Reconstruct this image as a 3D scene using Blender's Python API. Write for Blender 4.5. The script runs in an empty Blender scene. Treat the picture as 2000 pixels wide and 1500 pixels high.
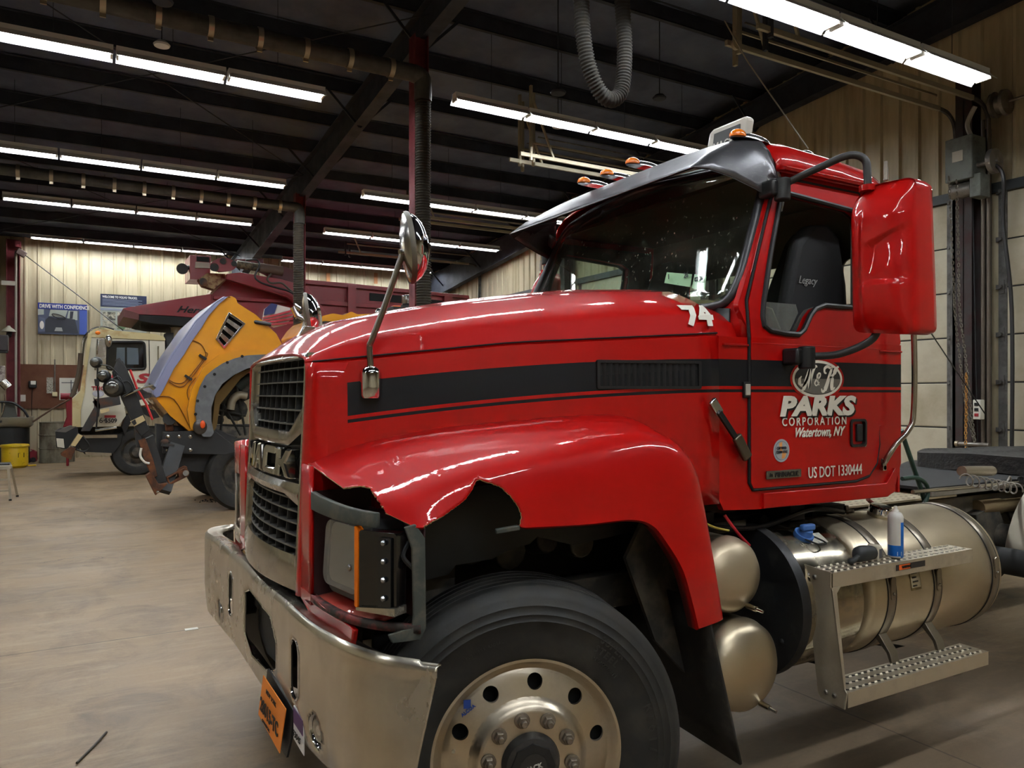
import bpy, bmesh, math, random
from mathutils import Vector, Matrix
from mathutils.geometry import tessellate_polygon
random.seed(7)
sc = bpy.context.scene
R = math.radians; PI = math.pi
# ---------- camera (world: X runs along the trucks to the overhead doors, Y across the shop, Z up)
F, H, HZ, TH = 1500.0, 1.75, 770.0, R(60.3)
VX, VY = math.cos(TH), math.sin(TH)
RX, RY = math.sin(TH), -math.cos(TH)
cd = bpy.data.cameras.new('camera'); cam = bpy.data.objects.new('camera', cd); sc.collection.objects.link(cam)
cd.sensor_width = 36; cd.lens = 36 * F / 2000; cd.shift_y = (HZ - 750) / 2000; cd.clip_start = .05
cam.location = (0, 0, H); cam.rotation_euler = (R(90), 0, TH - R(90))
sc.camera = cam
sc.view_settings.view_transform = 'Standard'; sc.view_settings.look = 'None'
sc.view_settings.exposure = 1.5; sc.view_settings.gamma = 1; sc.view_settings.use_curve_mapping = False
wd = bpy.data.worlds.new('world'); sc.world = wd; wd.use_nodes = True
wd.node_tree.nodes['Background'].inputs[0].default_value = (.5, .6, .8, 1)
wd.node_tree.nodes['Background'].inputs[1].default_value = .02
sc.cycles.max_bounces = 7; sc.cycles.diffuse_bounces = 3; sc.cycles.glossy_bounces = 4
sc.cycles.sample_clamp_indirect = 6; sc.cycles.caustics_reflective = False; sc.cycles.caustics_refractive = False
TUBE = 26.0        # strength of the fluorescent tubes

def ray(u, w):
    a = (u - 1000) / F; b = (HZ - w) / F
    return VX + a * RX, VY + a * RY, b
def P(u, w, Y=None, X=None, Z=None):
    "the point seen at (u, w) of the photograph that lies on one known plane"
    dx, dy, dz = ray(u, w)
    d = Y / dy if Y is not None else X / dx if X is not None else (Z - H) / dz
    return Vector((d * dx, d * dy, H + d * dz))
def proj(p):
    d = p[0] * VX + p[1] * VY; l = p[0] * RX + p[1] * RY
    return 1000 + F * l / d, HZ - F * (p[2] - H) / d

# ---------- materials
def lin(h):
    c = [int(h[i:i + 2], 16) / 255 for i in (1, 3, 5)]
    return tuple(x / 12.92 if x <= .04045 else ((x + .055) / 1.055) ** 2.4 for x in c) + (1,)
class N:
    def __init__(s, m): s.t = m.node_tree; s.n = s.t.nodes; s.l = s.t.links
    def a(s, typ, **k):
        nd = s.n.new(typ)
        for q, v in k.items():
            if q.startswith('i_'): nd.inputs[q[2:].replace('_', ' ')].default_value = v
            else: setattr(nd, q, v)
        return nd
    def k(s, o, i): s.l.new(o, i)
    def math(s, op, a, b=None, c=None):
        nd = s.n.new('ShaderNodeMath'); nd.operation = op
        for i, v in enumerate((a, b, c)):
            if v is None: continue
            if isinstance(v, (int, float)): nd.inputs[i].default_value = v
            else: s.l.new(v, nd.inputs[i])
        return nd.outputs[0]
    def mix(s, f, a, b):
        nd = s.n.new('ShaderNodeMix'); nd.data_type = 'RGBA'
        for i, v in ((0, f), (6, a), (7, b)):
            if isinstance(v, (int, float, tuple)): nd.inputs[i].default_value = v
            else: s.l.new(v, nd.inputs[i])
        return nd.outputs[2]
    def noise(s, scale, detail=4, rough=.55, vec=None, dist=0):
        nd = s.a('ShaderNodeTexNoise', i_Scale=scale, i_Detail=detail, i_Roughness=rough, i_Distortion=dist)
        s.k(vec if vec is not None else s.pos(), nd.inputs['Vector']); return nd.outputs['Fac']
    def ramp(s, f, p0, p1, c0=(0, 0, 0, 1), c1=(1, 1, 1, 1)):
        nd = s.n.new('ShaderNodeValToRGB'); s.k(f, nd.inputs[0])
        e = nd.color_ramp.elements; e[0].position = p0; e[1].position = p1; e[0].color = c0; e[1].color = c1
        return nd.outputs[0]
    def pos(s):
        return s.n.new('ShaderNodeNewGeometry').outputs['Position']
    def xyz(s):
        nd = s.n.new('ShaderNodeSeparateXYZ'); s.k(s.pos(), nd.inputs[0]); return nd.outputs
    def scaled(s, v):
        nd = s.n.new('ShaderNodeVectorMath'); nd.operation = 'MULTIPLY'; s.k(s.pos(), nd.inputs[0]); nd.inputs[1].default_value = v
        return nd.outputs[0]
MATS = {}
def mat(name, col, rough=.5, metal=0., coat=0., dirt=None, bump=None, emit=0, trans=0, alpha=1, spec=None, rvar=0):
    "dirt = (colour, scale, low, high[, stretch]), bump = (scale, strength)"
    if name in MATS: return MATS[name]
    m = bpy.data.materials.new(name); m.use_nodes = True; MATS[name] = m
    n = N(m); b = n.n['Principled BSDF']
    c = lin(col) if isinstance(col, str) else col
    b.inputs['Base Color'].default_value = c
    b.inputs['Roughness'].default_value = rough; b.inputs['Metallic'].default_value = metal
    b.inputs['Coat Weight'].default_value = coat; b.inputs['Coat Roughness'].default_value = .06
    if spec is not None: b.inputs['Specular IOR Level'].default_value = spec
    if trans: b.inputs['Transmission Weight'].default_value = trans
    b.inputs['Alpha'].default_value = alpha
    if emit: b.inputs['Emission Color'].default_value = c; b.inputs['Emission Strength'].default_value = emit
    if dirt:
        dc, ds, lo, hi = dirt[:4]
        v = n.scaled(dirt[4]) if len(dirt) > 4 else None
        f = n.ramp(n.noise(ds, 6, .62, v), lo, hi)
        n.k(n.mix(f, c, lin(dc)), b.inputs['Base Color'])
        n.k(n.math('ADD', n.math('MULTIPLY', f, .3), rough), b.inputs['Roughness'])
        if metal:
            n.k(n.math('SUBTRACT', metal, n.math('MULTIPLY', f, metal * .7)), b.inputs['Metallic'])
    elif rvar:
        n.k(n.math('ADD', n.math('MULTIPLY', n.noise(9, 5), rvar), rough - rvar / 2), b.inputs['Roughness'])
    if bump:
        bp = n.a('ShaderNodeBump', i_Strength=bump[1], i_Distance=.02)
        n.k(n.noise(bump[0], 5), bp.inputs['Height']); n.k(bp.outputs[0], b.inputs['Normal'])
    return m

# ---------- mesh building
ORG = {}
class MB:
    def __init__(s): s.v = []; s.f = []; s.m = []; s.mi = 0
    def add(s, vs, fs):
        o = len(s.v); s.v += [Vector(v) for v in vs]; s.f += [[i + o for i in f] for f in fs]; s.m += [s.mi] * len(fs); return s
    def box(s, x0, y0, z0, x1, y1, z1, M=None):
        vs = [Vector((x, y, z)) for x in (x0, x1) for y in (y0, y1) for z in (z0, z1)]
        if M: vs = [M @ v for v in vs]
        return s.add(vs, [(0, 1, 3, 2), (4, 6, 7, 5), (0, 4, 5, 1), (2, 3, 7, 6), (0, 2, 6, 4), (1, 5, 7, 3)])
    def beam(s, a, b, w, h, up=(0, 0, 1)):
        a, b = Vector(a), Vector(b); d = (b - a); L = d.length; d.normalize()
        side = d.cross(Vector(up))
        if side.length < 1e-4: side = Vector((1, 0, 0))
        side.normalize(); u = side.cross(d)
        M = Matrix((( d.x, side.x, u.x, a.x), (d.y, side.y, u.y, a.y), (d.z, side.z, u.z, a.z), (0, 0, 0, 1)))
        return s.box(0, -w / 2, -h / 2, L, w / 2, h / 2, M)
    def rings(s, rs, close=True, cap0=False, cap1=False):
        n = len(rs[0]); vs = [v for r in rs for v in r]; fs = []
        for i in range(len(rs) - 1):
            for j in range(n if close else n - 1):
                k = (j + 1) % n; fs.append((i * n + j, i * n + k, (i + 1) * n + k, (i + 1) * n + j))
        if cap0: fs.append(tuple(reversed(range(n))))
        if cap1: fs.append(tuple((len(rs) - 1) * n + j for j in range(n)))
        return s.add(vs, fs)
    def cyl(s, a, b, r, r2=None, n=20, cap=True):
        a, b = Vector(a), Vector(b); r2 = r if r2 is None else r2
        return s.lathe([(r, 0), (r2, (b - a).length)], a, b - a, n, cap)
    def lathe(s, prof, org, ax, n=32, cap=True):
        org = Vector(org); ax = Vector(ax).normalized()
        t = ax.cross(Vector((0, 0, 1)) if abs(ax.z) < .9 else Vector((1, 0, 0))).normalized(); q = ax.cross(t)
        rs = [[org + ax * h + (t * math.cos(2 * PI * j / n) + q * math.sin(2 * PI * j / n)) * r for j in range(n)] for r, h in prof]
        return s.rings(rs, True, cap, cap)
    def tube(s, pts, r, n=10, smooth=6, cap=True):
        pts = [Vector(p) for p in pts]
        if smooth and len(pts) > 2: pts = spline(pts, smooth)
        rr = r if callable(r) else (lambda t: r)
        rs = []; ref = None
        for i, p in enumerate(pts):
            d = (pts[min(i + 1, len(pts) - 1)] - pts[max(i - 1, 0)]).normalized()
            if ref is None: ref = d.cross(Vector((0, 0, 1)) if abs(d.z) < .9 else Vector((1, 0, 0))).normalized()
            ref = (ref - d * ref.dot(d)).normalized(); q = d.cross(ref); R_ = rr(i / max(1, len(pts) - 1))
            rs.append([p + (ref * math.cos(2 * PI * j / n) + q * math.sin(2 * PI * j / n)) * R_ for j in range(n)])
        return s.rings(rs, True, cap, cap)
    def plate(s, outer, fn, t, holes=()):
        "a flat outline (with holes) given thickness t; fn maps (a, b, depth) to a point"
        loops = [list(outer)] + [list(h) for h in holes]
        flat = [p for l in loops for p in l]
        tri = tessellate_polygon([[Vector((p[0], p[1], 0)) for p in l] for l in loops])
        nn = len(flat)
        vs = [fn(p[0], p[1], 0) for p in flat] + [fn(p[0], p[1], t) for p in flat]
        fs = [tuple(f) for f in tri] + [tuple(i + nn for i in reversed(f)) for f in tri]
        o = 0
        for l in loops:
            k = len(l)
            for i in range(k):
                j = (i + 1) % k; fs.append((o + i, o + j, o + j + nn, o + i + nn))
            o += k
        return s.add(vs, fs)
    def pix(s, px, Y, t, holes=()):
        "outline read off the photo on the vertical plane Y, given real thickness t"
        g = lambda l: [(P(u, w, Y=Y).x, P(u, w, Y=Y).z) for u, w in l]
        return s.plate(g(px), lambda a, b, d: Vector((a, Y + d, b)), t, [g(h) for h in holes])
    def ell(s, c, r, n=20, m=12, lo=-90, hi=90, M=None):
        c = Vector(c); M = M or Matrix.Identity(3)
        rs = [[c + M @ Vector((r[0] * math.cos(R(lo + (hi - lo) * i / m)) * math.cos(2 * PI * j / n), r[1] * math.cos(R(lo + (hi - lo) * i / m)) * math.sin(2 * PI * j / n), r[2] * math.sin(R(lo + (hi - lo) * i / m)))) for j in range(n)] for i in range(m + 1)]
        return s.rings(rs, True, True, True)
    def build(s, name, mt, parent=None, smooth=40, bevel=0, solid=0, sub=0, seg=2, merge=1e-5, label=None):
        me = bpy.data.meshes.new(name)
        o0 = ORG.get(parent, Vector((0, 0, 0))) if parent else Vector((0, 0, 0))
        me.from_pydata([v - o0 for v in s.v], [], s.f)
        for k in (mt if isinstance(mt, (list, tuple)) else [mt]): me.materials.append(k)
        for p, i in zip(me.polygons, s.m): p.material_index = i
        bm = bmesh.new(); bm.from_mesh(me)
        bmesh.ops.remove_doubles(bm, verts=bm.verts, dist=merge)
        bmesh.ops.recalc_face_normals(bm, faces=bm.faces)
        bm.to_mesh(me); bm.free()
        if smooth:
            me.shade_smooth(); me.set_sharp_from_angle(angle=R(smooth))
        ob = bpy.data.objects.new(name, me); sc.collection.objects.link(ob)
        if parent: ob.parent = parent; ORG[ob] = o0
        else: ORG[ob] = Vector((0, 0, 0))
        if solid:
            md = ob.modifiers.new('solid', 'SOLIDIFY'); md.thickness = abs(solid); md.offset = 1 if solid < 0 else -1
            if isinstance(mt, (list, tuple)) and len(mt) > 1 and s.mi == 9: md.material_offset_rim = 1
        if bevel:
            md = ob.modifiers.new('bevel', 'BEVEL'); md.width = bevel; md.segments = seg; md.limit_method = 'ANGLE'; md.angle_limit = R(35)
            md.harden_normals = False
        if sub:
            md = ob.modifiers.new('sub', 'SUBSURF'); md.levels = md.render_levels = sub
        if label: ob['label'] = label
        return ob
def spline(pts, k):
    out = []; n = len(pts)
    for i in range(n - 1):
        a, b, c, d = pts[max(i - 1, 0)], pts[i], pts[i + 1], pts[min(i + 2, n - 1)]
        for j in range(k):
            t = j / k
            out.append(.5 * ((2 * b) + (c - a) * t + (2 * a - 5 * b + 4 * c - d) * t * t + (3 * b - a - 3 * c + d) * t ** 3))
    out.append(pts[-1]); return out
def lerp(tab, x):
    if x <= tab[0][0]: return tab[0][1]
    for (a, p), (b, q) in zip(tab, tab[1:]):
        if x <= b: return p + (q - p) * (x - a) / (b - a)
    return tab[-1][1]
def tag(o, label, cat, group=None):
    o['label'] = label; o['category'] = cat
    if group: o['group'] = group
    return o
def thing(name, label, cat, loc=(0, 0, 0), group=None):
    o = bpy.data.objects.new(name, None); sc.collection.objects.link(o)
    o.empty_display_size = .1; o.location = loc; ORG[o] = Vector(loc); return tag(o, label, cat, group)
def struct(o): o['kind'] = 'structure'; return o
def rrect(x0, z0, x1, z1, r, n=5):
    out = []
    for cx, cz, a0 in ((x1 - r, z1 - r, 0), (x0 + r, z1 - r, 90), (x0 + r, z0 + r, 180), (x1 - r, z0 + r, 270)):
        for i in range(n + 1):
            a = R(a0 + 90 * i / n); out.append((cx + r * math.cos(a), cz + r * math.sin(a)))
    return out
def rpoly(pts, r, n=4):
    "round the corners of an outline"
    out = []; k = len(pts)
    for i in range(k):
        p, a, b = Vector(pts[i]), Vector(pts[i - 1]), Vector(pts[(i + 1) % k])
        ri = min(r, (a - p).length * .45, (b - p).length * .45)
        s0 = p + (a - p).normalized() * ri; s1 = p + (b - p).normalized() * ri
        for j in range(n + 1):
            t = j / n; q = s0 * (1 - t) ** 2 + p * 2 * t * (1 - t) + s1 * t * t; out.append((q.x, q.y))
    return out
def text(body, size, loc, mt, parent, rx=90, rz=0, ry=0, shear=0, bold=0, ext=.001, align='LEFT', sx=1, space=1, name='lettering', spline_to=None):
    cu = bpy.data.curves.new('t', 'FONT'); cu.body = body; cu.size = size; cu.shear = shear; cu.offset = bold
    cu.extrude = ext; cu.align_x = align; cu.space_character = space; cu.resolution_u = 3
    t = bpy.data.objects.new('t', cu); me = bpy.data.meshes.new_from_object(t)
    bpy.data.objects.remove(t); bpy.data.curves.remove(cu)
    me.materials.clear(); me.materials.append(mt)
    o0 = ORG.get(parent, Vector((0, 0, 0))) if parent else Vector((0, 0, 0))
    M = Matrix.Translation(Vector(loc) - o0) @ Matrix.Rotation(R(rz), 4, 'Z') @ Matrix.Rotation(R(rx), 4, 'X') @ Matrix.Rotation(R(ry), 4, 'Z') @ Matrix.Diagonal((sx, 1, 1, 1))
    me.transform(M)
    if spline_to:
        bm = bmesh.new(); bm.from_mesh(me)
        for _ in range(3): bmesh.ops.subdivide_edges(bm, edges=[e for e in bm.edges if e.calc_length() > .01], cuts=1, use_grid_fill=True)
        bmesh.ops.triangulate(bm, faces=bm.faces); bm.to_mesh(me); bm.free()
        for v in me.vertices: v.co = spline_to(v.co + o0) - o0
    ob = bpy.data.objects.new(name, me); sc.collection.objects.link(ob)
    if parent: ob.parent = parent; ORG[ob] = o0
    return ob
def copy_tree(o, parent=None, shift=None):
    c = o.copy(); sc.collection.objects.link(c); c.parent = parent; ORG[c] = ORG.get(o, Vector((0, 0, 0)))
    if shift is not None: c.location = o.location + Vector(shift); ORG[c] = Vector(c.location)
    for ch in [x for x in bpy.data.objects if x.parent == o and x != c]: copy_tree(ch, c)
    return c

# common materials
M_BLACK = mat('black_plastic', '#161718', .45)
M_DARK = mat('dark_grime', '#101010', .8)
M_RUB = mat('rubber', '#1a1a19', .62, dirt=('#3a362f', 12, .45, .8), bump=(60, .05))
M_CHROME = mat('chrome', '#d8dadc', .07, 1.0, rvar=.06)
M_CHROMED = mat('worn_chrome', '#b9b6ae', .16, 1.0, dirt=('#77705f', 7, .5, .85))
M_STEEL = mat('steel', '#8a8680', .4, .9, dirt=('#5c5348', 6, .45, .8))
M_RUST = mat('rusty_steel', '#4a3023', .75, .3, dirt=('#7a4a2c', 9, .4, .7), bump=(40, .2))
M_WHITE = mat('white_paint', '#e8e6de', .4)
M_CREAMT = mat('cream_lettering', '#f2eee0', .45)
# ================= THE BUILDING
XD, YW = 10.8, 24.4                      # door wall and poster wall
DECK = lambda y: 7.0 - .085 * (y - 12) if y > 3 else 7.765 - .085 * (3 - y)
def floor_mat():
    m = bpy.data.materials.new('concrete'); m.use_nodes = True; n = N(m); b = n.n['Principled BSDF']
    x, y, z = n.xyz()
    big = n.ramp(n.noise(.55, 6, .6), .34, .66)
    c = n.mix(big, lin('#7c684f'), lin('#978166'))
    c = n.mix(n.math('MULTIPLY', n.ramp(n.noise(1.7, 8, .68, dist=.8), .47, .70), .7), c, lin('#54463a'))
    c = n.mix(n.math('MULTIPLY', n.ramp(n.noise(5, 8, .7, n.scaled((.4, 2.2, 1))), .5, .75), .4), c, lin('#b5a384'))
    c = n.mix(n.math('MULTIPLY', n.ramp(n.noise(40, 4, .7), .5, .8), .25), c, lin('#5a4c3f'))
    # darker ellipse of ground beneath the parked truck, its edge broken by noise
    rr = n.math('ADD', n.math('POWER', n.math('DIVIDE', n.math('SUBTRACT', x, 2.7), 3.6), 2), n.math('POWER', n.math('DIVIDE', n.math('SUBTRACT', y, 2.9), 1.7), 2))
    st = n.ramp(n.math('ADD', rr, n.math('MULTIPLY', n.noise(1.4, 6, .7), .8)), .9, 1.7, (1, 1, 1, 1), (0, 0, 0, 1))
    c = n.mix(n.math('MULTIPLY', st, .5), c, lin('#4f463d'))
    def joint(v, off, per):
        t = n.math('PINGPONG', n.math('SUBTRACT', v, off), per / 2)
        return n.math('LESS_THAN', t, .006)
    wob = n.math('MULTIPLY', n.noise(3, 2), .02)
    j = n.math('MAXIMUM', joint(n.math('ADD', y, wob), 6.16, 6.1), joint(n.math('ADD', x, wob), -2.4, 6.1))
    c = n.mix(n.math('MULTIPLY', j, .75), c, lin('#3a3028'))
    vo = n.a('ShaderNodeTexVoronoi', feature='DISTANCE_TO_EDGE', i_Scale=.42)
    wv = n.n.new('ShaderNodeVectorMath'); wv.operation = 'ADD'; n.k(n.pos(), wv.inputs[0])
    nn = n.a('ShaderNodeTexNoise', i_Scale=1.6, i_Detail=5); n.k(n.pos(), nn.inputs['Vector']); n.k(nn.outputs['Color'], wv.inputs[1])
    n.k(wv.outputs[0], vo.inputs['Vector'])
    cr = n.math('MULTIPLY', n.math('LESS_THAN', vo.outputs['Distance'], .0032), n.ramp(n.noise(.5, 2), .5, .55))
    c = n.mix(n.math('MULTIPLY', cr, .6), c, lin('#43382e'))
    n.k(c, b.inputs['Base Color'])
    n.k(n.math('ADD', n.math('MULTIPLY', n.noise(2.2, 5), .3), .36), b.inputs['Roughness'])
    bp = n.a('ShaderNodeBump', i_Strength=.12, i_Distance=.01); n.k(n.noise(25, 6), bp.inputs['Height']); n.k(bp.outputs[0], b.inputs['Normal'])
    b.inputs['Specular IOR Level'].default_value = .35
    return m
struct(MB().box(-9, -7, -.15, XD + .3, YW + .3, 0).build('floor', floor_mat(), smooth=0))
M_WALL = mat('corrugated_sheet', '#bdb295', .5, dirt=('#8f8265', 3.5, .45, .75, (1, 1, .12)))
M_CEIL = mat('roof_insulation', '#566079', .75, dirt=('#485067', 1.2, .4, .7), bump=(5, .5))
M_BEAM = mat('roof_steel', '#262b38', .6, dirt=('#1f232e', 2, .4, .7))
M_REDC = mat('red_oxide_steel', '#6e1f27', .55, dirt=('#4a1c20', 5, .45, .8))
mb = MB()
for y0, y1 in ((-7, 3), (3, YW)):
    n_ = 24; rows = []
    for i in range(n_ + 1):
        y = y0 + (y1 - y0) * i / n_
        rows.append([Vector((x, y, DECK(y) + .02 * math.sin(y * 4.2 + x))) for x in [-9 + k * .6 for k in range(34)]])
    mb.rings(rows, close=False)
struct(mb.build('ceiling', M_CEIL, solid=-.05))
def ribs(a, b, z0, z1, inward, pitch=.305, step=.035):
    "corrugated wall sheet from a to b (xy), standing z0..z1; z1 may be a function of the point"
    a, b = Vector(a), Vector(b); L = (b - a).length; d = (b - a) / L; prof = []
    s = 0
    while s < L:
        for k, e in ((0, 0), (.20, 0), (.225, 1), (.265, 1), (.29, 0)):
            if s + k <= L: prof.append((s + k, e * step))
        prof.append((min(s + .07, L), 0)) if 0 else None
        s += pitch
    prof.append((L, 0)); inw = Vector(inward)
    pts = [a + d * q + inw * e for q, e in prof]
    top = z1 if callable(z1) else (lambda p: z1)
    return [[Vector((p.x, p.y, z0)) for p in pts], [Vector((p.x, p.y, top(p))) for p in pts]]
mb = MB(); mb.rings(ribs((-9, YW), (XD, YW), 0, lambda p: DECK(YW) + .1, (0, -1)), close=False)
mb.box(-9, YW + .001, 0, XD, YW + .2, DECK(YW) + .2)
struct(mb.build('wall_back', M_WALL, smooth=0))
DOORS = [(1.3, 5.72), (6.31, 10.7), (11.2, 15.6), (16.2, 20.6)]; LZ = 4.46
mb = MB()
edges = [-7] + [v for d in DOORS for v in d] + [YW]
for i in range(0, len(edges), 2):
    mb.rings(ribs((XD, edges[i]), (XD, edges[i + 1]), 0, lambda p: DECK(p.y) + .1, (-1, 0)), close=False)
    mb.box(XD + .001, edges[i], 0, XD + .2, edges[i + 1], 8)
for y0, y1 in DOORS:
    mb.rings(ribs((XD, y0), (XD, y1), LZ, lambda p: DECK(p.y) + .1, (-1, 0)), close=False)
    mb.box(XD + .001, y0, LZ, XD + .2, y1, 8)
struct(mb.build('wall_right', M_WALL, smooth=0))
struct(MB().box(-9.2, -7, 0, -9, YW, 8).build('wall_left', M_WALL, smooth=0))
struct(MB().box(-9, -7.2, 0, XD, -7, 8).build('wall_front', M_WALL, smooth=0))
# rafters, purlins, columns
def rafter(x, name='roof_beam'):
    mb = MB(); bot = lambda y: lerp([(-7, 6.2), (3, 7.0), (9.5, 6.55), (16, 5.85), (YW, 4.9)], y)
    ys = [-7, 3, 9.5, 16, YW]
    mb.rings([[Vector((x - .008, y, bot(y))), Vector((x + .008, y, bot(y))), Vector((x + .008, y, DECK(y) - .22)), Vector((x - .008, y, DECK(y) - .22))] for y in ys], True, True, True)
    for e in (0, 1):
        mb.rings([[Vector((x + sx * .1, y, (bot(y) if e == 0 else DECK(y) - .24) + dz)) for sx, dz in ((-1, 0), (1, 0), (1, .014), (-1, .014))] for y in ys], True, True, True)
    return struct(mb.build(name, M_BEAM, smooth=0))
for x in (-2.1, 4.15, 10.55): rafter(x)
y = -6.2; k = 0
while y < YW - .3:
    mb = MB(); zt = DECK(y)
    mb.box(-9, y - .004, zt - .22, XD, y + .004, zt - .01); mb.box(-9, y - .004, zt - .22, XD, y + .07, zt - .212); mb.box(-9, y - .07, zt - .015, XD, y, zt - .008)
    mb.box(-9, y + .062, zt - .22, XD, y + .07, zt - .2)
    struct(mb.build('roof_beam', M_BEAM, smooth=0)); y += 1.33
# bracing rods and insulation bands
mb = MB()
for (xa, ya, xb, yb) in ((-2.1, 9.5, 4.15, 16), (4.15, 9.5, -2.1, 16), (-2.1, 16, 4.15, 23), (4.15, 16, -2.1, 23)):
    mb.cyl((xa, ya, DECK(ya) - .36), (xb, yb, DECK(yb) - .36), .009, n=6)
struct(mb.build('roof_beam', M_BEAM))
for x in (-2.1, 4.15, 10.55):
    mb = MB(); y = -6.2
    while y < YW - .6:
        for s in (-1, 1): mb.beam((x, y, DECK(y) - .75), (x + s * .55, y, DECK(y) - .2), .02, .04)
        y += 2.66
    struct(mb.build('roof_beam', M_BEAM, smooth=0))
def hbeam(x, y, z1, w, m, flip=0):
    mb = MB(); a, t = w / 2, .012
    mb.box(x - a, y - a, 0, x - a + t, y + a, z1); mb.box(x + a - t, y - a, 0, x + a, y + a, z1); mb.box(x - a, y - t / 2, 0, x + a, y + t / 2, z1)
    mb.box(x - a - .06, y - a - .06, 0, x + a + .06, y + a + .06, .02)
    return struct(mb.build('column', m, smooth=0))
c1 = P(818, 600, Y=9.6); c2 = P(585, 500, Y=16.0)
hbeam(c1.x, 9.6, 6.55, .2, M_REDC); hbeam(c2.x, 16.0, 5.9, .2, M_REDC)
hbeam(P(26, 600, Y=YW - .2).x, YW - .18, 5.85, .3, M_REDC)
hbeam(XD - .35, YW - .2, 5.2, .3, M_REDC)
for yy in (6.02, 10.95, 15.9): hbeam(XD - .2, yy, 6.2, .22, mat('dark_steel', '#2b2624', .6, dirt=('#3d2422', 4, .4, .7)))
# overhead doors: insulated sections with a galvanised edge
M_DOOR = mat('door_skin', '#c4bda6', .5, dirt=('#a3987c', 1.6, .42, .8), bump=(30, .08))
M_GALV = mat('galvanised', '#6d6c69', .5, .7, dirt=('#3f3c38', 6, .4, .7))
for i, (y0, y1) in enumerate(DOORS):
    mb = MB(); hs = LZ / 7
    for k in range(7):
        r0 = .006; z0 = k * hs; z1 = z0 + hs
        prof = [(XD + .06, z0 + .004), (XD + .012, z0 + .004), (XD, z0 + .02), (XD - .004, z0 + .06), (XD - .006, (z0 + z1) / 2), (XD - .004, z1 - .06), (XD, z1 - .02), (XD + .012, z1 - .004), (XD + .06, z1 - .004)]
        mb.rings([[Vector((px, y0, pz)) for px, pz in prof], [Vector((px, y1, pz)) for px, pz in prof]], True, True, True)
    d = struct(mb.build('door_%d' % (i + 1), M_DOOR, smooth=30))
    mh = MB()
    mh.box(XD + .008, y0, 0, XD + .05, y1, LZ)
    mh.build('backing', M_DARK, d)
    mh = MB()
    for yy in (y0, y1):
        s = 1 if yy == y0 else -1
        mh.box(XD - .02, yy, 0, XD - .008, yy + s * .11, LZ)
    mh.build('end_stile', M_GALV, d, smooth=0)
    for k in range(7):
        for yy, s in ((y0, 1), (y1, -1)):
            z = k * hs + hs
            mk = MB().box(XD - .05, yy - .02 * s, z - .03, XD - .02, yy + s * .09, z + .03).cyl((XD - .09, yy + s * .05, z), (XD - .03, yy + s * .05, z), .025, n=8)
            mk.box(XD - .035, yy + s * .02, z - .09, XD - .022, yy + s * .08, z + .09)
            mk.build('hinge', M_GALV, d, smooth=30)
    # lintel trim and jambs
    mt = MB().box(XD - .06, y0 - .2, LZ, XD, y1 + .2, LZ + .13)
    struct(mt.build('trim_%d' % (i + 1), mat('grey_trim', '#3c4043', .5), smooth=0))
# vertical + horizontal tracks (one pair per door, each a thing)
M_PALE = mat('perforated_angle', '#a9a18c', .5, .5)
for i, (y0, y1) in enumerate(DOORS):
    for j, yy in enumerate((y0 - .07, y1 + .07)):
        if i == 0 and j == 0: continue
        t = thing('door_track', '%s track of the %s overhead door, %s side' % ('bright steel' if i == 1 else 'dim steel', ('rightmost', 'red cab', 'third', 'farthest')[i], 'poster wall' if j else 'aisle'), 'track', (XD - .1, yy, 0), 'overhead door tracks')
        zz = 5.66
        mb = MB(); mb.box(XD - .16, yy - .02, 0, XD - .09, yy + .02, zz - .35); mb.box(XD - .16, yy - .02, 0, XD - .155, yy + .05, zz - .35); mb.build('vertical_rail', M_GALV, t, smooth=0)
        pts = [(XD - .12, yy, zz - .35), (XD - .16, yy, zz - .15), (XD - .3, yy, zz - .03), (XD - .5, yy, zz)]
        MB().tube(pts, .03, 6, 4).build('curved_rail', M_GALV, t)
        mb = MB(); mb.box(6.3, yy - .02, zz - .03, XD - .5, yy + .02, zz + .03); mb.build('horizontal_rail', M_PALE, t, smooth=0)
        MB().box(6.6, yy + .15, zz + .26, XD - .3, yy + .17, zz + .29).build('horizontal_rail', M_PALE, t, smooth=0)
        MB().cyl((6.7, yy + .1, zz + .36), (XD - .3, yy + .1, zz + .36), .012, n=6).build('tie_rod', M_GALV, t)
        for xx, dy in ((6.5, 0), (6.7, .25)):
            mb = MB().box(xx - .02, yy + dy - .025, zz - .08, xx + .02, yy + dy + .025, DECK(yy) - .3)
            mb.build('hanger', M_PALE if i == 1 or j == 0 and i == 2 else M_BEAM, t, smooth=0)
        MB().beam((6.55, yy, zz + .9), (6.95, yy, zz), .03, .03).build('hanger_brace', M_PALE, t)
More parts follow.
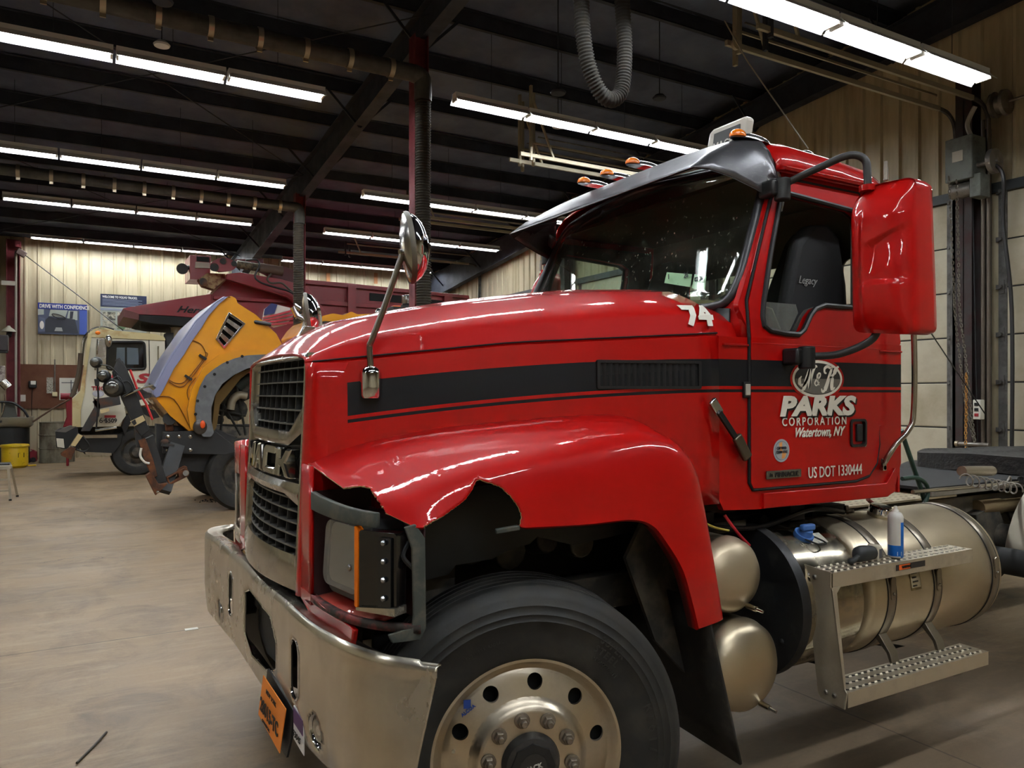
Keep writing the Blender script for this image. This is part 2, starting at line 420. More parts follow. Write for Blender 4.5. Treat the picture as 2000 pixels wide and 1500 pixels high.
# ---------- fluorescent fixtures
M_TUBE = mat('lit_tube', (.95, .98, 1, 1), emit=TUBE)
M_REFL = mat('white_reflector', '#e9ecee', .5)
def light(x0, y, z, L=1.19, master=[]):
    if not master:
        o = thing('fluorescent_light', 'x', 'light', (0, 0, 0))
        MB().box(0, -.06, .03, L, .06, .10).build('housing', M_REFL, o, smooth=0)
        mb = MB()
        for s in (-1, 1):
            mb.rings([[Vector((x, s * .06, .04)), Vector((x, s * .135, -.036)), Vector((x, s * .135, -.030)), Vector((x, s * .06, .047))] for x in (0, L)], True, True, True)
        mb.build('reflector', M_REFL, o, smooth=0)
        for s in (-1, 1):
            MB().cyl((.03, s * .045, 0), (L - .03, s * .045, 0), .019, n=8).build('tube', M_TUBE, o)
        for x in (.004, L - .03):
            MB().box(x, -.075, -.02, x + .024, .075, .04).build('lamp_holder', M_WHITE, o, smooth=0)
        MB().cyl((.6, 0, 0), (.6, 0, 1), .004, n=5).build('rod_hanger', M_BEAM, o)
        master.append(o); first = o
    else: first = copy_tree(master[0])
    for ch in bpy.data.objects:
        if ch.parent == first and ch.name.startswith('rod_hanger'): ch.scale.z = DECK(y) - z - .02
    first.location = (x0, y, z); ORG[first] = Vector(first.location)
    return first
rows = [(-2.02, 9.9, 5.63, 4, 'nearest row left of the big rafter'), (-1.42, 14.55, 5.65, 4, 'second row left of the big rafter'),
        (-1.25, 18.5, 5.72, 4, 'third row left of the big rafter'), (-.98, 23.6, 5.86, 4, 'in the row against the poster wall'),
        (4.69, 9.88, 5.93, 4, 'row ending above the sun visor'), (4.84, 14.3, 5.6, 4, 'row crossing behind the corrugated hose'),
        (5.29, 18.5, 5.71, 4, 'row behind the round hood mirror'), (5.4, 23.3, 5.77, 4, 'farthest row above the dump body'),
        (3.62, 4.64, 5.12, 4, 'big row near the door operator'), (-1.73, 4.64, 5.3, 4, 'row just above the red hood'),
        (-1.7, 0, 5.5, 4, 'the row over the aisle behind the camera'), (4.4, 0, 5.5, 4, 'the row over the aisle beside the red truck'), (-1.7, -4, 5.3, 3, 'the row behind the aisle'), (-8, 9.9, 5.6, 3, 'the row in the outer bay'), (-8, 18.5, 5.6, 3, 'the back row in the outer bay'), (-8, 2, 5.6, 3, 'the front row in the outer bay')]
for x0, y, z, n_, lab in rows:
    for k in range(n_):
        f = light(x0 + k * 1.22, y, z)
        tag(f, 'fluorescent fixture, %s from the rafter, %s' % (['first', 'second', 'third', 'fourth'][k if x0 > 2 else n_ - 1 - k], lab), 'ceiling light', 'fluorescent fixtures')
# ---------- ceiling exhaust ducts with clamps and hoses
M_DUCT = mat('duct_metal', '#54534f', .5, .6, dirt=('#3a3936', 5, .4, .75))
M_HOSE = mat('hose_fabric', '#2e2a22', .8, dirt=('#474135', 14, .45, .75))
def duct(pA, pB, r, name, label, nclamp):
    t = thing(name, label, 'duct', pA)
    MB().cyl(pA, pB, r, n=20).build('pipe', M_DUCT, t)
    A, B = Vector(pA), Vector(pB); d = (B - A).normalized()
    for k in range(nclamp):
        c = A.lerp(B, (k + .4) / nclamp)
        MB().cyl(c - d * .03, c + d * .03, r + .012, n=20).box(c.x - .03, c.y - .012, c.z - r - .05, c.x + .03, c.y + .012, c.z - r).build('clamp', mat('bright_clamp', '#b5aa95', .35, .8), t)
    return t
def hose(pts, r, name, label, pitch=.035, amp=.012):
    pts = spline([Vector(p) for p in pts], 14)
    L = sum((b - a).length for a, b in zip(pts, pts[1:])); n_ = int(L / pitch * 4); out = []; acc = 0; seg = 0
    ds = [(b - a).length for a, b in zip(pts, pts[1:])]
    for i in range(n_ + 1):
        tL = L * i / n_
        while seg < len(ds) - 1 and acc + ds[seg] < tL: acc += ds[seg]; seg += 1
        out.append(pts[seg].lerp(pts[seg + 1], min(1, (tL - acc) / ds[seg])))
    k = len(out) - 1
    o = MB().tube(out, lambda t: r + amp * math.sin(t * k * PI / 2), 16, 0).build(name, M_HOSE if 'U under' not in label else mat('hose_dark', '#1c1a16', .85, dirt=('#2f2b23', 14, .45, .75)), None, smooth=180)  # U hose gets a darker copy of the colour to offset the lamps close by
    return tag(o, label, 'hose')
e1 = P(826, 150, Y=9.3)
t1 = duct(Vector((-3.2, 9.3, e1.z + .06)), Vector((e1.x - .12, 9.3, e1.z + .02)), .11, 'exhaust_duct', 'galvanised exhaust duct with bright clamps running over the near row of lights', 13)
MB().tube([(e1.x - .14, 9.3, e1.z + .02), (e1.x - .02, 9.3, e1.z - .02), (e1.x, 9.3, e1.z - .16), (e1.x, 9.3, e1.z - .32)], .115, 18, 5).build('elbow', M_DUCT, t1)
hose([(e1.x, 9.3, e1.z - .33), (e1.x, 9.3, 4.2), (e1.x + .01, 9.3, 3), (e1.x, 9.3, .5)], .095, 'exhaust_hose', 'dark corrugated exhaust hose hanging beside the red column behind the round mirror')
e2 = P(585, 408, Y=15.7)
t2 = duct(Vector((-3, 15.7, e2.z + .1)), Vector((e2.x - .1, 15.7, e2.z + .02)), .1, 'exhaust_duct', 'farther galvanised exhaust duct with clamps, above the third row of lights', 14)
MB().tube([(e2.x - .14, 15.7, e2.z + .02), (e2.x - .02, 15.7, e2.z), (e2.x, 15.7, e2.z - .14), (e2.x, 15.7, e2.z - .3)], .105, 18, 5).build('elbow', M_DUCT, t2)
hose([(e2.x - .02, 15.7, e2.z - .31), (e2.x - .02, 15.7, 4), (e2.x - .02, 15.7, 2.5), (e2.x - .02, 15.7, 1)], .1, 'exhaust_hose', 'corrugated exhaust hose hanging down the far column behind the dump body')
YU = 5.4
hose([P(1136, -60, Y=YU), P(1136, 0, Y=YU), P(1138, 60, Y=YU), P(1150, 130, Y=YU), P(1172, 180, Y=YU), P(1195, 195, Y=YU), P(1214, 175, Y=YU), P(1220, 110, Y=YU), P(1218, 50, Y=YU), P(1215, 0, Y=YU), P(1214, -60, Y=YU)], .062, 'exhaust_hose', 'thick ribbed exhaust hose looped in a U under the roof', .028, .008)
# ================= THE RED TRUCK
YC = 3.44
def paint(name, stripe=True, dusty=0.):
    m = bpy.data.materials.new(name); m.use_nodes = True; n = N(m); b = n.n['Principled BSDF']; MATS[name] = m
    c = lin('#a80704')
    b.inputs['Roughness'].default_value = .45; b.inputs['Specular IOR Level'].default_value = .12; b.inputs['Coat Weight'].default_value = .75; b.inputs['Coat Roughness'].default_value = .022
    if stripe:
        x, y, z = n.xyz()
        t = n.math('MINIMUM', n.math('MAXIMUM', n.math('DIVIDE', n.math('SUBTRACT', x, .8), 1.6), 0), 1)
        # centre line of the broad band rises towards the cab
        top = n.math('ADD', 1.780, n.math('MULTIPLY', .128, n.math('SUBTRACT', n.math('MULTIPLY', t, 1.75), n.math('MULTIPLY', n.math('MULTIPLY', t, t), .80))))
        h = n.math('SUBTRACT', top, z)
        wid = n.math('SUBTRACT', .128, n.math('MULTIPLY', t, .012))
        band = n.math('MULTIPLY', n.math('GREATER_THAN', h, 0), n.math('LESS_THAN', h, wid))
        thin = n.math('MULTIPLY', n.math('GREATER_THAN', h, n.math('ADD', wid, .014)), n.math('LESS_THAN', h, n.math('ADD', wid, .027)))
        f = n.math('MULTIPLY', n.math('MAXIMUM', band, thin), n.math('GREATER_THAN', x, .905))
        f = n.math('MULTIPLY', f, n.math('LESS_THAN', y, 2.95))
        c = n.mix(f, c, lin('#1c1d20'))
        n.k(n.math('SUBTRACT', .75, n.math('MULTIPLY', f, .5)), b.inputs['Coat Weight'])
        
    if dusty:
        d = n.math('MULTIPLY', n.ramp(n.noise(6, 6, .65), .35, .75), dusty)
        c = n.mix(d, c, lin('#a08a72')); n.k(n.math('ADD', .25, d), b.inputs['Roughness'])
        n.k(n.math('SUBTRACT', 1, d), b.inputs['Coat Weight'])
    if isinstance(c, tuple): b.inputs['Base Color'].default_value = c
    else: n.k(c, b.inputs['Base Color'])
    bp = n.a('ShaderNodeBump', i_Strength=.07, i_Distance=.004); n.k(n.noise(70, 2), bp.inputs['Height']); n.k(bp.outputs[0], b.inputs['Coat Normal'])
    return m
M_RED = paint('red_paint'); M_RED0 = paint('plain_red_paint', False); M_REDD = paint('dusty_red_paint', False, .55)
M_TORN = mat('torn_fibreglass', '#c9b27e', .8)
M_ALU = mat('brushed_aluminium', '#b9ae9a', .3, 1., dirt=('#8d7f68', 4, .4, .85, (1, 1, 1)))
M_ALUW = mat('wheel_aluminium', '#c4baa8', .3, 1., dirt=('#9a8d78', 5, .42, .85))
M_GREY = mat('grey_green_bracket', '#3c423e', .6, dirt=('#6b6558', 14, .5, .8))
M_FRAME = mat('chassis_paint', '#2c2b29', .6, dirt=('#6d6557', 7, .42, .75))
TR = thing('semi_truck', 'red day cab semi truck with black side stripe, torn fender and chrome bumper', 'truck', (0.75, YC, 0))

# ---- hood: sections along x, from the centre line out and down the side
def hood_sec(x):
    ys = lerp([(.76, 2.915), (.80, 2.89), (2.41, 2.425)], x)
    zs = lerp([(.76, 1.868), (.8, 1.872), (1.53, 1.955), (2.41, 2.01)], x)
    zc = lerp([(.76, 1.915), (.80, 1.955), (.88, 2.02), (1.0, 2.075), (1.25, 2.135), (1.5, 2.185), (1.8, 2.235), (2.1, 2.275), (2.45, 2.295)], x)
    bulge = lerp([(.76, .0), (1.0, .03), (2.41, .055)], x)
    pts = []
    n_ = 16
    for i in range(n_ + 1):
        t = 1 - i / n_
        t2 = t ** 1.25
        y = ys + .012 + (YC - ys - .012) * t2
        s = (1 - (1 - t2) ** 2.1) ** (1 / 2.1)
        z = zs + .012 + (zc - zs - .012) * s
        # power dome ridge
        dd = abs(y - (ys + .30)); z += bulge * .12 * math.exp(-(dd / .06) ** 2) * (1 if x > 1.0 else 0)
        pts.append((y, z))
    pts += [(ys + .006, zs + .006), (ys + .012, zs), (ys, zs - .008)]
    for q in (.03, .07, .12, .18, .25, .33, .42, .52, .62, .72): pts.append((ys - .012 * math.sin(min(1, q / .3) * PI / 2), zs - .008 - q))
    return [Vector((x, y, z)) for y, z in pts]
hx = [.76, .77, .785, .80, .83, .86, .9, .95, 1., 1.06, 1.12, 1.2, 1.3, 1.4, 1.5, 1.6, 1.7, 1.8, 1.9, 2., 2.1, 2.2, 2.3, 2.4]
mb = MB()
S = [hood_sec(x) for x in hx]
full = [[Vector((p.x, 2 * YC - p.y, p.z)) for p in reversed(s)] + s[1:] for s in S]
mb.rings(full, close=False)
HOOD = mb.build('hood', M_RED, TR, smooth=50, solid=.012)
MB().tube([s[17] + Vector((0, -.005, -.002)) for s in S[2:]], .0035, 6, 0).build('hood_seam', M_DARK, TR)
MB().tube([Vector((s[17].x, 2 * YC - s[17].y + .005, s[17].z - .002)) for s in S[2:]], .0035, 6, 0).build('hood_seam', M_DARK, TR)
# front corner strip beside the grille, from hood to apron
xg = lambda z: .775 - .045 * (1.9 - z)
for sgn in (1, -1):
    yy = lambda y: y if sgn == 1 else 2 * YC - y
    mb = MB(); rows = []
    for i in range(13):
        z = 1.87 - i * (1.87 - .99) / 12; x = xg(z)
        rows.append([Vector((x + .03, yy(2.955), z)), Vector((x, yy(2.95), z)), Vector((x - .006, yy(2.93), z)), Vector((x - .002, yy(2.905), z)), Vector((x + .015, yy(2.885), z)), Vector((x + .035, yy(2.875 - (.1 if z < 1.45 else 0)), z)), Vector((x + .3, yy(2.83), z))])
    mb.rings(rows, close=False); mb.build('hood_corner', M_RED0, TR, smooth=60, solid=.01)
# cowl piece between hood and windshield
mb = MB(); rows = []
for x in (2.405, 2.47, 2.56, 2.64):
    s = hood_sec(2.4); rows.append([Vector((x, p.y + (x - 2.4) * .1, p.z - .012 - (x - 2.4) * .15)) for p in s[:18]])
mb.rings([[Vector((p.x, 2 * YC - p.y, p.z)) for p in reversed(r)] + r[1:] for r in rows], close=False)
mb.build('cowl', M_RED0, TR, smooth=50)

# ---- fenders
CT = [  # stations: inner junction, crown, shoulder, upper face, lip
 [(.765, 2.90, 1.49), (.765, 2.76, 1.478), (.775, 2.60, 1.452), (.82, 2.40, 1.40), (.925, 2.225, 1.335)],
 [(.90, 2.88, 1.545), (.90, 2.74, 1.535), (.90, 2.55, 1.50), (.93, 2.32, 1.43), (.96, 2.205, 1.335)],
 [(1.08, 2.83, 1.59), (1.08, 2.68, 1.585), (1.08, 2.47, 1.545), (1.08, 2.27, 1.465), (1.08, 2.195, 1.325)],
 [(1.3, 2.77, 1.625), (1.3, 2.61, 1.62), (1.3, 2.42, 1.58), (1.3, 2.245, 1.495), (1.3, 2.19, 1.308)],
 [(1.6, 2.68, 1.65), (1.6, 2.55, 1.65), (1.6, 2.39, 1.61), (1.6, 2.24, 1.525), (1.56, 2.19, 1.298)],
 [(1.84, 2.6, 1.665), (1.85, 2.5, 1.665), (1.85, 2.37, 1.63), (1.86, 2.24, 1.55), (1.74, 2.19, 1.298)],
 [(1.97, 2.57, 1.655), (1.98, 2.48, 1.65), (1.99, 2.36, 1.61), (2.01, 2.235, 1.52), (1.84, 2.19, 1.27)],
 [(2.07, 2.55, 1.58), (2.075, 2.47, 1.57), (2.08, 2.35, 1.53), (2.085, 2.225, 1.44), (1.91, 2.19, 1.2)],
 [(2.125, 2.55, 1.40), (2.13, 2.46, 1.39), (2.13, 2.34, 1.36), (2.125, 2.22, 1.31), (1.985, 2.185, 1.09)],
 [(2.18, 2.55, 1.12), (2.18, 2.45, 1.11), (2.18, 2.34, 1.10), (2.175, 2.215, 1.08), (2.03, 2.185, .97)],
 [(2.21, 2.55, .87), (2.215, 2.45, .87), (2.22, 2.34, .868), (2.225, 2.22, .865), (2.065, 2.185, .857)]]
HOLE1 = [(646, 972), (655, 960), (672, 953), (700, 949), (722, 952), (728, 964), (742, 982), (752, 998), (758, 1012), (772, 1030), (740, 1040), (650, 1010), (640, 1000)]
HOLE2 = [(940, 912), (934, 933), (941, 936), (958, 944), (976, 951), (990, 962), (1002, 975), (1012, 986), (1017, 1002), (1018, 1015), (1013, 1020), (1017, 1030), (1015, 1050), (1000, 1090), (820, 1090), (828, 1028), (846, 1018), (866, 1009), (884, 996), (900, 984), (914, 972), (924, 955), (929, 940), (936, 922)]
def inside(p, poly):
    x, y = p; c = False; j = len(poly) - 1
    for i in range(len(poly)):
        if (poly[i][1] > y) != (poly[j][1] > y) and x < (poly[j][0] - poly[i][0]) * (y - poly[i][1]) / (poly[j][1] - poly[i][1]) + poly[i][0]: c = not c
        j = i
    return c
def fender(mirror):
    st = [[Vector(p) for p in s] for s in CT]
    cols = [spline([s[k] for s in st], 26) for k in range(5)]
    rows = []
    for i in range(len(cols[0])):
        s = [c[i] for c in cols]
        prof = [s[0] + Vector((0, .10, -.01)), s[0] + Vector((0, .04, .006))] + spline(s, 26)
        lip = s[4]; prof += [lip + Vector((0, .012, -.008)), lip + Vector((0, .06, -.004))]
        rows.append(prof)
    mb = MB(); n_ = len(rows[0]); vs = [p for r in rows for p in r]
    fs = []
    for i in range(len(rows) - 1):
        for j in range(n_ - 1):
            q = (i * n_ + j, i * n_ + j + 1, (i + 1) * n_ + j + 1, (i + 1) * n_ + j)
            if not mirror:
                c = (vs[q[0]] + vs[q[1]] + vs[q[2]] + vs[q[3]]) / 4
                pp = proj(c)
                if inside(pp, HOLE1) or inside(pp, HOLE2): continue
            fs.append(q)
    if not mirror:
        cnt = {}
        for q in fs:
            for a, b in zip(q, q[1:] + q[:1]): k = (min(a, b), max(a, b)); cnt[k] = cnt.get(k, 0) + 1
        nb = {}
        for (a, b), c_ in cnt.items():
            if c_ == 1: nb.setdefault(a, []).append(b); nb.setdefault(b, []).append(a)
        L_ = len(rows) - 1
        lock = lambda i: i // n_ in (0, L_) or i % n_ in (0, n_ - 1)
        random.seed(11)
        for it in range(5):
            new = {i: (vs[i] + (vs[k[0]] + vs[k[1]]) / 2 * 1.5) / 2.5 for i, k in nb.items() if len(k) == 2 and not lock(i)}
            for i, p in new.items(): vs[i] = p
        for i, k in nb.items():
            if len(k) == 2 and not lock(i): vs[i] = vs[i] + Vector((random.uniform(-.002, .002), 0, random.uniform(-.002, .002)))
    if mirror: vs = [Vector((v.x, 2 * YC - v.y, v.z)) for v in vs]
    mb.add(vs, fs); mb.mi = 9; mb.m = [0] * len(fs)
    return mb.build('fender', [M_RED0, M_TORN], TR, smooth=55, solid=.006)
fender(False); fender(True)
# ---- headlight box
def fx(z, x): return x - .04 * (1.4 - z)
def both(fn):
    for s in (1, -1): fn(lambda p, s=s: Vector(p) if s == 1 else Vector((p[0], 2 * YC - p[1], p[2])), s)
def headbox(m, s):
    # red fascia strip and frame around the lamp opening, wrapping round the corner
    path = [(.742, 2.90), (.740, 2.76), (.745, 2.62), (.77, 2.45), (.83, 2.32), (.935, 2.215)]
    def wrap(z0, z1, i0=0, i1=5, dx=0):
        pp = spline([Vector((x, y, 0)) for x, y in path], 5)[i0 * 5:i1 * 5 + 1]
        return [[m((p.x + dx, p.y, z0(p.y) if callable(z0) else z0)), m((p.x + dx, p.y, z1(p.y) if callable(z1) else z1))] for p in pp], pp
    r, _ = wrap(.99, 1.49, 0, 1); mb = MB(); mb.rings([[a.lerp(b, t) for t in (0, .5, 1)] for a, b in r], close=False)
    mb.build('fascia', M_RED0, TR, solid=.012)
    if s == 1:
        # grey-green top rail and broken end strip
        r, _ = wrap(lambda y: 1.335 - (2.75 - y) * .02, lambda y: 1.40 - (2.75 - y) * .06, 1, 4); MB().rings(r, close=False).build('top_rail', M_GREY, TR, solid=.02, bevel=.004)
        mb = MB().plate([(.895, 1.335), (.925, 1.345), (.952, 1.30), (.955, 1.02), (.94, .985), (.86, .975), (.85, 1.0), (.915, 1.02), (.92, 1.06), (.915, 1.27)], lambda a, b, d: m((a, 2.212 + d + (.955 - a) * .5, b)), .012)
        mb.build('end_strip', M_GREY, TR, bevel=.003)
        r, pp = wrap(1.005, 1.03, 1, 5); MB().rings(r, close=False).build('lower_rail', mat('scuffed_red', '#6e1a18', .6, dirt=('#2b2622', 14, .4, .55)), TR, solid=.02)
    else:
        r, _ = wrap(1.34, 1.49, 1, 5); MB().rings(r, close=False).build('top_rail', M_RED0, TR, solid=.012)
        r, _ = wrap(.985, 1.05, 1, 5); MB().rings(r, close=False).build('lower_rail', M_ALU, TR, solid=.012)
    # dusty floor ledge, back wall, side walls
    pp = spline([Vector((x, y, 0)) for x, y in path[1:]], 4)
    mb = MB(); mb.rings([[m((p.x + .01, p.y, 1.02)), m((p.x + .1, p.y + .02, 1.03)), m((p.x + .13, p.y + .06, 1.035))] for p in pp[:-5]], close=False)
    mb.build('lamp_ledge', M_REDD, TR, solid=.01)
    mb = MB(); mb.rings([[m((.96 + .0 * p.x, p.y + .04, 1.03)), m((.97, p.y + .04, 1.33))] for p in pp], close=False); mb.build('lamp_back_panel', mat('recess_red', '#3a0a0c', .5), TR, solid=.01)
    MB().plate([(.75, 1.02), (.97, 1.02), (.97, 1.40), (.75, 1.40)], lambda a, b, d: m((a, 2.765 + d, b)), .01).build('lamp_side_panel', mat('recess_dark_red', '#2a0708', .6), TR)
    # apron below the lamp
    ap = [(2.90, 1.03), (2.74, 1.03), (2.62, 1.02), (2.44, 1.0), (2.40, .99), (2.42, .90), (2.47, .88), (2.62, .90), (2.78, .955), (2.90, .985)]
    MB().plate(ap, lambda a, b, d: m((lerp([(2.3, .80), (2.44, .772), (2.62, .742), (2.9, .738)], a) + d, a, b)), .02).build('apron', M_RED0 if s == 1 else M_RED0, TR, bevel=.005)
both(headbox)
M_LENS = mat('lamp_lens', '#dfe2e0', .08, trans=.85, alpha=1, spec=.6)
M_CLEAR = mat('clear_lens', '#ffffff', .03, trans=1.)
M_AMB = mat('amber_lens', '#e8740c', .2, coat=.6)
def headlamp(m, s):
    # rounded square sealed lamp in a dark bucket
    def fn(x0): return lambda a, b, d: m((x0 + d + (2.68 - a) * .16 + (b - 1.2) * .06, a, b))
    h = MB().plate(rrect(2.40, 1.055, 2.715, 1.335, .05), fn(.80), .16).build('headlight', mat('lamp_bucket', '#2c2f30', .45), TR, bevel=.012)
    MB().plate(rrect(2.44, 1.085, 2.70, 1.31, .04), fn(.775), .006).build('lens', M_LENS, h, bevel=.004)
    MB().plate(rrect(2.45, 1.095, 2.69, 1.30, .035), fn(.797), .004).build('reflector', mat('lamp_reflector', '#d2d2ca', .35, .7, rvar=.2), h)
    MB().ell(m((.80, 2.50, 1.17)), (.008, .012, .012)).build('bulb', mat('bulb_glass', '#8f8f8b', .1, .8), h)
    if s == -1:
        pp = spline([Vector((x, y, 0)) for x, y in [(.745, 2.62), (.77, 2.45), (.83, 2.32), (.935, 2.215)]], 5)
        MB().rings([[m((p.x + .002, p.y, z)) for z in (1.06, 1.2, 1.33)] for p in pp], False).build('lamp_cover', mat('hazy_lens', '#a8a69c', .18, .6), TR, smooth=60, solid=.008)
        return
    # led turn signal on the corner
    def f2(x0, y0): 
        d_ = Vector((.12, -.2, 0)).normalized()
        nrm = Vector((-.86, -.5, 0))
        return lambda a, b, d: m(tuple(Vector((x0, y0, 0)) + d_ * a + nrm * (-d) + Vector((0, 0, b))))
    t = MB().plate(rrect(0, 1.06, .15, 1.315, .012), f2(.795, 2.385), .05).build('turn_signal', mat('smoked_black', '#0d0d0e', .2, coat=.6), TR, bevel=.006)
    MB().plate([(-.012, 1.07), (.0, 1.06), (.004, 1.31), (-.012, 1.325)], f2(.79, 2.388), .03).build('amber_edge', M_AMB, t)
    MB().plate(rrect(.085, 1.07, .135, 1.30, .006), f2(.787, 2.381), .006).build('light_strip', mat('led_reflector', '#4a4d50', .15, .9), t)
    for k in range(4):
        z = 1.285 - k * .058; c = f2(.787, 2.381)(.11, z, -.005)
        MB().ell(c, (.008, .011, .010), 8, 5).build('led', mat('led_glass', '#9fa4a8', .15, .8), t, smooth=0)
    MB().plate([(.0, 1.06), (.155, 1.06), (.155, 1.085), (.0, 1.07)], f2(.782, 2.378), .06).build('lower_rim', M_CHROMED, t)
    MB().tube([m((.93, 2.26, 1.2)), m((.90, 2.27, 1.24)), m((.93, 2.29, 1.28)), m((.95, 2.3, 1.25))], .008, 6).build('wiring', M_BLACK, TR)
both(headlamp)
# ---- grille
bow = lambda y, k=.05: k * max(0, 1 - ((y - YC) / .49) ** 2)
def gp(y, z, d=0, k=None):
    kk = lerp([(1.0, .06), (1.4, .035), (1.9, .012)], z) if k is None else k
    return Vector((xg(z) - bow(y, kk) + d, y, z))
def gmesh(outer, hole, t, name, mt, par, d0=0, step=26, bevel=.004):
    "grille trim ring between two outlines sampled alike"
    mb = MB()
    def dens(l):
        o = []
        for i, p in enumerate(l):
            q = l[(i + 1) % len(l)]
            for j in range(step): o.append((p[0] + (q[0] - p[0]) * j / step, p[1] + (q[1] - p[1]) * j / step))
        return o
    A, B = dens(outer), dens(hole)
    rs = [[gp(y, z, d0 + t) for y, z in A], [gp(y, z, d0) for y, z in A], [gp(y + (b[0] - y) * .5, z + (b[1] - z) * .5, d0 - .008) for (y, z), b in zip(A, B)], [gp(y, z, d0 + .004) for y, z in B], [gp(y, z, d0 + t) for y, z in B]]
    mb.rings(rs, True); return mb.build(name, mt, par, smooth=60)
G = MB(); y0, y1 = 2.93, 2 * YC - 2.93
GR = gmesh([(y0, 1.0), (y1, 1.0), (y1, 1.91), (y0, 1.91)], [(y0 + .03, 1.13), (y1 - .03, 1.13), (y1 - .03, 1.885), (y0 + .03, 1.885)], .05, 'grille', M_CHROMED, TR)
# middle chrome bands around the lettering
def band(zf0, zf1, d0, name, mt=M_CHROMED):
    mb = MB(); n_ = 30; rs = []
    for i in range(n_ + 1):
        y = y0 + .02 + (y1 - y0 - .04) * i / n_; e = abs(y - YC) / .46
        a, b = zf0(e), zf1(e)
        rs.append([gp(y, a, d0 + .05), gp(y, a, d0), gp(y, (a + b) / 2, d0 - .012), gp(y, b, d0), gp(y, b, d0 + .05)])
    mb.rings(rs, True, True, True); return mb.build(name, mt, GR, smooth=50)
up = lambda e: max(0, e - .72) / .28
band(lambda e: 1.545 + .05 * up(e), lambda e: 1.60 + .09 * up(e), .0, 'upper_band')
band(lambda e: 1.355 - .03 * up(e), lambda e: 1.405 - .0 * up(e), .0, 'lower_band')
mb = MB(); mb.rings([[gp(y0 + (y1 - y0) * i / 20, 1.36, .05), gp(y0 + (y1 - y0) * i / 20, 1.59, .05)] for i in range(21)], close=False); mb.build('badge_recess', M_BLACK, GR)
def bars(z0, z1, nh, nv, skew=0):
    mb = MB()
    for k in range(nh):
        z = z0 + (z1 - z0) * (k + .5) / nh; rs = []
        for i in range(25):
            y = y0 + .035 + (y1 - y0 - .07) * i / 24
            rs.append([gp(y, z - .003, .018), gp(y, z - .003, .09), gp(y, z + .003, .09), gp(y, z + .003, .018)])
        mb.rings(rs, True, True, True)
    mb.build('horizontal_vanes', mat('grille_vane', '#6f6f6c', .4, .6), GR, smooth=0)
    mb = MB()
    for k in range(nv):
        y = y0 + .035 + (y1 - y0 - .07) * (k + .5) / nv
        mb.rings([[gp(y - .002, z, .022), gp(y - .002, z, .10), gp(y + .002, z, .10), gp(y + .002, z, .022)] for z in (z0, (z0 + z1) / 2, z1)], True, True, True)
    mb.build('vertical_vanes', mat('grille_vane_dark', '#3a3a39', .5, .3), GR, smooth=0)
bars(1.60, 1.885, 5, 9); bars(1.13, 1.36, 5, 9)
mb = MB(); mb.box(.90, y0, 1.0, .93, y1, 1.9); mb.build('radiator_screen', M_DARK, TR, smooth=0)
def ontog(v): # wrap a flat letter outline (x -> y, kept height) on to the bowed grille
    return gp(v.y, v.z, v.x)
# raised block letters of the badge, read from the front
cwid = .185
M_LET = mat('badge_chrome', '#c9c9c6', .1, 1., rvar=.1)
LET = {'M': [[(0, 0), (.24, 0), (.24, .6), (.5, .25), (.76, .6), (.76, 0), (1, 0), (1, 1), (.74, 1), (.5, .62), (.26, 1), (0, 1)]],
       'A': [[(0, 0), (.27, 0), (.34, .22), (.66, .22), (.73, 0), (1, 0), (.66, 1), (.34, 1)], [(.42, .42), (.5, .72), (.58, .42)]],
       'C': [[(.12, 0), (1, 0), (1, .26), (.3, .26), (.3, .74), (1, .74), (1, 1), (.12, 1), (0, .88), (0, .12)]],
       'K': [[(0, 0), (.28, 0), (.28, .36), (.42, .36), (.68, 0), (1, 0), (.64, .5), (1, 1), (.68, 1), (.42, .64), (.28, .64), (.28, 1), (0, 1)]]}
for k, ch in enumerate('MACK'):
    yc = YC + .355 - k * .198
    L_ = LET[ch]; hs = L_[1:] 
    f = lambda a, b, d, yc=yc: gp(yc - (a) * cwid, 1.42 + b * .115, -.02 + d + .0)
    o = MB().plate(L_[0], f, .05, hs).build('lettering', M_LET, GR, smooth=0, bevel=.006, seg=1)
# ---- bumper
BP = [(.84, 4.87), (.76, 4.86), (.69, 4.81), (.658, 4.70), (.662, 4.5), (.675, 4.2), (.685, 3.9), (.685, 3.41), (.69, 3.0), (.70, 2.75), (.725, 2.50), (.765, 2.34), (.83, 2.215), (.945, 2.11)]
def bumper():
    path = spline([Vector((x, y, 0)) for x, y in BP], 12); rows = []
    for p in path:
        y = p.y; e = max(0, (2.5 - y) / .39); e2 = max(0, (y - 4.4) / .34)
        zt = .955 - .02 * e + .015 * math.sin(y * 9) * .3; zb = .515 - .03 * e
        prof = []
        fw_ = 1 - .85 * min(1, e * 1.1); prof.append((p.x + .09 * fw_, zt - .02 * fw_)); prof.append((p.x + .05 * fw_, zt)); prof.append((p.x + .012, zt + .004)); prof.append((p.x + .002, zt - .006)); prof.append((p.x, zt - .02))
        for k in range(1, 31):
            z = zt - .02 - (zt - .02 - zb) * k / 30
            prof.append((p.x + .012 * max(0, (.68 - z) / .15) ** 1.5 - .10 * e * max(0, (.9 - z) / .4), z))
        prof.append((p.x + .09 - .10 * e, zb - .004))
        rows.append([Vector((x, y + (.0), z)) for x, z in prof])
    return rows
HB = {'c': [(3.05, .78), (3.15, .86), (3.55, .88), (3.68, .84), (3.68, .66), (3.5, .60), (3.2, .62), (3.05, .68)],
      'r': rrect(2.755, .645, 2.855, .865, .05), 'l': rrect(3.965, .645, 4.065, .865, .05)}
rows = bumper(); nB = len(rows[0]); vs = [p for r in rows for p in r]; fs = []
HC = []
def bh(pp, c): 
    return inside((c.y, c.z), pp)
fogs = [(2.60, .605, .06), (4.28, .605, .06)]
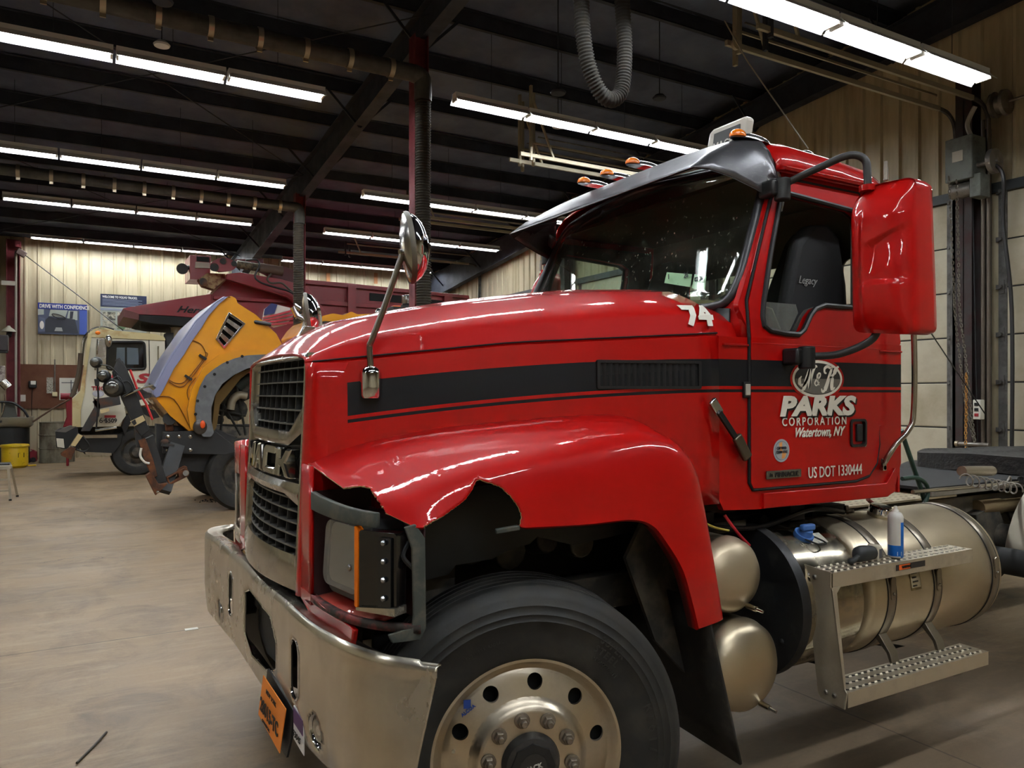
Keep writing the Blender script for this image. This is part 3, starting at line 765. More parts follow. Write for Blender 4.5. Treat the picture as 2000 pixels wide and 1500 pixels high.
for i in range(len(rows) - 1):
    for j in range(nB - 1):
        q = (i * nB + j, i * nB + j + 1, (i + 1) * nB + j + 1, (i + 1) * nB + j); c = (vs[q[0]] + vs[q[2]]) / 2
        if j > 4 and (any(bh(h, c) for h in HB.values()) or any((c.y - a) ** 2 + (c.z - b) ** 2 < r * r for a, b, r in fogs)): continue
        fs.append(q)
mb = MB(); mb.add(vs, fs)
M_BUMP = mat('stainless_bumper', '#cdc6b8', .2, 1., dirt=('#a39a86', 2.2, .4, 1.0, (1, 1, .6)), bump=(2.2, .08))
BU = mb.build('bumper', M_BUMP, TR, smooth=50, solid=.006)
for k, h in HB.items():
    d = MB().plate(h, lambda a, b, d: Vector((.745 + d, a, b)), .05).build('opening_back', mat('dark_mesh', '#1d1c1a', .7, dirt=('#44403a', 20, .45, .7)), BU)  # dark plate closing the back of each bumper opening
    # rolled rim round each opening
    pts = [Vector((lerp(sorted([(y, x) for x, y in BP]), y) - .002, y, z)) for y, z in h]
    MB().tube(pts + [pts[0]], .006, 6, 0, cap=False).build('opening_rim', M_CHROME, BU)
for a, b, r in fogs:
    x = lerp(sorted([(y, x_) for x_, y in BP]), a) 
    nx = Vector((-.97, -.25 if a < YC else .25, 0)); c0 = Vector((x + .02, a, b)); f = MB().cyl(c0 - nx * .03, c0 + nx * .002, r * .86, n=28).build('fog_light', mat('fog_bowl', '#b9bbb8', .15, .95), BU)
    MB().lathe([(r * .84, 0), (r * .7, .008), (r * .4, .013), (0, .015)], c0 + nx * .003, nx, 28, cap=False).build('fog_lens', M_CLEAR, f)
    MB().lathe([(r * .86, .001), (r * .9, .008), (r * 1.0, .012), (r * 1.06, .006), (r * 1.06, -.004)], c0 + nx * .004, nx, 32, cap=False).build('fog_rim', M_CHROME, f)
    MB().cyl(c0 - nx * .01, c0 + nx * .006, .016, n=12).build('fog_bulb', M_CHROME, f)
for yb, zb in ((2.66, .73), (2.70, .705), (3.0, .86), (3.0, .74), (3.72, .86), (3.72, .70), (4.15, .85), (4.2, .75), (4.5, .8), (2.93, .80), (2.93, .68)):
    x = lerp(sorted([(y, x_) for x_, y in BP]), yb); MB().ell((x - .001, yb, zb), (.005, .008, .008), 8, 6).build('bolt', M_RUST, BU)
# licence plate and the small purple plate
x = .70
pl = MB().plate([(2.93, .60), (3.23, .62), (3.245, .66), (3.235, .47), (3.12, .43), (2.97, .425), (2.915, .50)][:0] or [(2.845, .60), (3.135, .635), (3.145, .48), (2.865, .435)], lambda a, b, d: Vector((.662 - .10 * (.63 - b) + .08 * (3.0 - a) + d, a, b)), .003).build('license_plate', mat('orange_plate', '#f08a2c', .5), BU)
text('28015-TC', .078, (.636, 3.118, .512), mat('plate_ink', '#191512', .6), BU, rz=-85.4, ry=-8, sx=.70, bold=.002)
text('COMMERCIAL', .017, (.634, 3.07, .482), MATS['plate_ink'], BU, rz=-85.4, ry=-7, sx=.9)
text('NEW YORK', .026, (.645, 3.05, .594), MATS['plate_ink'], BU, rz=-85.4, ry=-7, sx=.9)
MB().plate([(2.82, .60), (3.145, .655), (3.15, .61), (3.145, .5), (3.14, .45), (2.85, .42), (2.82, .5)], lambda a, b, d: Vector((.68 - .08 * (.63 - b) + .08 * (3.0 - a) + d, a, b)), .008).build('plate_bracket', M_BLACK, BU)
MB().plate([(2.715, .60), (2.805, .625), (2.805, .505), (2.715, .475)], lambda a, b, d: Vector((.690 + d + .15 * (2.805 - a), a, b)), .003).build('permit_plate', mat('permit_white', '#e6e4e4', .4), BU)
MB().plate([(2.72, .598), (2.80, .620), (2.80, .566), (2.72, .543)], lambda a, b, d: Vector((.6875 + d + .15 * (2.805 - a), a, b)), .002).build('permit_band', mat('permit_purple', '#4c2a5c', .4), BU)
text('3304S', .034, (.6855, 2.798, .522), MATS['plate_ink'], BU, rz=-81.5, ry=-12, sx=.8)
# structure behind the bumper
mb = MB().box(.78, 2.6, .70, .84, 4.2, .92).box(.84, 2.95, .6, 1.0, 3.05, .95).box(.84, 3.75, .6, 1.0, 3.85, .95)
mb.build('bumper_support', M_FRAME, TR, smooth=0, bevel=.004)
mb = MB()
for k in range(7): 
    y = 2.55 + k * .1; mb.tube([(.9, y, .98), (.84, y + .05, 1.0), (.85, y + .12, .97), (.92, y + .2, .95)], .014, 8, 4)
mb.build('wiring', M_BLACK, TR)
# ---- wheel
def wheel(c, phi, root, steer=True, outer=-1, rad=.562):
    c = Vector(c); ax = Vector((-math.sin(phi), -math.cos(phi), 0)) * (1 if outer < 0 else -1)
    tx = Vector((math.cos(phi), -math.sin(phi), 0)); W = .28
    tr = MB()
    R0 = .312
    prof = [(R0, .0), (R0 + .012, .012), (R0 + .03, .018), (.40, .026), (.452, .028), (.456, .031), (.46, .028), (.475, .027), (.478, .029), (.481, .026), (.500, .020), (.506, .022), (.511, .017), (.528, .008), (.536, .004), (.546, -.008), (rad - .002, -.022), (rad, -.035)]
    g = []
    for k in range(5):
        d0 = -.035 - (W - .07) * k / 5; 
        g += [(rad, d0 - .002), (rad, d0 - .033), (rad - .012, d0 - .035), (rad - .012, d0 - .040), (rad, d0 - .042)]
    prof += g + [(rad, -W + .035), (rad - .02, -W + .006), (.45, -W - .02), (R0, -W)]
    tr.lathe(prof, c, ax, 96, cap=False)
    for v in tr.v: v.z = max(v.z, .002)
    T = tr.build('tire', M_RUB, root, smooth=40)
    rim = MB()
    rim.lathe([(R0 + .02, .006), (R0 + .016, .013), (R0 + .006, .014), (R0 - .002, .008), (R0 - .012, -.004), (R0 - .02, -.012), (.288, -.014), (.286, -.03), (.284, -.2), (R0, -W)], c, ax, 96, cap=False)
    hz_ = lambda r: lerp([(.0, .045), (.165, .045), (.176, .040), (.19, .022), (.20, .014), (.215, .010), (.27, -.006), (.288, -.014)], r)
    def pt(r, a): return c + tx * (r * math.cos(a)) + Vector((0, 0, 1)) * (r * math.sin(a)) + ax * hz_(r)
    rim.rings([[pt(r, 2 * PI * j / 120) for j in range(120)] for r in (.098, .11, .13, .15, .16, .165, .168, .172, .176, .182, .19, .196, .203)], True)
    rim.rings([[pt(r, 2 * PI * j / 120) for j in range(120)] for r in (.282, .285, .288)], True)
    for k in range(10):
        a0 = 2 * PI * k / 10 + R(12); rh = .0265; rcn = .248; m_ = 24; loops = []
        bnd = []
        cs = [math.atan2(sa * (PI / 10) * rcn, rr_ - rcn) % (2 * PI) for sa in (1, -1) for rr_ in (.282, .203)]
        ths = sorted([2 * PI * j / m_ for j in range(m_)] + cs); m_ = len(ths)
        for th in ths:
            dr, da = math.cos(th), math.sin(th) / rcn
            # reach the sector boundary
            t = min((.282 - rcn) / dr if dr > 1e-6 else 9, (.203 - rcn) / dr if dr < -1e-6 else 9, (PI / 10) / abs(da) if abs(da) > 1e-6 else 9)
            bnd.append((rcn + dr * t, a0 + da * t))
        cir = [(rcn + rh * math.cos(th), a0 + rh / rcn * math.sin(th)) for th in ths]
        inn = [Vector(pt(r, a)) - ax * .012 for r, a in cir]
        lp = [inn] + [[pt(cr + (br - cr) * q, ca + (ba - ca) * q) for (cr, ca), (br, ba) in zip(cir, bnd)] for q in (0, .2, .5, 1)]
        rim.rings(lp, True)
    RM = rim.build('rim', M_ALUW, root, smooth=35)
    MB().lathe([(.0, -.05), (.285, -.06), (.285, -.07)], c, ax, 40, cap=False).build('brake_drum', M_DARK, root)
    h = MB().lathe([(.100, .03), (.098, .052), (.088, .075), (.06, .083), (.045, .085), (.044, .089), (.0, .089)], c, ax, 40, cap=False)
    HBc = h.build('hub_cap', mat('hub_black', '#2a2826', .5, dirt=('#5a5146', 14, .5, .8)), root, smooth=35)
    h = MB().lathe([(.078, .074), (.074, .084), (.05, .087), (0, .087)], c, ax, 8, cap=False); h.build('hub_octagon', M_BLACK, HBc, smooth=0)
    for k in range(10):
        a = 2 * PI * (k + .5) / 10 + R(12); p0 = c + tx * (.1425 * math.cos(a)) + Vector((0, 0, .1425 * math.sin(a)))
        nt = MB().lathe([(.026, .046), (.026, .052), (.021, .054)], p0, ax, 20).build('lug_nut', M_NUT, root)
        MB().lathe([(.020, .052), (.020, .068), (.017, .072)], p0, ax, 6).build('nut_head', M_NUT, nt, smooth=0)
        MB().lathe([(.0115, .07), (.0115, .083), (.009, .086)], p0, ax, 12).build('stud', M_NUT, nt)
    MB().cyl(c + tx * -.245 + ax * -.02 + Vector((0, 0, .035)), c + tx * -.25 + ax * .005 + Vector((0, 0, .04)), .006, n=8).build('valve_stem', M_CHROME, root)
    # raised sidewall lettering
    def arc(body, r, a_mid, size, bold=.001, flip=False, mt=M_RUBL, sx=.9):
        k = len(body); adv = size * .72 * sx / r
        for i, ch in enumerate(body):
            if ch == ' ': continue
            a = a_mid - (i - (k - 1) / 2) * adv
            off = lerp([(.32, .022), (.40, .0265), (.45, .0282), (.5, .02)], r)
            p = c + tx * (r * math.cos(a)) + Vector((0, 0, r * math.sin(a))) + ax * off
            cu = bpy.data.curves.new('t', 'FONT'); cu.body = ch; cu.size = size; cu.extrude = .0016; cu.align_x = 'CENTER'; cu.offset = bold; cu.resolution_u = 2
            t = bpy.data.objects.new('t', cu); me = bpy.data.meshes.new_from_object(t); bpy.data.objects.remove(t)
            up_ = tx * math.cos(a) + Vector((0, 0, math.sin(a))); ri = up_.cross(ax)
            M = Matrix(((ri.x * sx, up_.x, ax.x, p.x), (ri.y * sx, up_.y, ax.y, p.y), (ri.z * sx, up_.z, ax.z, p.z), (0, 0, 0, 1)))
            vs = [M @ v.co for v in me.vertices]; L_.add(vs, [tuple(f.vertices) for f in me.polygons])
    L_ = MB(); arc('SUPER', .445, R(50), .033); arc('STEEL', .41, R(50), .033); arc('RY617', .425, R(8), .055); arc('11R24.5', .40, R(150), .036)
    arc('REGROOVABLE', .385, R(47), .016, 0); arc('TUBELESS RADIAL', .40, R(112), .014, 0); 
    L_.build('lettering', M_RUBL, T, smooth=0)
    if steer:
        text('MACK', .022, c + ax * .09 + tx * -.031 + Vector((0, 0, -.014)), mat('hub_ink', '#b9b5ac', .5), HBc, rz=-math.degrees(phi), ry=14, bold=.0008)
        q = c + tx * -.205 + Vector((0, 0, .165)) + ax * .008
        MB().beam(q + Vector((0, 0, .028)) - tx * .012, q + Vector((0, 0, .028)) + tx * .012, .003, .028, up=(0, 0, 1)).build('sticker', mat('sticker_blue', '#1f3f86', .4), RM)
        text('ALCOA', .016, q - tx * .016 + ax * .002 + Vector((0, 0, -.012)), MATS['sticker_blue'], RM, rz=-math.degrees(phi), ry=35, bold=.0006)
    return T
M_RUBL = mat('rubber_raised', '#252422', .6)
M_NUT = mat('nut_steel', '#857c6f', .45, .8, dirt=('#5c4a3a', 25, .45, .75))
WC = P(1027, 1472, Y=2.215)
wheel((WC.x, 2.205, .542), R(17), TR)
MB().lathe([(.3, 0), (.5, .0), (.551, -.03), (.551, -.25), (.5, -.28), (.3, -.28)], (WC.x, 2 * YC - 2.215, .551), (-.29, .957, 0), 48).build('tire', M_RUB, TR)
MB().cyl((WC.x + .0, 2.5, .53), (WC.x, 4.3, .53), .06).build('axle', M_FRAME, TR)
# wheel housing, mudflap and the dark machinery that shows round the wheel
liner = [(812, 1000), (850, 985), (930, 950), (1010, 940), (1100, 930), (1300, 950), (1360, 1010), (1330, 1060), (1230, 1040), (1120, 1065), (1050, 1048), (1035, 1062), (985, 1078), (962, 1092), (890, 1104), (876, 1122), (820, 1136)]
MB().pix(liner, 2.5, .02).build('wheel_liner', mat('liner_plastic', '#1b1c1c', .5), TR)
MB().box(1.0, 2.82, .62, 2.3, 2.85, 1.5).build('inner_panel', M_DARK, TR, smooth=0)
mb = MB().box(1.3, 2.6, .85, 2.2, 2.7, .99).box(1.0, 2.62, .95, 1.25, 2.72, 1.25)
for k in range(5): mb.cyl((1.15 + k * .17, 2.62, 1.13 + .03 * (k % 2)), (1.15 + k * .17, 2.75, 1.13), .05 + .01 * (k % 3), n=12)
mb.build('suspension', M_FRAME, TR, bevel=.005)
mb = MB().rings([[Vector((2.12 + .02 * t, 2.20 + .0 * t, .95 - t * .0)) + Vector((t * .17, 0, -.67 * t)) + Vector((0, yy, (yy * .06) * (1 if t > .9 else 0))) for yy in (0, .15, .3, .5, .62)] for t in (0, .2, .4, .6, .8, 1)], close=False)
mb.build('mud_flap', mat('flap_rubber', '#1d1c1b', .55, dirt=('#45413a', 18, .5, .8)), TR, solid=.012)
mb = MB().plate([(2.0, 1.26), (2.12, 1.22), (2.30, .9), (2.25, .55), (2.05, .75), (1.9, 1.1)], lambda a, b, d: Vector((a, 2.42 + d, b)), .02)
mb.build('flap_bracket', M_FRAME, TR, smooth=0)
# torn metal tab left hanging at the fender edge
mb = MB().beam(P(968, 1038, Y=2.22), P(1014, 1030, Y=2.2), .02, .016); mb.build('bracket_tab', M_GREY, TR, bevel=.003)
# ---- cab
def schlick(n, f0=.05):
    lw = n.a('ShaderNodeLayerWeight', i_Blend=.5)
    return n.math('ADD', n.math('MULTIPLY', n.math('POWER', lw.outputs['Facing'], 4), 1 - f0), f0)
def clear_glass(name, tint):
    m = bpy.data.materials.new(name); m.use_nodes = True; n = N(m); out = n.n['Material Output']
    tr = n.a('ShaderNodeBsdfTransparent'); tr.inputs[0].default_value = tint
    gl = n.a('ShaderNodeBsdfGlossy'); gl.inputs['Roughness'].default_value = .02
    fr = schlick(n)
    mx = n.a('ShaderNodeMixShader'); n.k(fr, mx.inputs[0]); n.k(tr.outputs[0], mx.inputs[1]); n.k(gl.outputs[0], mx.inputs[2])
    n.k(mx.outputs[0], out.inputs['Surface']); return m
M_SG = clear_glass('side_glass', (.92, .96, .93, 1))
LEAN = lambda z: 2.42 + max(0, z - 2.0) * .12
def side(x, z, d=0): return Vector((x, LEAN(z) + d, z))
def mir(f): return lambda a, b, d: (lambda v: Vector((v.x, 2 * YC - v.y, v.z)))(f(a, b, d))
def spx(u, w, y=2.42):
    "photo pixel -> (x, z) on the leaning cab side"
    for _ in range(6): p = P(u, w, Y=y); y = LEAN(p.z)
    return (p.x, p.z)
WIN = [spx(*p) for p in [(1521, 384), (1532, 378), (1600, 396), (1660, 412), (1676, 425), (1680, 460), (1680, 602), (1640, 600), (1606, 597), (1588, 604), (1578, 618), (1566, 645), (1556, 654), (1530, 652), (1500, 646), (1488, 636), (1485, 618), (1487, 590), (1500, 500)]]
# body side behind the door and above it
body_up = [(2.60, 2.0), (2.53, 2.14), (2.69, 2.45), (2.84, 2.76), (2.86, 2.80), (3.66, 2.80), (3.665, 2.0)]
body_lo = [(2.40, 2.0), (2.40, 1.30), (2.43, 1.25), (2.62, 1.24), (3.56, 1.235), (3.62, 1.29), (3.665, 1.40), (3.665, 2.0)]
both_ = (lambda f: f, mir)
for q, f in enumerate(both_):
    mb = MB().plate(rpoly(body_up, .02), f(side), .03, [WIN])
    mb.plate(body_lo, f(side), .03)
    mb.build('cab_side', M_RED, TR, smooth=30)
    # lower sill, tucked in
    MB().plate([(2.66, 1.31), (3.53, 1.305), (3.60, 1.38), (3.60, 1.26), (3.53, 1.236), (2.66, 1.242)], f(lambda a, b, d: Vector((a, 2.405 + d, b))), .02).build('sill', M_RED0, TR, bevel=.004)
    # door
    ds = lambda a, b, d: side(a, b, d - .010)
    door_up = [(2.585, 2.0), (2.59, 2.16), (2.72, 2.46), (2.83, 2.70), (2.87, 2.745), (2.93, 2.76), (3.44, 2.76), (3.47, 2.72), (3.475, 2.0)]
    door_lo = [(2.585, 2.0), (2.585, 1.36), (2.60, 1.335), (3.30, 1.335), (3.40, 1.355), (3.455, 1.41), (3.475, 1.50), (3.475, 2.0)]
    hnd = rrect(3.255, 1.50, 3.365, 1.625, .018)
    DR = MB().plate(door_up, f(ds), .03, [WIN]).plate(door_lo, f(ds), .03, [hnd]).build('door', M_RED, TR, smooth=30)
    # dark gap round the door
    pts = [f(side)(a, b, -.0035) for a, b in [(2.578, 2.0), (2.578, 1.36), (2.60, 1.328), (3.30, 1.327), (3.40, 1.347), (3.461, 1.405), (3.482, 1.50), (3.482, 2.7), (3.45, 2.765), (2.93, 2.768), (2.865, 2.752), (2.825, 2.71), (2.712, 2.46), (2.582, 2.165), (2.578, 2.0)]]
    MB().tube(pts, .0075, 6, 0, cap=False).build('door_gap', M_DARK, DR)
    # window seal and glass
    inner = []
    c = Vector((sum(p[0] for p in WIN) / len(WIN), sum(p[1] for p in WIN) / len(WIN)))
    pts = [f(side)(a, b, -.012) for a, b in WIN]
    MB().tube(pts + [pts[0]], .013, 8, 0, cap=False).build('window_seal', M_BLACK, DR)
    MB().plate(WIN, f(lambda a, b, d: side(a, b, d + .012)), .003).build('side_window', M_SG, DR) if q else None
    if q == 0:
        low = [p for p in WIN if p[1] < 2.16]
        MB().plate([(2.655, 2.10), (2.68, 2.03), (2.72, 2.02), (2.86, 2.03), (2.94, 2.13), (2.93, 2.17), (2.70, 2.17)], lambda a, b, d: side(a, b, d + .02), .004).build('vent_pane', mat('vent_glass', '#c5cbc5', .05, trans=.8), DR)
# raised body line, handle, badge, sticker, hinge
DR = [o for o in bpy.data.objects if o.name.startswith('door') and o.parent == TR][0]
for z, x0, x1 in ((1.975, 2.59, 3.47), (1.965, 3.48, 3.66), (1.965, 2.42, 2.57)):
    MB().tube([(x0, 2.414, z), (x1, 2.414, z)], .005, 8, 0).build('body_line', M_RED0, DR)
H_ = MB().plate(rrect(3.25, 1.495, 3.37, 1.63, .02), lambda a, b, d: Vector((a, 2.402 + d, b)), .02, [rrect(3.262, 1.507, 3.358, 1.618, .014)]).plate(rrect(3.26, 1.505, 3.36, 1.62, .015), lambda a, b, d: Vector((a, 2.445 + d, b)), .004).build('door_handle', M_BLACK, DR, bevel=.002)
MB().box(3.305, 2.408, 1.52, 3.348, 2.44, 1.605).build('pull', mat('handle_grey', '#222327', .4), H_, bevel=.005)
MB().cyl((3.36, 2.413, 1.503), (3.36, 2.404, 1.503), .01, n=12).build('key_lock', M_CHROME, DR)
yl = 2.4085
def dec(u, w): p = P(u, w, Y=yl); return p.x, p.z
# oval emblem
ex, ez = dec(1597, 740); ea, eb = .165, .081
def oval(a, b, n=40): return [(ex + a * math.cos(2 * PI * i / n), ez + b * math.sin(2 * PI * i / n)) for i in range(n)]
fl = lambda y0: (lambda a, b, d: Vector((a, y0 + d, b)))
EM = MB().plate(oval(ea + .022, eb + .018), fl(yl - .0005), .0004).build('emblem', M_RED0, DR, smooth=0)
MB().plate(oval(ea + .008, eb + .006), fl(yl - .0012), .0004).build('emblem_rim', M_CREAMT, EM, smooth=0)
MB().plate(oval(ea - .006, eb - .007), fl(yl - .002), .0004).build('emblem_field', mat('emblem_black', '#1f2022', .4, rvar=.0), EM, smooth=0)
lowhalf = [(ex + (ea - .01) * math.cos(R(180 + 180 * i / 20)), ez + (eb - .01) * math.sin(R(180 + 180 * i / 20))) for i in range(21)]
MB().plate(lowhalf, fl(yl - .0026), .0003).build('emblem_lower', mat('emblem_grey', '#6b6860', .5), EM, smooth=0)  # lower half of the emblem in grey
TX = lambda b, s, u, w, **k: text(b, s, (lambda q: (q[0], yl - .0035, q[1]))(dec(u, w)), k.pop('mt', M_CREAMT), k.pop('par', DR), **k)
# flowing script N & K drawn as pen strokes
def stroke(pts, par, w=.006, mt=M_CREAMT, y=yl - .004, name='lettering'):
    pts = spline([Vector((a, 0, b)) for a, b in pts], 8); L, Rr = [], []
    for i, p in enumerate(pts):
        d = (pts[min(i + 1, len(pts) - 1)] - pts[max(i - 1, 0)]).normalized(); nrm = Vector((-d.z, 0, d.x))
        t = i / (len(pts) - 1); ww = w * (.35 + .65 * math.sin(PI * t) ** .7) * (1.25 if abs(d.z) > .8 and d.z < 0 else .75)
        L.append(Vector((p.x + nrm.x * ww, y, p.z + nrm.z * ww))); Rr.append(Vector((p.x - nrm.x * ww, y, p.z - nrm.z * ww)))
    return L, Rr
def script(strokes, par, ox, oz, s, w, mt, y, name='lettering'):
    mb = MB()
    for st in strokes:
        L, Rr = stroke([(ox + a * s + b * s * .28, oz + b * s) for a, b in st], par, w, mt, y)
        mb.rings([[a, b] for a, b in zip(L, Rr)], close=False)
    return mb.build(name, mt, par, smooth=0, solid=.0005)
NS = [[(-.45, .55), (-.55, .35), (-.45, .12), (-.22, .05), (-.02, .25), (.06, .6), (.08, 1.0)], [(.08, 1.02), (.16, .6), (.26, .2), (.36, -.15)], [(.36, -.15), (.36, .4), (.40, .85), (.52, 1.1), (.66, 1.05)], [(.08, 1.0), (.0, .5), (-.04, .1), (-.14, -.2), (-.3, -.22)]]
KS = [[(.05, .72), (-.12, .78), (-.18, .98), (.02, 1.1), (.3, 1.02), (.5, 1.08)], [(.42, 1.05), (.34, .6), (.28, .2), (.16, -.2), (-.02, -.28), (-.12, -.12)],
      [(.98, 1.1), (.82, 1.02), (.62, .62), (.38, .48)], [(.38, .48), (.6, .45), (.66, .1), (.78, -.16), (.98, -.05)]]
AS = [[(.42, .2), (.2, -.02), (.0, .12), (.08, .32), (.34, .5), (.36, .7), (.2, .74), (.12, .58), (.2, .3), (.44, .0)]]
script(NS, EM, ex - .09, ez - .035, .085, .0095, M_CREAMT, yl - .0045)
script(AS, EM, ex - .028, ez - .03, .075, .006, M_CREAMT, yl - .0045)
script(KS, EM, ex + .035, ez - .035, .085, .0095, M_CREAMT, yl - .0045)
SH = mat('letter_shadow', '#14130f', .5)
kx = dict(shear=.18, bold=.0062, sx=1.48, space=1.0)
TX('PARKS', .119, 1525, 814.5, mt=SH, **kx)
o = TX('PARKS', .119, 1521, 811, mt=M_CREAMT, **kx)
for v in o.data.vertices: v.co.y -= .002
TX('CORPORATION', .054, 1526, 832, sx=.92, space=1.36, bold=.0006)
# Watertown, NY as script
TX('Watertown, NY', .062, 1549, 854, shear=.42, sx=.83, bold=.0012)
TX('US DOT 1330444', .073, 1577, 934, sx=.72, bold=.0002)
# certified clean idle sticker
sx_, sz_ = dec(1526, 880); disc = lambda r, n=32: [(sx_ + r * math.cos(2 * PI * i / n), sz_ + r * math.sin(2 * PI * i / n)) for i in range(n)]
ST = MB().plate(disc(.052), fl(yl - .001), .0005).build('sticker', mat('sticker_grey', '#a9b0b4', .4), DR, smooth=0)
MB().plate(disc(.0425), fl(yl - .0014), .0003).build('sticker_ring', mat('sticker_navy', '#2b3560', .5), ST, smooth=0)
MB().plate(disc(.041), fl(yl - .002), .0003).build('sticker_field', MATS['sticker_grey'], ST, smooth=0)
MB().plate([(sx_ - .017, sz_ + .034), (sx_ + .003, sz_ + .04), (sx_ + .003, sz_), (sx_ + .03, sz_ - .012), (sx_ + .02, sz_ - .034), (sx_ + .0, sz_ - .038), (sx_ + .003, sz_ - .006), (sx_ - .01, sz_)], fl(yl - .0026), .0003).build('sticker_state', mat('sticker_orange', '#e9a35c', .5), ST, smooth=0)
inkm = mat('sticker_ink', '#1c2030', .5)
text('CERTIFIED', .0165, (sx_ - .033, yl - .0035, sz_ + .006), inkm, ST, sx=.82, bold=.0004); text('CLEAN IDLE', .0165, (sx_ - .037, yl - .0035, sz_ - .0115), inkm, ST, sx=.82, bold=.0004)
# name plate
a0, a1 = dec(1495, 935), dec(1563, 921)
NP = MB().plate([(a0[0], 1.372), (a1[0], 1.372), (a1[0], 1.408), (a0[0], 1.408)], fl(yl - .008), .008).build('name_plate', mat('plate_chrome', '#8e8b84', .25, .9), DR, bevel=.003)
text('PINNACLE', .03, (a0[0] + .052, yl - .0095, 1.379), SH, NP, sx=1.08, bold=.0008)
MB().plate([(a0[0] + .015, 1.381), (a0[0] + .04, 1.381), (a0[0] + .034, 1.396), (a0[0] + .028, 1.39), (a0[0] + .022, 1.4)], fl(yl - .0095), .001).build('crest', SH, NP)
MB().box(2.545, 2.40, 1.745, 2.572, 2.42, 1.795).build('side_marker', mat('marker_grey', '#b9b6a8', .4), TR, bevel=.003)
MB().box(2.54, 2.405, 1.735, 2.577, 2.42, 1.805).build('marker_base', M_BLACK, TR, bevel=.003)
# air intake grille in the stripe on the hood
IN = MB()
hy = lambda x: lerp([(.80, 2.89), (2.41, 2.425)], x)
A = P(1168, 703, Y=2.56); B = P(1359, 765, Y=2.47)
x0, x1 = A.x, B.x
def onh(x, z, d): return Vector((x, hy(x) - .012 + d, z))
g = MB().plate(rrect(x0, 1.772, x1, 1.892, .008), lambda a, b, d: onh(a, b, d - .006), .012, [rrect(x0 + .012, 1.784, x1 - .012, 1.88, .004)])
IG = g.build('side_intake', M_BLACK, TR, smooth=0)
mb = MB()
for k in range(16):
    xx = x0 + .02 + (x1 - x0 - .04) * (k + .5) / 16
    mb.rings([[onh(xx - .006, z, .004), onh(xx + .004, z, -.006), onh(xx + .008, z, .004)] for z in (1.784, 1.88)], True, True, True)
mb.build('louvres', M_BLACK, IG, smooth=0)
MB().plate(rrect(x0 + .01, 1.782, x1 - .01, 1.882, .004), lambda a, b, d: onh(a, b, d + .004), .002).build('intake_back', M_DARK, IG, smooth=0)
def on_hood(v):
    s = [(p.y, p.z) for p in hood_sec(v.x)]
    for (ya, za), (yb, zb) in zip(s[:-12], s[1:]):
        if za >= v.z >= zb and za != zb: y = ya + (yb - ya) * (za - v.z) / (za - zb); return Vector((v.x, y - .012 + (v.y - q74.y), v.z))
    return Vector((v.x, 2.45, v.z))
q74 = P(1336, 634, Y=2.50)
text('74', .124, (q74.x, q74.y, q74.z), M_CREAMT, TR, bold=.006, sx=.95, shear=.12, spline_to=on_hood)
# hood latch (chrome anchor, rubber strap, catch)
p1 = P(1400, 795, Y=2.40); p2 = P(1450, 880, Y=2.395)
LT = MB().beam(p1 + Vector((-.03, 0, .03)), p1 + Vector((.02, 0, -.03)), .045, .02, up=(0, 1, 0)).build('hood_latch', M_CHROME, TR, bevel=.008)
MB().beam(p1 + Vector((0, -.012, -.02)), p2 + Vector((0, -.01, .0)), .026, .014, up=(0, 1, 0)).build('strap', M_BLACK, LT, bevel=.003)
MB().beam(p2 + Vector((-.045, -.008, .065)), p2 + Vector((.025, -.008, -.035)), .05, .024, up=(0, 1, 0)).build('catch', mat('catch_metal', '#6d665a', .35, .9), LT, bevel=.009)
# roof
mb = MB(); prof = [(2.50, 2.79), (2.492, 2.83), (2.50, 2.87), (2.53, 2.915), (2.60, 2.955), (2.75, 2.985), (3.0, 3.01), (YC, 3.025)]
rf = []
for x, dz, sc_ in ((2.84, -.03, .7), (2.88, .0, .9), (2.98, .012, 1), (3.3, .0, 1), (3.55, -.02, 1), (3.64, -.05, .9), (3.67, -.12, .6)):
    half = [(y, 2.79 + (z - 2.79) * (1 if sc_ == 1 else .75 + .25 * sc_) + (dz * min(1, (z - 2.79) * 12))) for y, z in prof]
    rf.append([Vector((x, y, z)) for y, z in half] + [Vector((x, 2 * YC - y, z)) for y, z in reversed(half[:-1])])
mb.rings(rf, False); RF = mb.build('roof', M_RED0, TR, smooth=60, solid=.01)
for f in both_:
    mb = MB().rings([[f(lambda a, b, d: Vector((a, d, b)))(x, z, y) for y, z in ((2.515, 2.80), (2.46, 2.79), (2.452, 2.805), (2.50, 2.825))] for x in (2.86, 3.1, 3.4, 3.66)], True, True, True)
    mb.build('drip_rail', M_RED0, TR, bevel=.003)
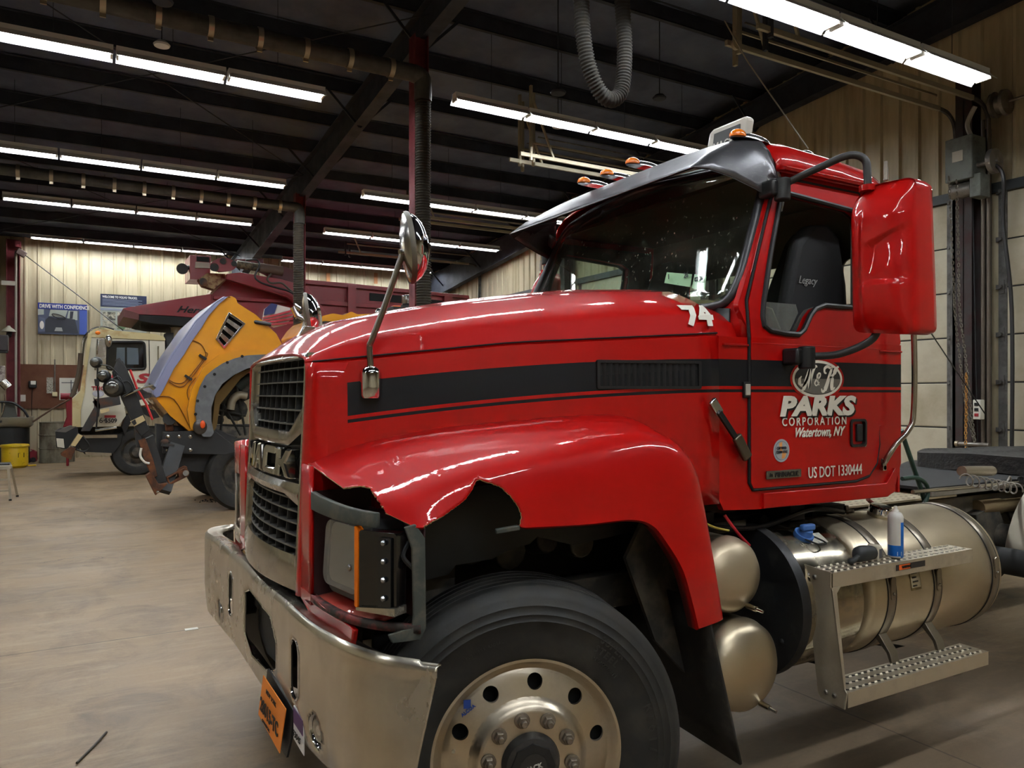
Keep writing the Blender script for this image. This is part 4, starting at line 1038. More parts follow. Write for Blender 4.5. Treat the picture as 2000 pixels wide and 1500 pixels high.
# windshield with black seal
def ws(y, z, d=0):
    t = (z - 2.14) / .62; e = abs(y - YC) / .88
    return Vector((2.50 + .285 * t + .11 * min(1, e) ** 2.2 - .09 + .03 + d + (0), y, z))
wsh = [(2.57, 2.17), (2.50, 2.30), (2.545, 2.62), (2.58, 2.70), (2.66, 2.745), (YC, 2.79)]
half = rpoly([(YC, 2.20), (2.62, 2.145), (2.515, 2.165), (2.495, 2.28), (2.56, 2.79), (2.66, 2.86), (YC, 2.91)], .07, 5)
half = half[5:-5] if False else half
lf = [p for p in half]
lo = [p for p in lf if p[0] < YC - .08]
outline = [(YC, 2.20)] + lo + [(YC, 2.91)] + [(2 * YC - y, z) for y, z in reversed(lo)]
def wgrid(out, d, name, mt, par, n=26, thick=.005):
    "curved glass: rows between the lower and upper edge of the outline"
    ys = [min(p[0] for p in out) + (max(p[0] for p in out) - min(p[0] for p in out)) * (.5 - .5 * math.cos(PI * (i + .0) / n)) for i in range(n + 1)]
    rows = []
    for y in ys:
        y = min(max(y, min(p[0] for p in out) + .002), max(p[0] for p in out) - .002); zs = []
        for i in range(len(out)):
            a, b = out[i], out[(i + 1) % len(out)]
            if (a[0] - y) * (b[0] - y) <= 0 and a[0] != b[0]: zs.append(a[1] + (b[1] - a[1]) * (y - a[0]) / (b[0] - a[0]))
        z0, z1 = min(zs), max(zs); rows.append([ws(y, z0 + (z1 - z0) * k / 8, d) for k in range(9)])
    return MB().rings(rows, False).build(name, mt, par, smooth=60, solid=thick)
def glass_mat():
    m = bpy.data.materials.new('windshield_glass'); m.use_nodes = True; n = N(m); MATS['windshield_glass'] = m
    b = n.n['Principled BSDF']; out = n.n['Material Output']
    tr = n.a('ShaderNodeBsdfTransparent'); tr.inputs[0].default_value = (.82, .9, .85, 1)
    gl = n.a('ShaderNodeBsdfGlossy'); gl.inputs['Roughness'].default_value = .02
    fr = schlick(n, .06)
    mx = n.a('ShaderNodeMixShader'); n.k(fr, mx.inputs[0]); n.k(tr.outputs[0], mx.inputs[1]); n.k(gl.outputs[0], mx.inputs[2])
    df = n.a('ShaderNodeBsdfDiffuse'); df.inputs[0].default_value = lin('#b8b8a8')
    sp = n.math('MULTIPLY', n.ramp(n.noise(60, 3, .6, n.scaled((1, 1, .5))), .66, .74), .7)
    film = n.math('MULTIPLY', n.ramp(n.noise(4, 5), .3, .8), .05)
    m2 = n.a('ShaderNodeMixShader'); n.k(n.math('ADD', sp, film), m2.inputs[0]); n.k(mx.outputs[0], m2.inputs[1]); n.k(df.outputs[0], m2.inputs[2])
    n.k(m2.outputs[0], out.inputs['Surface']); return m
WS = wgrid(outline, 0, 'windshield', glass_mat(), TR)
pts = [ws(y, z, -.004) for y, z in outline]
MB().tube(pts + [pts[0]], .022, 10, 0, cap=False).build('windshield_seal', mat('seal_rubber', '#26272a', .4), WS)
# header, pillars and corners of the cab front
for f in both_:
    g_ = f(lambda a, b, d: Vector((a, b, d)))
    mb = MB(); rows = []
    for k in range(11):
        t = k / 10; z = 2.0 + t * .8
        yo = LEAN(z); wy = lerp([(2.0, 2.62), (2.14, 2.55), (2.3, 2.49), (2.75, 2.57), (2.8, 2.6)], z)
        xo = lerp([(2.0, 2.60), (2.16, 2.60), (2.46, 2.73), (2.76, 2.87), (2.8, 2.9)], z)
        xi = ws(wy, max(z, 2.14)).x - .004
        a = Vector((xo, yo - .002, z)); c_ = Vector((xi, wy + .01, z)); m_ = Vector((xi + (xo - xi) * .35 - .005, yo + (wy - yo) * .22, z))
        rr_ = spline([a, a.lerp(m_, .55) + Vector((-.008, -.006, 0)), m_, c_], 3); rows.append([Vector((p.x, p.y, p.z)) for p in rr_])
    mb.rings([[ (p if f is both_[0] else Vector((p.x, 2 * YC - p.y, p.z))) for p in r] for r in rows], False)
    mb.build('windshield_pillar', M_RED0, TR, smooth=60, solid=.008)
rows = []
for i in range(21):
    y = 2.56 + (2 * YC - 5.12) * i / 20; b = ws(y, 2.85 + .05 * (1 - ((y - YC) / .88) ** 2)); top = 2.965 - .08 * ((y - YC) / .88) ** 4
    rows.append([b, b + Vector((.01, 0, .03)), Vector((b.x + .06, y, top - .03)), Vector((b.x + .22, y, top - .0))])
MB().rings(rows, False).build('header', M_BLACK, TR, smooth=60, solid=.01)  # header colour carries the dark seal and the shade under the visor
rows = [[Vector((2.62, y, 1.9)), Vector((ws(y, 2.14).x, y, 2.0)), ws(y, 2.14 + .05 * (1 - ((y - YC) / .88) ** 2), .004)] for y in [2.5 + (2 * YC - 5.0) * i / 16 for i in range(17)]]
MB().rings(rows, False).build('firewall', M_BLACK, TR, solid=.01)
# rear wall with window, floor
mb = MB().plate([(2.43, 1.25), (4.39, 1.25), (4.39, 2.0), (4.33, 2.80), (2.49, 2.80), (2.43, 2.0)], lambda a, b, d: Vector((3.655 + d, a, b)), .015, [rrect(2.85, 2.1, 3.97, 2.52, .06), rrect(2.56, 2.14, 2.76, 2.50, .06), rrect(4.06, 2.14, 4.26, 2.50, .06)])
mb.build('cab_back', M_RED0, TR, smooth=0)
MB().plate([(2.46, 1.25), (4.36, 1.25), (4.36, 2.0), (4.3, 2.82), (2.52, 2.82), (2.46, 2.0)], lambda a, b, d: Vector((3.63 + d, a, b)), .012, [rrect(2.87, 2.12, 3.95, 2.50, .06), rrect(2.58, 2.16, 2.74, 2.48, .05), rrect(4.08, 2.16, 4.24, 2.48, .05)]).build('interior_trim', mat('headliner', '#5b5a53', .8), TR, smooth=0)
MB().plate(rrect(2.85, 2.1, 3.97, 2.52, .06), lambda a, b, d: Vector((3.662 + d, a, b)), .004).build('rear_window', M_SG, TR, smooth=0)
MB().box(2.6, 2.45, 1.27, 3.65, 4.37, 1.30).build('cab_floor', M_DARK, TR, smooth=0)
MB().box(2.84, 2.52, 2.80, 3.64, 4.30, 2.82).build('headliner', mat('headliner', '#5b5a53', .8), TR, smooth=0)
# interior
for f in both_:
    MB().plate([(2.62, 1.30), (3.62, 1.30), (3.62, 2.0), (2.62, 2.0)], f(lambda a, b, d: side(a, b, d + .045)), .01).plate([(2.62, 2.0), (2.66, 2.25), (2.86, 2.76), (3.62, 2.76), (3.62, 2.0)], f(lambda a, b, d: side(a, b, d + .045)), .01, [WIN]).build('inner_trim', mat('trim_dark', '#3b3a36', .7), TR, smooth=0)
DB = mat('dash_tan', '#8f8664', .6)
mb = MB(); rows = []
for i in range(15):
    y = 2.52 + 1.78 * i / 14; hump = .05 * math.exp(-((y - 2.86) / .18) ** 2)
    rows.append([Vector((ws(y, 2.16).x + .03, y, 2.14)), Vector((ws(y, 2.16).x + .16, y, 2.17 + hump)), Vector((2.84, y, 2.15 + hump)), Vector((2.90, y, 2.05)), Vector((2.88, y, 1.7))])
mb.rings(rows, False).build('dashboard', DB, TR, smooth=50, solid=.01)
rg = [Vector((3.02 - .09 * math.sin(2 * PI * i / 28), 2.86 + .22 * math.cos(2 * PI * i / 28), 2.06 + .20 * math.sin(2 * PI * i / 28))) for i in range(29)]
SW = MB().tube(rg, .014, 8, 0, cap=False).build('steering_wheel', M_BLACK, TR)
MB().cyl((2.88, 2.86, 2.0), (3.01, 2.86, 2.06), .04).beam((3.01, 2.66, 2.06), (3.01, 3.06, 2.06), .03, .02).build('steering_hub', M_BLACK, SW)
M_SEAT = mat('seat_cloth', '#0e0e10', .75)
for k, yy in enumerate((2.86, 3.98)):
    b = [(-.24, 1.72), (-.255, 1.95), (-.25, 2.12), (-.21, 2.32), (-.15, 2.50), (-.12, 2.59), (-.08, 2.64), (.08, 2.64), (.12, 2.59), (.15, 2.50), (.21, 2.32), (.25, 2.12), (.255, 1.95), (.24, 1.72)]
    S_ = MB().plate(b, lambda a, c, d, yy=yy: Vector((3.28 + (c - 1.7) * .18 + d, yy + a, c)), .12).build('seat_back', M_SEAT, TR, bevel=.04, seg=3)
    MB().box(2.95, yy - .25, 1.62, 3.35, yy + .25, 1.74).build('seat_cushion', M_SEAT, TR, bevel=.04, seg=3)
    if k == 0:
        # script word on the near bolster of the seat, facing the window
        MB().plate([(3.02, 1.72), (3.00, 2.05), (3.07, 2.35), (3.12, 2.52), (3.20, 2.60), (3.36, 2.62), (3.44, 2.56), (3.50, 2.30), (3.54, 1.72)], lambda a, c, d: Vector((a, 2.60 + d, c)), .08).build('seat_bolster', M_SEAT, TR, bevel=.035, seg=3)
        text('Legacy', .055, (3.11, 2.597, 2.30), mat('seat_thread', '#9a9a98', .6), S_, shear=.4, sx=.9)
        MB().tube([(3.6, 2.52, 2.7), (3.58, 2.52, 2.5), (3.5, 2.56, 2.0), (3.46, 2.58, 1.7)], .012, 6).build('seat_belt', M_BLACK, TR)
        MB().box(3.56, 2.50, 2.40, 3.60, 2.53, 2.52).build('belt_tag', mat('yellow_tag', '#c2a83a', .6), TR)
# windshield stickers, inside
def wst(u0, w0, u1, w1, name, m_):
    def hit(u, w):
        y = 3.0
        for _ in range(12):
            dx, dy, dz = ray(u, w); d = y / dy; z = H + d * dz; x = ws(y, z, .008).x; y = x / dx * dy
        return y, H + (x / dx) * dz
    c = [hit(u0, w0 + (2 if u1 > u0 else 0)), hit(u1, w0 + 6), hit(u1 - 3, w1 + 4), hit(u0 - 5, w1 - 4)]
    return MB().plate(c, lambda a, b, d: ws(a, b, -.004 + d), .001).build(name, m_, WS, smooth=0), c
GR_ = mat('inspection_green', '#b9dcb4', .5)
o1, c1_ = wst(1306, 530, 1355, 557, 'inspection_sticker', GR_)
o2, c2_ = wst(1360, 534, 1383, 567, 'registration_sticker', GR_)
def wtext(b, s, c, fu, fv):
    y = c[3][0] + (c[2][0] - c[3][0]) * fu; z = c[3][1] + (c[0][1] - c[3][1]) * fv
    p = ws(y, z, -.008); text(b, s, p, inkm, WS, rz=-90, bold=.0006, sx=.9)
wtext('1', .034, c1_, .1, .3); wtext('26', .034, c1_, .68, .2); wtext('02 26', .028, c2_, .06, .45)
# ---- sun visor
def vis(y, t):
    "t=0 attachment under the roof edge, t=1 front lip; the sheet curls down over the near and far corners"
    e = (abs(y - YC) / .98); 
    x = lerp([(0, 2.80), (.35, 2.68), (.7, 2.54), (1, 2.42)], t) + .0
    z = lerp([(0, 3.0), (.35, 2.965), (.7, 2.875), (1, 2.775)], t)
    return x, z
rows = []
for i in range(41):
    s = -1 + 2 * i / 40; a = abs(s); sg = 1 if s > 0 else -1; r = []
    for t in [k / 10 for k in range(11)]:
        x, z = vis(0, t)
        if a <= .80: y = .84 * a / .80; dz = 0; dx = 0
        else:
            q = (a - .80) / .20; y = .84 + .11 * math.sin(q * PI / 2); dz = -(.25 - .12 * t) * (1 - math.cos(q * PI / 2)); dx = .38 * t * q ** 1.6 + .05 * q
        z -= .04 * (a / .8 if a < .8 else 1) ** 4 * (1 - t)
        r.append(Vector((x + dx, YC + sg * y, z + dz)))
    rows.append(r)
M_VIS = mat('scratched_visor', '#66666a', .32, .8, dirt=('#7a7a78', 60, .55, .8, (.5, .18, 2.0)))
VS = MB().rings(rows, False).build('sun_visor', M_VIS, TR, smooth=60, solid=.004)
MB().rings([[p + Vector((.006, 0, -.007)) for p in r] for r in rows], False).build('visor_underside_shade', mat('underside_shade_black', '#1b1b1c', .6), VS, smooth=60)  # added black sheet darkens the visor underside and hides its red reflection
for sg in (0, 1):
    m = (lambda y: y) if not sg else (lambda y: 2 * YC - y)
    MB().plate([(2.78, 2.83), (2.86, 2.80), (2.89, 2.74), (2.885, 2.66), (2.86, 2.60), (2.845, 2.60), (2.83, 2.66), (2.78, 2.74)], lambda a, b, d: Vector((a, m(LEAN(b) - .01 - d), b)), .004).build('visor_bracket', M_CHROMED, VS)
    for x, z in ((2.855, 2.62), (2.865, 2.745)): MB().cyl((x, m(LEAN(z) - .018), z), (x, m(LEAN(z) - .008), z), .008, n=10).build('visor_screw', M_CHROME, VS)
    MB().tube([Vector((2.83, m(2.60), 2.90)), Vector((2.66, m(2.62), 2.86)), Vector((2.56, m(2.66), 2.84))], .004, 5).build('visor_strut', M_DARK, VS)
# marker lights on the roof edge
for (u, w) in ((1141, 356), (1186, 341), (1236, 319), (1441, 266)):
    p = P(u, w, X=2.70); 
    b = MB().ell(p + Vector((.085, 0, -.012)), (.13, .038, .035), 16, 8, 0, 90).build('marker_light', mat('marker_housing', '#b5b5b3', .12, .9), TR)
    MB().ell(p, (.045, .036, .033), 16, 8, -10, 90).build('amber_lens', M_AMB, b)
# lit name sign on the roof: clear frame with dark plate
q = P(1416, 268, X=2.78)
SG = MB().plate([(q.y - .12, q.z - .07), (q.y + .14, q.z - .07), (q.y + .11, q.z + .05), (q.y + .08, q.z + .065), (q.y - .13, q.z + .065), (q.y - .145, q.z + .05)], lambda a, b, d: Vector((q.x + d, a, b)), .05).build('roof_sign', mat('sign_frame', '#d9d6cc', .25), TR, bevel=.01)
MB().plate([(q.y - .10, q.z - .06), (q.y + .085, q.z - .06), (q.y + .07, q.z + .035), (q.y - .10, q.z + .035)], lambda a, b, d: Vector((q.x - .004 + d, a, b)), .004).build('sign_plate', mat('sign_dark', '#3b3b3a', .4), SG)
text('MACK', .055, (q.x - .006, q.y + .075, q.z - .052), M_WHITE, SG, rz=-90, bold=.001, sx=.9)
MB().ell(P(1575, 305, Y=2.75) + Vector((0, 0, .0)), (.05, .03, .03), 12, 6, -5, 90).build('antenna_base', M_CHROME, TR)
# ---- big side mirror
MM = []
def mirror(m, s):
    # cover seen from ahead: nested outlines, pushed forward by a moulded relief
    o = rpoly([(1.925, 1.995), (2.175, 2.02), (2.185, 2.60), (2.11, 2.655), (1.945, 2.66), (1.93, 2.2)], .04, 5)
    dn = []
    for i, p in enumerate(o):
        q = o[(i + 1) % len(o)]; k = max(1, int(math.dist(p, q) / .012))
        dn += [(p[0] + (q[0] - p[0]) * j / k, p[1] + (q[1] - p[1]) * j / k) for j in range(k)]
    sm = lambda x, a, b: (lambda t: t * t * (3 - 2 * t))(min(1, max(0, (x - a) / (b - a))))
    def relief(y, z, r):
        v = .05 * (1 - r ** 5)
        v += .016 * sm(y, 2.13, 2.10) * (1 if 0 else 1) * sm(z, 2.56, 2.50)
        edge = 2.375 + (2.09 - y) * .55
        if y < 2.10: v -= .013 * sm(z, edge + .004, edge - .004) * sm(z, edge - .16, edge - .02) * sm(y, 2.10, 2.06)
        v += .012 * sm(z, 2.225, 2.215) * sm(y, 2.11, 2.09)
        v -= .03 * sm(z, 2.50 + (2.17 - y) * .25, 2.64)
        return v
    cy, cz = 2.055, 2.33; lay = []
    for k in range(31):
        r = .02 + .98 * k / 30
        pts = [(cy + (y - cy) * r, cz + (z - cz) * r) for y, z in dn]
        lay.append([m((2.955 - relief(y, z, r) + (2.18 - y) * .30, y, z)) for y, z in pts])
    for dx, ins in ((.02, 0), (.06, 0), (.11, .001), (.135, .006), (.14, .02)):
        lay.append([m((2.955 + dx + (2.18 - y) * .30, y + (cy - y) * ins * 4, z + (cz - z) * ins * 3)) for y, z in dn])
    mb = MB().rings(lay, True, True, True)
    B = mb.build('side_mirror', M_RED0, TR, smooth=50)
    MB().plate(rrect(1.945, 2.03, 2.165, 2.64, .03), lambda a, b, d: m((3.088 + (2.18 - a) * .30 + d, a, b)), .004).build('mirror_glass', M_CHROME, B)
    MB().cyl(m((2.99, 2.13, 2.655)), m((2.99, 2.13, 2.63)), .034, n=18).build('arm_grommet', M_RED0, B)
    MB().cyl(m((3.0, 2.05, 2.66)), m((3.0, 2.05, 2.715)), .010, n=10).cyl(m((3.0, 2.05, 2.715)), m((3.0, 2.05, 2.74)), .0075).build('antenna_stub', mat('stub', '#9b958a', .4, .6), B)
    for z0, z1, pts in ((2.67, 0, [(2.80, 2.47, 2.69), (2.83, 2.43, 2.715), (2.89, 2.31, 2.76), (2.945, 2.19, 2.795), (2.985, 2.14, 2.77), (2.99, 2.13, 2.70), (2.99, 2.13, 2.64)]), (1.9, 0, [(2.83, 2.36, 1.918), (2.88, 2.31, 1.92), (2.92, 2.23, 1.925), (2.96, 2.15, 1.955), (2.985, 2.10, 1.99), (2.99, 2.08, 2.03)])):
        a = MB().tube([m(p) for p in pts], .0165, 12, 6).build('mirror_arm', mat('arm_black', '#2a2a29', .5), TR)
        x, y, z = pts[0]
        MB().box(x - .055, y - .04, z - .038, x + .0, y + .05, z + .038, None).build('arm_mount', M_BLACK, a, bevel=.012) if s == 1 else None
        MB().cyl(m((x + .01, y - .035, z - .055)), m((x + .01, y - .035, z + .045)), .036, n=20).build('arm_pivot', M_BLACK, a, bevel=.006)
both(mirror)
# ---- round hood mirrors
def hoodmirror(m, s):
    c = Vector((.985, 2.815, 1.80)); m0 = m; m = (lambda p: m0(p)) if s == 1 else (lambda p: m0((p[0], p[1], p[2] - .14)))
    a = MB().lathe([(.0, .125), (.02, .122), (.036, .11), (.041, .095), (.041, .01), (.036, 0), (0, 0)], m((c.x, c.y, 1.735)), (0, 0, 1), 28, cap=False).build('hood_mirror', M_CHROME, TR)
    pts = [(.985, 2.815, 1.85), (.98, 2.815, 1.93), (.985, 2.80, 1.96), (1.03, 2.77, 2.10), (1.085, 2.735, 2.29)] 
    MB().tube([m(p) for p in pts], .012, 12, 6).build('stalk', mat('stalk_steel', '#8b857a', .3, 1.), a)
    MB().cyl(m((1.07, 2.735, 2.285)), m((1.125, 2.735, 2.30)), .013).build('knuckle', M_CHROMED, a)
    ax = Vector((.93, -.25, .12)).normalized(); p = Vector(m((1.105, 2.72, 2.305)))
    MB().lathe([(.130, -.012), (.1335, -.004), (.132, .006), (.118, .03), (.09, .052), (.05, .066), (0, .071)], p, ax, 48, cap=False).build('mirror_dome', M_CHROME, a)
    MB().lathe([(.1345, -.014), (.137, -.004), (.1345, .006)], p, ax, 48, cap=False).build('dome_rim', mat('rim_grey', '#5f5b50', .5), a)
    MB().lathe([(.130, -.012), (.09, -.024), (.0, -.03)], p, ax, 32, cap=False).build('mirror_back', M_CHROMED, a)
both(hoodmirror)
# bulldog style ornament: simple crouching chrome animal on a wedge base
q = P(600, 640, Y=YC)
OR = MB().plate([(.0, 0), (.10, .0), (.085, .05), (.03, .055)], lambda a, b, d: Vector((.86 + a, YC - .02 + d, 2.0 + b)), .04).build('hood_ornament', M_CHROMED, TR, bevel=.004)
# grab handle on the cab rear
g = [(3.50, 2.40, 1.41), (3.50, 2.375, 1.45), (3.53, 2.36, 1.50), (3.61, 2.345, 1.57), (3.645, 2.34, 1.66), (3.65, 2.34, 2.0), (3.65, 2.37, 2.6)]
MB().tube(g, .014, 12, 6).build('grab_handle', mat('handle_steel', '#b5afa4', .25, 1.), TR)
MB().cyl((3.50, 2.415, 1.385), (3.50, 2.395, 1.385), .014).box(3.487, 2.395, 1.37, 3.513, 2.41, 1.43).build('handle_foot', M_CHROMED, TR, bevel=.003)
# ---- tanks, steps, frame and fifth wheel of the red truck
YT, ZT, RT = 2.575, .80, .335
def tank(x0, x1, name, mt, dome=.05, n=72):
    return MB().lathe([(0, 0), (RT * .6, .008), (RT - .03, dome * .5), (RT - .008, dome * .8), (RT, dome + .01), (RT, x1 - x0 - dome), (RT - .02, x1 - x0 - .015), (0, x1 - x0)], (x0, YT, ZT), (1, 0, 0), n, cap=False).build(name, mt, TR, smooth=40)
M_TANK = mat('tank_aluminium', '#c6b99f', .36, 1., dirt=('#ab9e86', 3.5, .4, 1.0, (.4, 1, 1)))
M_STRAP = mat('strap_steel', '#8a8275', .35, .9)
FT = tank(3.16, 4.30, 'fuel_tank', M_TANK)
DT = tank(2.74, 3.14, 'fluid_tank', mat('polished_dirty', '#a39a87', .15, 1., dirt=('#3b3934', 6, .48, .8)), .02)
MB().lathe([(0, 0), (RT + .012, .0), (RT + .016, .008), (RT + .016, .05), (RT, .05)], (2.70, YT, ZT), (1, 0, 0), 72, cap=False).build('tank_guard', mat('guard_black', '#17181a', .45, dirt=('#3a3a38', 9, .55, .8)), DT)
for k in range(9):
    a = R(-150 + k * 24); MB().ell((2.698, YT + .27 * math.cos(a), ZT + .27 * math.sin(a)), (.008, .012, .012), 8, 5).build('bolt', M_DARK, DT)
def strapm(x, w=.05):
    s = MB().lathe([(RT + .001, -.006), (RT + .005, 0), (RT + .005, w), (RT + .001, w + .006)], (x, YT, ZT), (1, 0, 0), 72, cap=False).build('tank_strap', M_STRAP, FT)
    for e in (-.008, w + .002):
        MB().lathe([(RT + .0005, 0), (RT + .004, .001), (RT + .004, .005), (RT + .0005, .006)], (x + e, YT, ZT), (1, 0, 0), 72, cap=False).build('strap_liner', M_BLACK, s)
    a = R(205 - 10); c = Vector((x + w / 2, YT - (RT + .008) * math.cos(R(8)), ZT + (RT + .008) * math.sin(R(8))))
    MB().plate(rrect(-.018, -.06, .018, .05, .017), lambda p, q, d: c + Vector((p, -.004 + d, q)), .006).build('strap_tab', M_STRAP, s)
    MB().ell(c + Vector((0, -.006, -.03)), (.008, .006, .008), 10, 5).build('rivet', M_CHROMED, s)
    return s
for x in (3.30, 3.66, 4.17): strapm(x)
for xx in (3.325, 3.685): MB().plate([(2.30, .64), (2.31, .60), (2.25, .54), (2.225, .47), (2.21, .47), (2.235, .55), (2.29, .62)], lambda a, b, d, xx=xx: Vector((xx - .028 + d, a, b)), .056).build('step_bracket', M_STRAP, TR, bevel=.002)
for x in (3.1, 3.62): MB().plate([(2.42, .46), (2.95, .40), (2.95, 1.0), (2.92, 1.0), (2.9, .60), (2.7, .48), (2.5, .45)], lambda a, b, d, x=x: Vector((x + d, a, b)), .08).build('tank_bracket', M_DARK, TR)
# filler cap
q = P(1710, 1040, Y=2.52); nrm = Vector((0, q.y - YT, q.z - ZT)).normalized(); q = Vector((q.x, YT, ZT)) + nrm * RT
CP = MB().lathe([(.058, -.01), (.060, .012), (.052, .016)], q, nrm, 32).build('filler_neck', M_TANK, FT)
prof = []
rs = []
for r_, h_ in ((.052, .014), (.056, .018), (.056, .045), (.05, .052), (.03, .054), (.0, .054)):
    rs.append((r_, h_))
t_ = nrm.cross(Vector((1, 0, 0))); ring = []
for r_, h_ in rs: ring.append([q + nrm * h_ + (Vector((1, 0, 0)) * math.cos(2 * PI * j / 96) + t_ * math.sin(2 * PI * j / 96)) * r_ * (1 - (.05 if j % 8 == 0 else 0) * (1 if .01 < h_ < .05 else 0)) for j in range(96)])
MB().rings(ring, True).build('filler_cap', M_CHROME, CP)
q = P(1660, 1034, Y=2.62); nrm = Vector((0, q.y - YT, q.z - ZT)).normalized(); q = Vector((q.x, YT, ZT)) + nrm * RT
MB().cyl(q, q + nrm * .012, .035).cyl(q, q + nrm * .035, .014, n=6).build('sender_plate', M_STEEL, FT)
# blue fluid cap and label on the first tank
q = P(1558, 1068, Y=2.44); nrm = Vector((0, q.y - YT, q.z - ZT)).normalized(); q = Vector((q.x, YT, ZT)) + nrm * (RT + .0)
BC = MB().cyl(q, q + nrm * .02, .045, n=24).build('fluid_cap', mat('cap_blue', '#3f69a8', .5), DT)
MB().cyl(q + nrm * .02, q + nrm * .045, .036, .03, 20).build('cap_top', MATS['cap_blue'], BC)
MB().beam(q + nrm * .055 - Vector((.04, 0, 0)), q + nrm * .055 + Vector((.04, 0, 0)), .03, .03).build('cap_grip', MATS['cap_blue'], BC, bevel=.008)
MB().tube([q + Vector((-.03, -.03, 0)), q + Vector((.0, -.09, -.02)), q + Vector((.06, -.08, -.02)), q + Vector((.05, -.02, 0))], .004, 6).build('tether', M_DARK, BC)
def ontank(x, ang, d=0): return Vector((x, YT - (RT + d) * math.cos(ang), ZT + (RT + d) * math.sin(ang)))
def tlabel(x0, x1, a0, a1, name, mt, par, d=.002, n=8):
    rs = [[ontank(x, R(a0 + (a1 - a0) * k / n), d) for k in range(n + 1)] for x in (x0, x1)]
    return MB().rings(rs, False).build(name, mt, par, smooth=60, solid=.0008)
L1 = tlabel(2.93, 3.04, 52, 63, 'label', mat('label_white', '#d6d2c4', .5, dirt=('#8e93a8', 40, .5, .6)), DT)
L2 = tlabel(3.47, 3.55, 2, 20, 'data_plate', mat('data_plate_brass', '#8a7a50', .4, .3), FT)
tlabel(3.475, 3.545, 4, 18, 'data_field', mat('data_field', '#d8cfb4', .5), L2, .003)
for k in range(4): tlabel(3.482, 3.515 + .01 * (k % 2), 5 + k * 3.3, 6.2 + k * 3.3, 'data_line', mat('data_ink', '#3b382f', .5), L2, .0045, 1)
# ---- step frame
M_STEP = mat('step_aluminium', '#cdc4b0', .42, .8, dirt=('#998d77', 6, .5, .9))
def tread(x0, x1, ya, yb, z, name):
    "perforated step: folded channel with raised diamond teeth and dark holes"
    s = MB().box(x0, ya, z - .065, x1, ya + .003, z).box(x0, ya, z - .003, x1, yb, z).box(x0, yb - .003, z - .065, x1, yb, z).build(name, M_STEP, TR, smooth=0, bevel=.002)
    h = MB(); t = MB(); nx = int((x1 - x0) / .042)
    for i in range(nx):
        for j in range(3):
            cx = x0 + .025 + i * .042 + (.021 if j % 2 else 0); cy = ya + .022 + j * (yb - ya - .044) / 2
            if cx > x1 - .02: continue
            h.add([(cx - .011, cy, z + .0008), (cx, cy - .009, z + .0008), (cx + .011, cy, z + .0008), (cx, cy + .009, z + .0008)], [(0, 1, 2, 3)])
            cx += .021 * (1 if not j % 2 else -1)
            if x0 + .015 < cx < x1 - .015:
                t.add([(cx - .011, cy, z), (cx, cy - .008, z), (cx + .011, cy, z), (cx, cy + .008, z), (cx - .006, cy, z + .006), (cx, cy - .004, z + .006), (cx + .006, cy, z + .006), (cx, cy + .004, z + .006)], [(0, 1, 5, 4), (1, 2, 6, 5), (2, 3, 7, 6), (3, 0, 4, 7), (4, 5, 6, 7)])
    h.build('perforation', M_DARK, s, smooth=0)['kind'] = 'stuff'; t.build('tread_teeth', M_STEP, s, smooth=0)['kind'] = 'stuff'
    return s
US = tread(2.815, 3.862, 2.17, 2.30, .985, 'upper_step'); LS = tread(2.815, 3.862, 2.095, 2.235, .50, 'lower_step')
MB().plate([(2.168, .99), (2.31, 1.0), (2.30, .98), (2.235, .46), (2.22, .44), (2.10, .43), (2.09, .50), (2.105, .52), (2.16, .915), (2.168, .925)], lambda a, b, d: Vector((2.80 + d, a, b)), .006).build('step_end_plate', M_STEP, TR, smooth=0, bevel=.002)
MB().plate([(2.80, .925), (2.86, .925), (2.83, .90), (2.812, .52), (2.80, .50)], lambda a, b, d: Vector((a, lerp([(.5, 2.10), (.93, 2.165)], b) + d, b)), .003).build('step_gusset', M_STEP, TR, smooth=0)
for yy, z in ((2.25, .955), (2.285, .957), (2.19, .475), (2.15, .473)): MB().lathe([(.011, 0), (.011, .004), (.007, .008), (0, .008)], (2.80, yy, z), (-1, 0, 0), 12, cap=False).build('step_bolt', M_STEEL, TR)
for x in (3.21, 3.70):
    MB().box(x, 2.2, .915, x + .05, 2.25, .925).build('clip', M_STEEL, TR)
for x in (3.12, 3.62): MB().box(x, 2.12, .415, x + .06, 2.17, .432).build('clip', M_STEEL, TR)
yy = 2.169; a0 = P(1750, 1098, Y=yy); a1 = P(1807, 1098, Y=yy)
WL = MB().plate([(a0.x, .945), (a1.x, .945), (a1.x, .972), (a0.x, .972)], lambda a, b, d: Vector((a, yy + d, b)), .0006).build('warning_label', mat('warning_black', '#2a2626', .5), US)
w3 = (a1.x - a0.x)
MB().plate([(a0.x + w3 * .1, .947), (a0.x + w3 * .48, .947), (a0.x + w3 * .48, .970), (a0.x + w3 * .1, .970)], lambda a, b, d: Vector((a, yy - .0008 + d, b)), .0005).build('warning_field', mat('warning_orange', '#ee6a24', .5), WL)
text('WARNING', .0165, (a0.x + w3 * .19, yy - .002, .9535), SH, WL, sx=.85, bold=.0005)
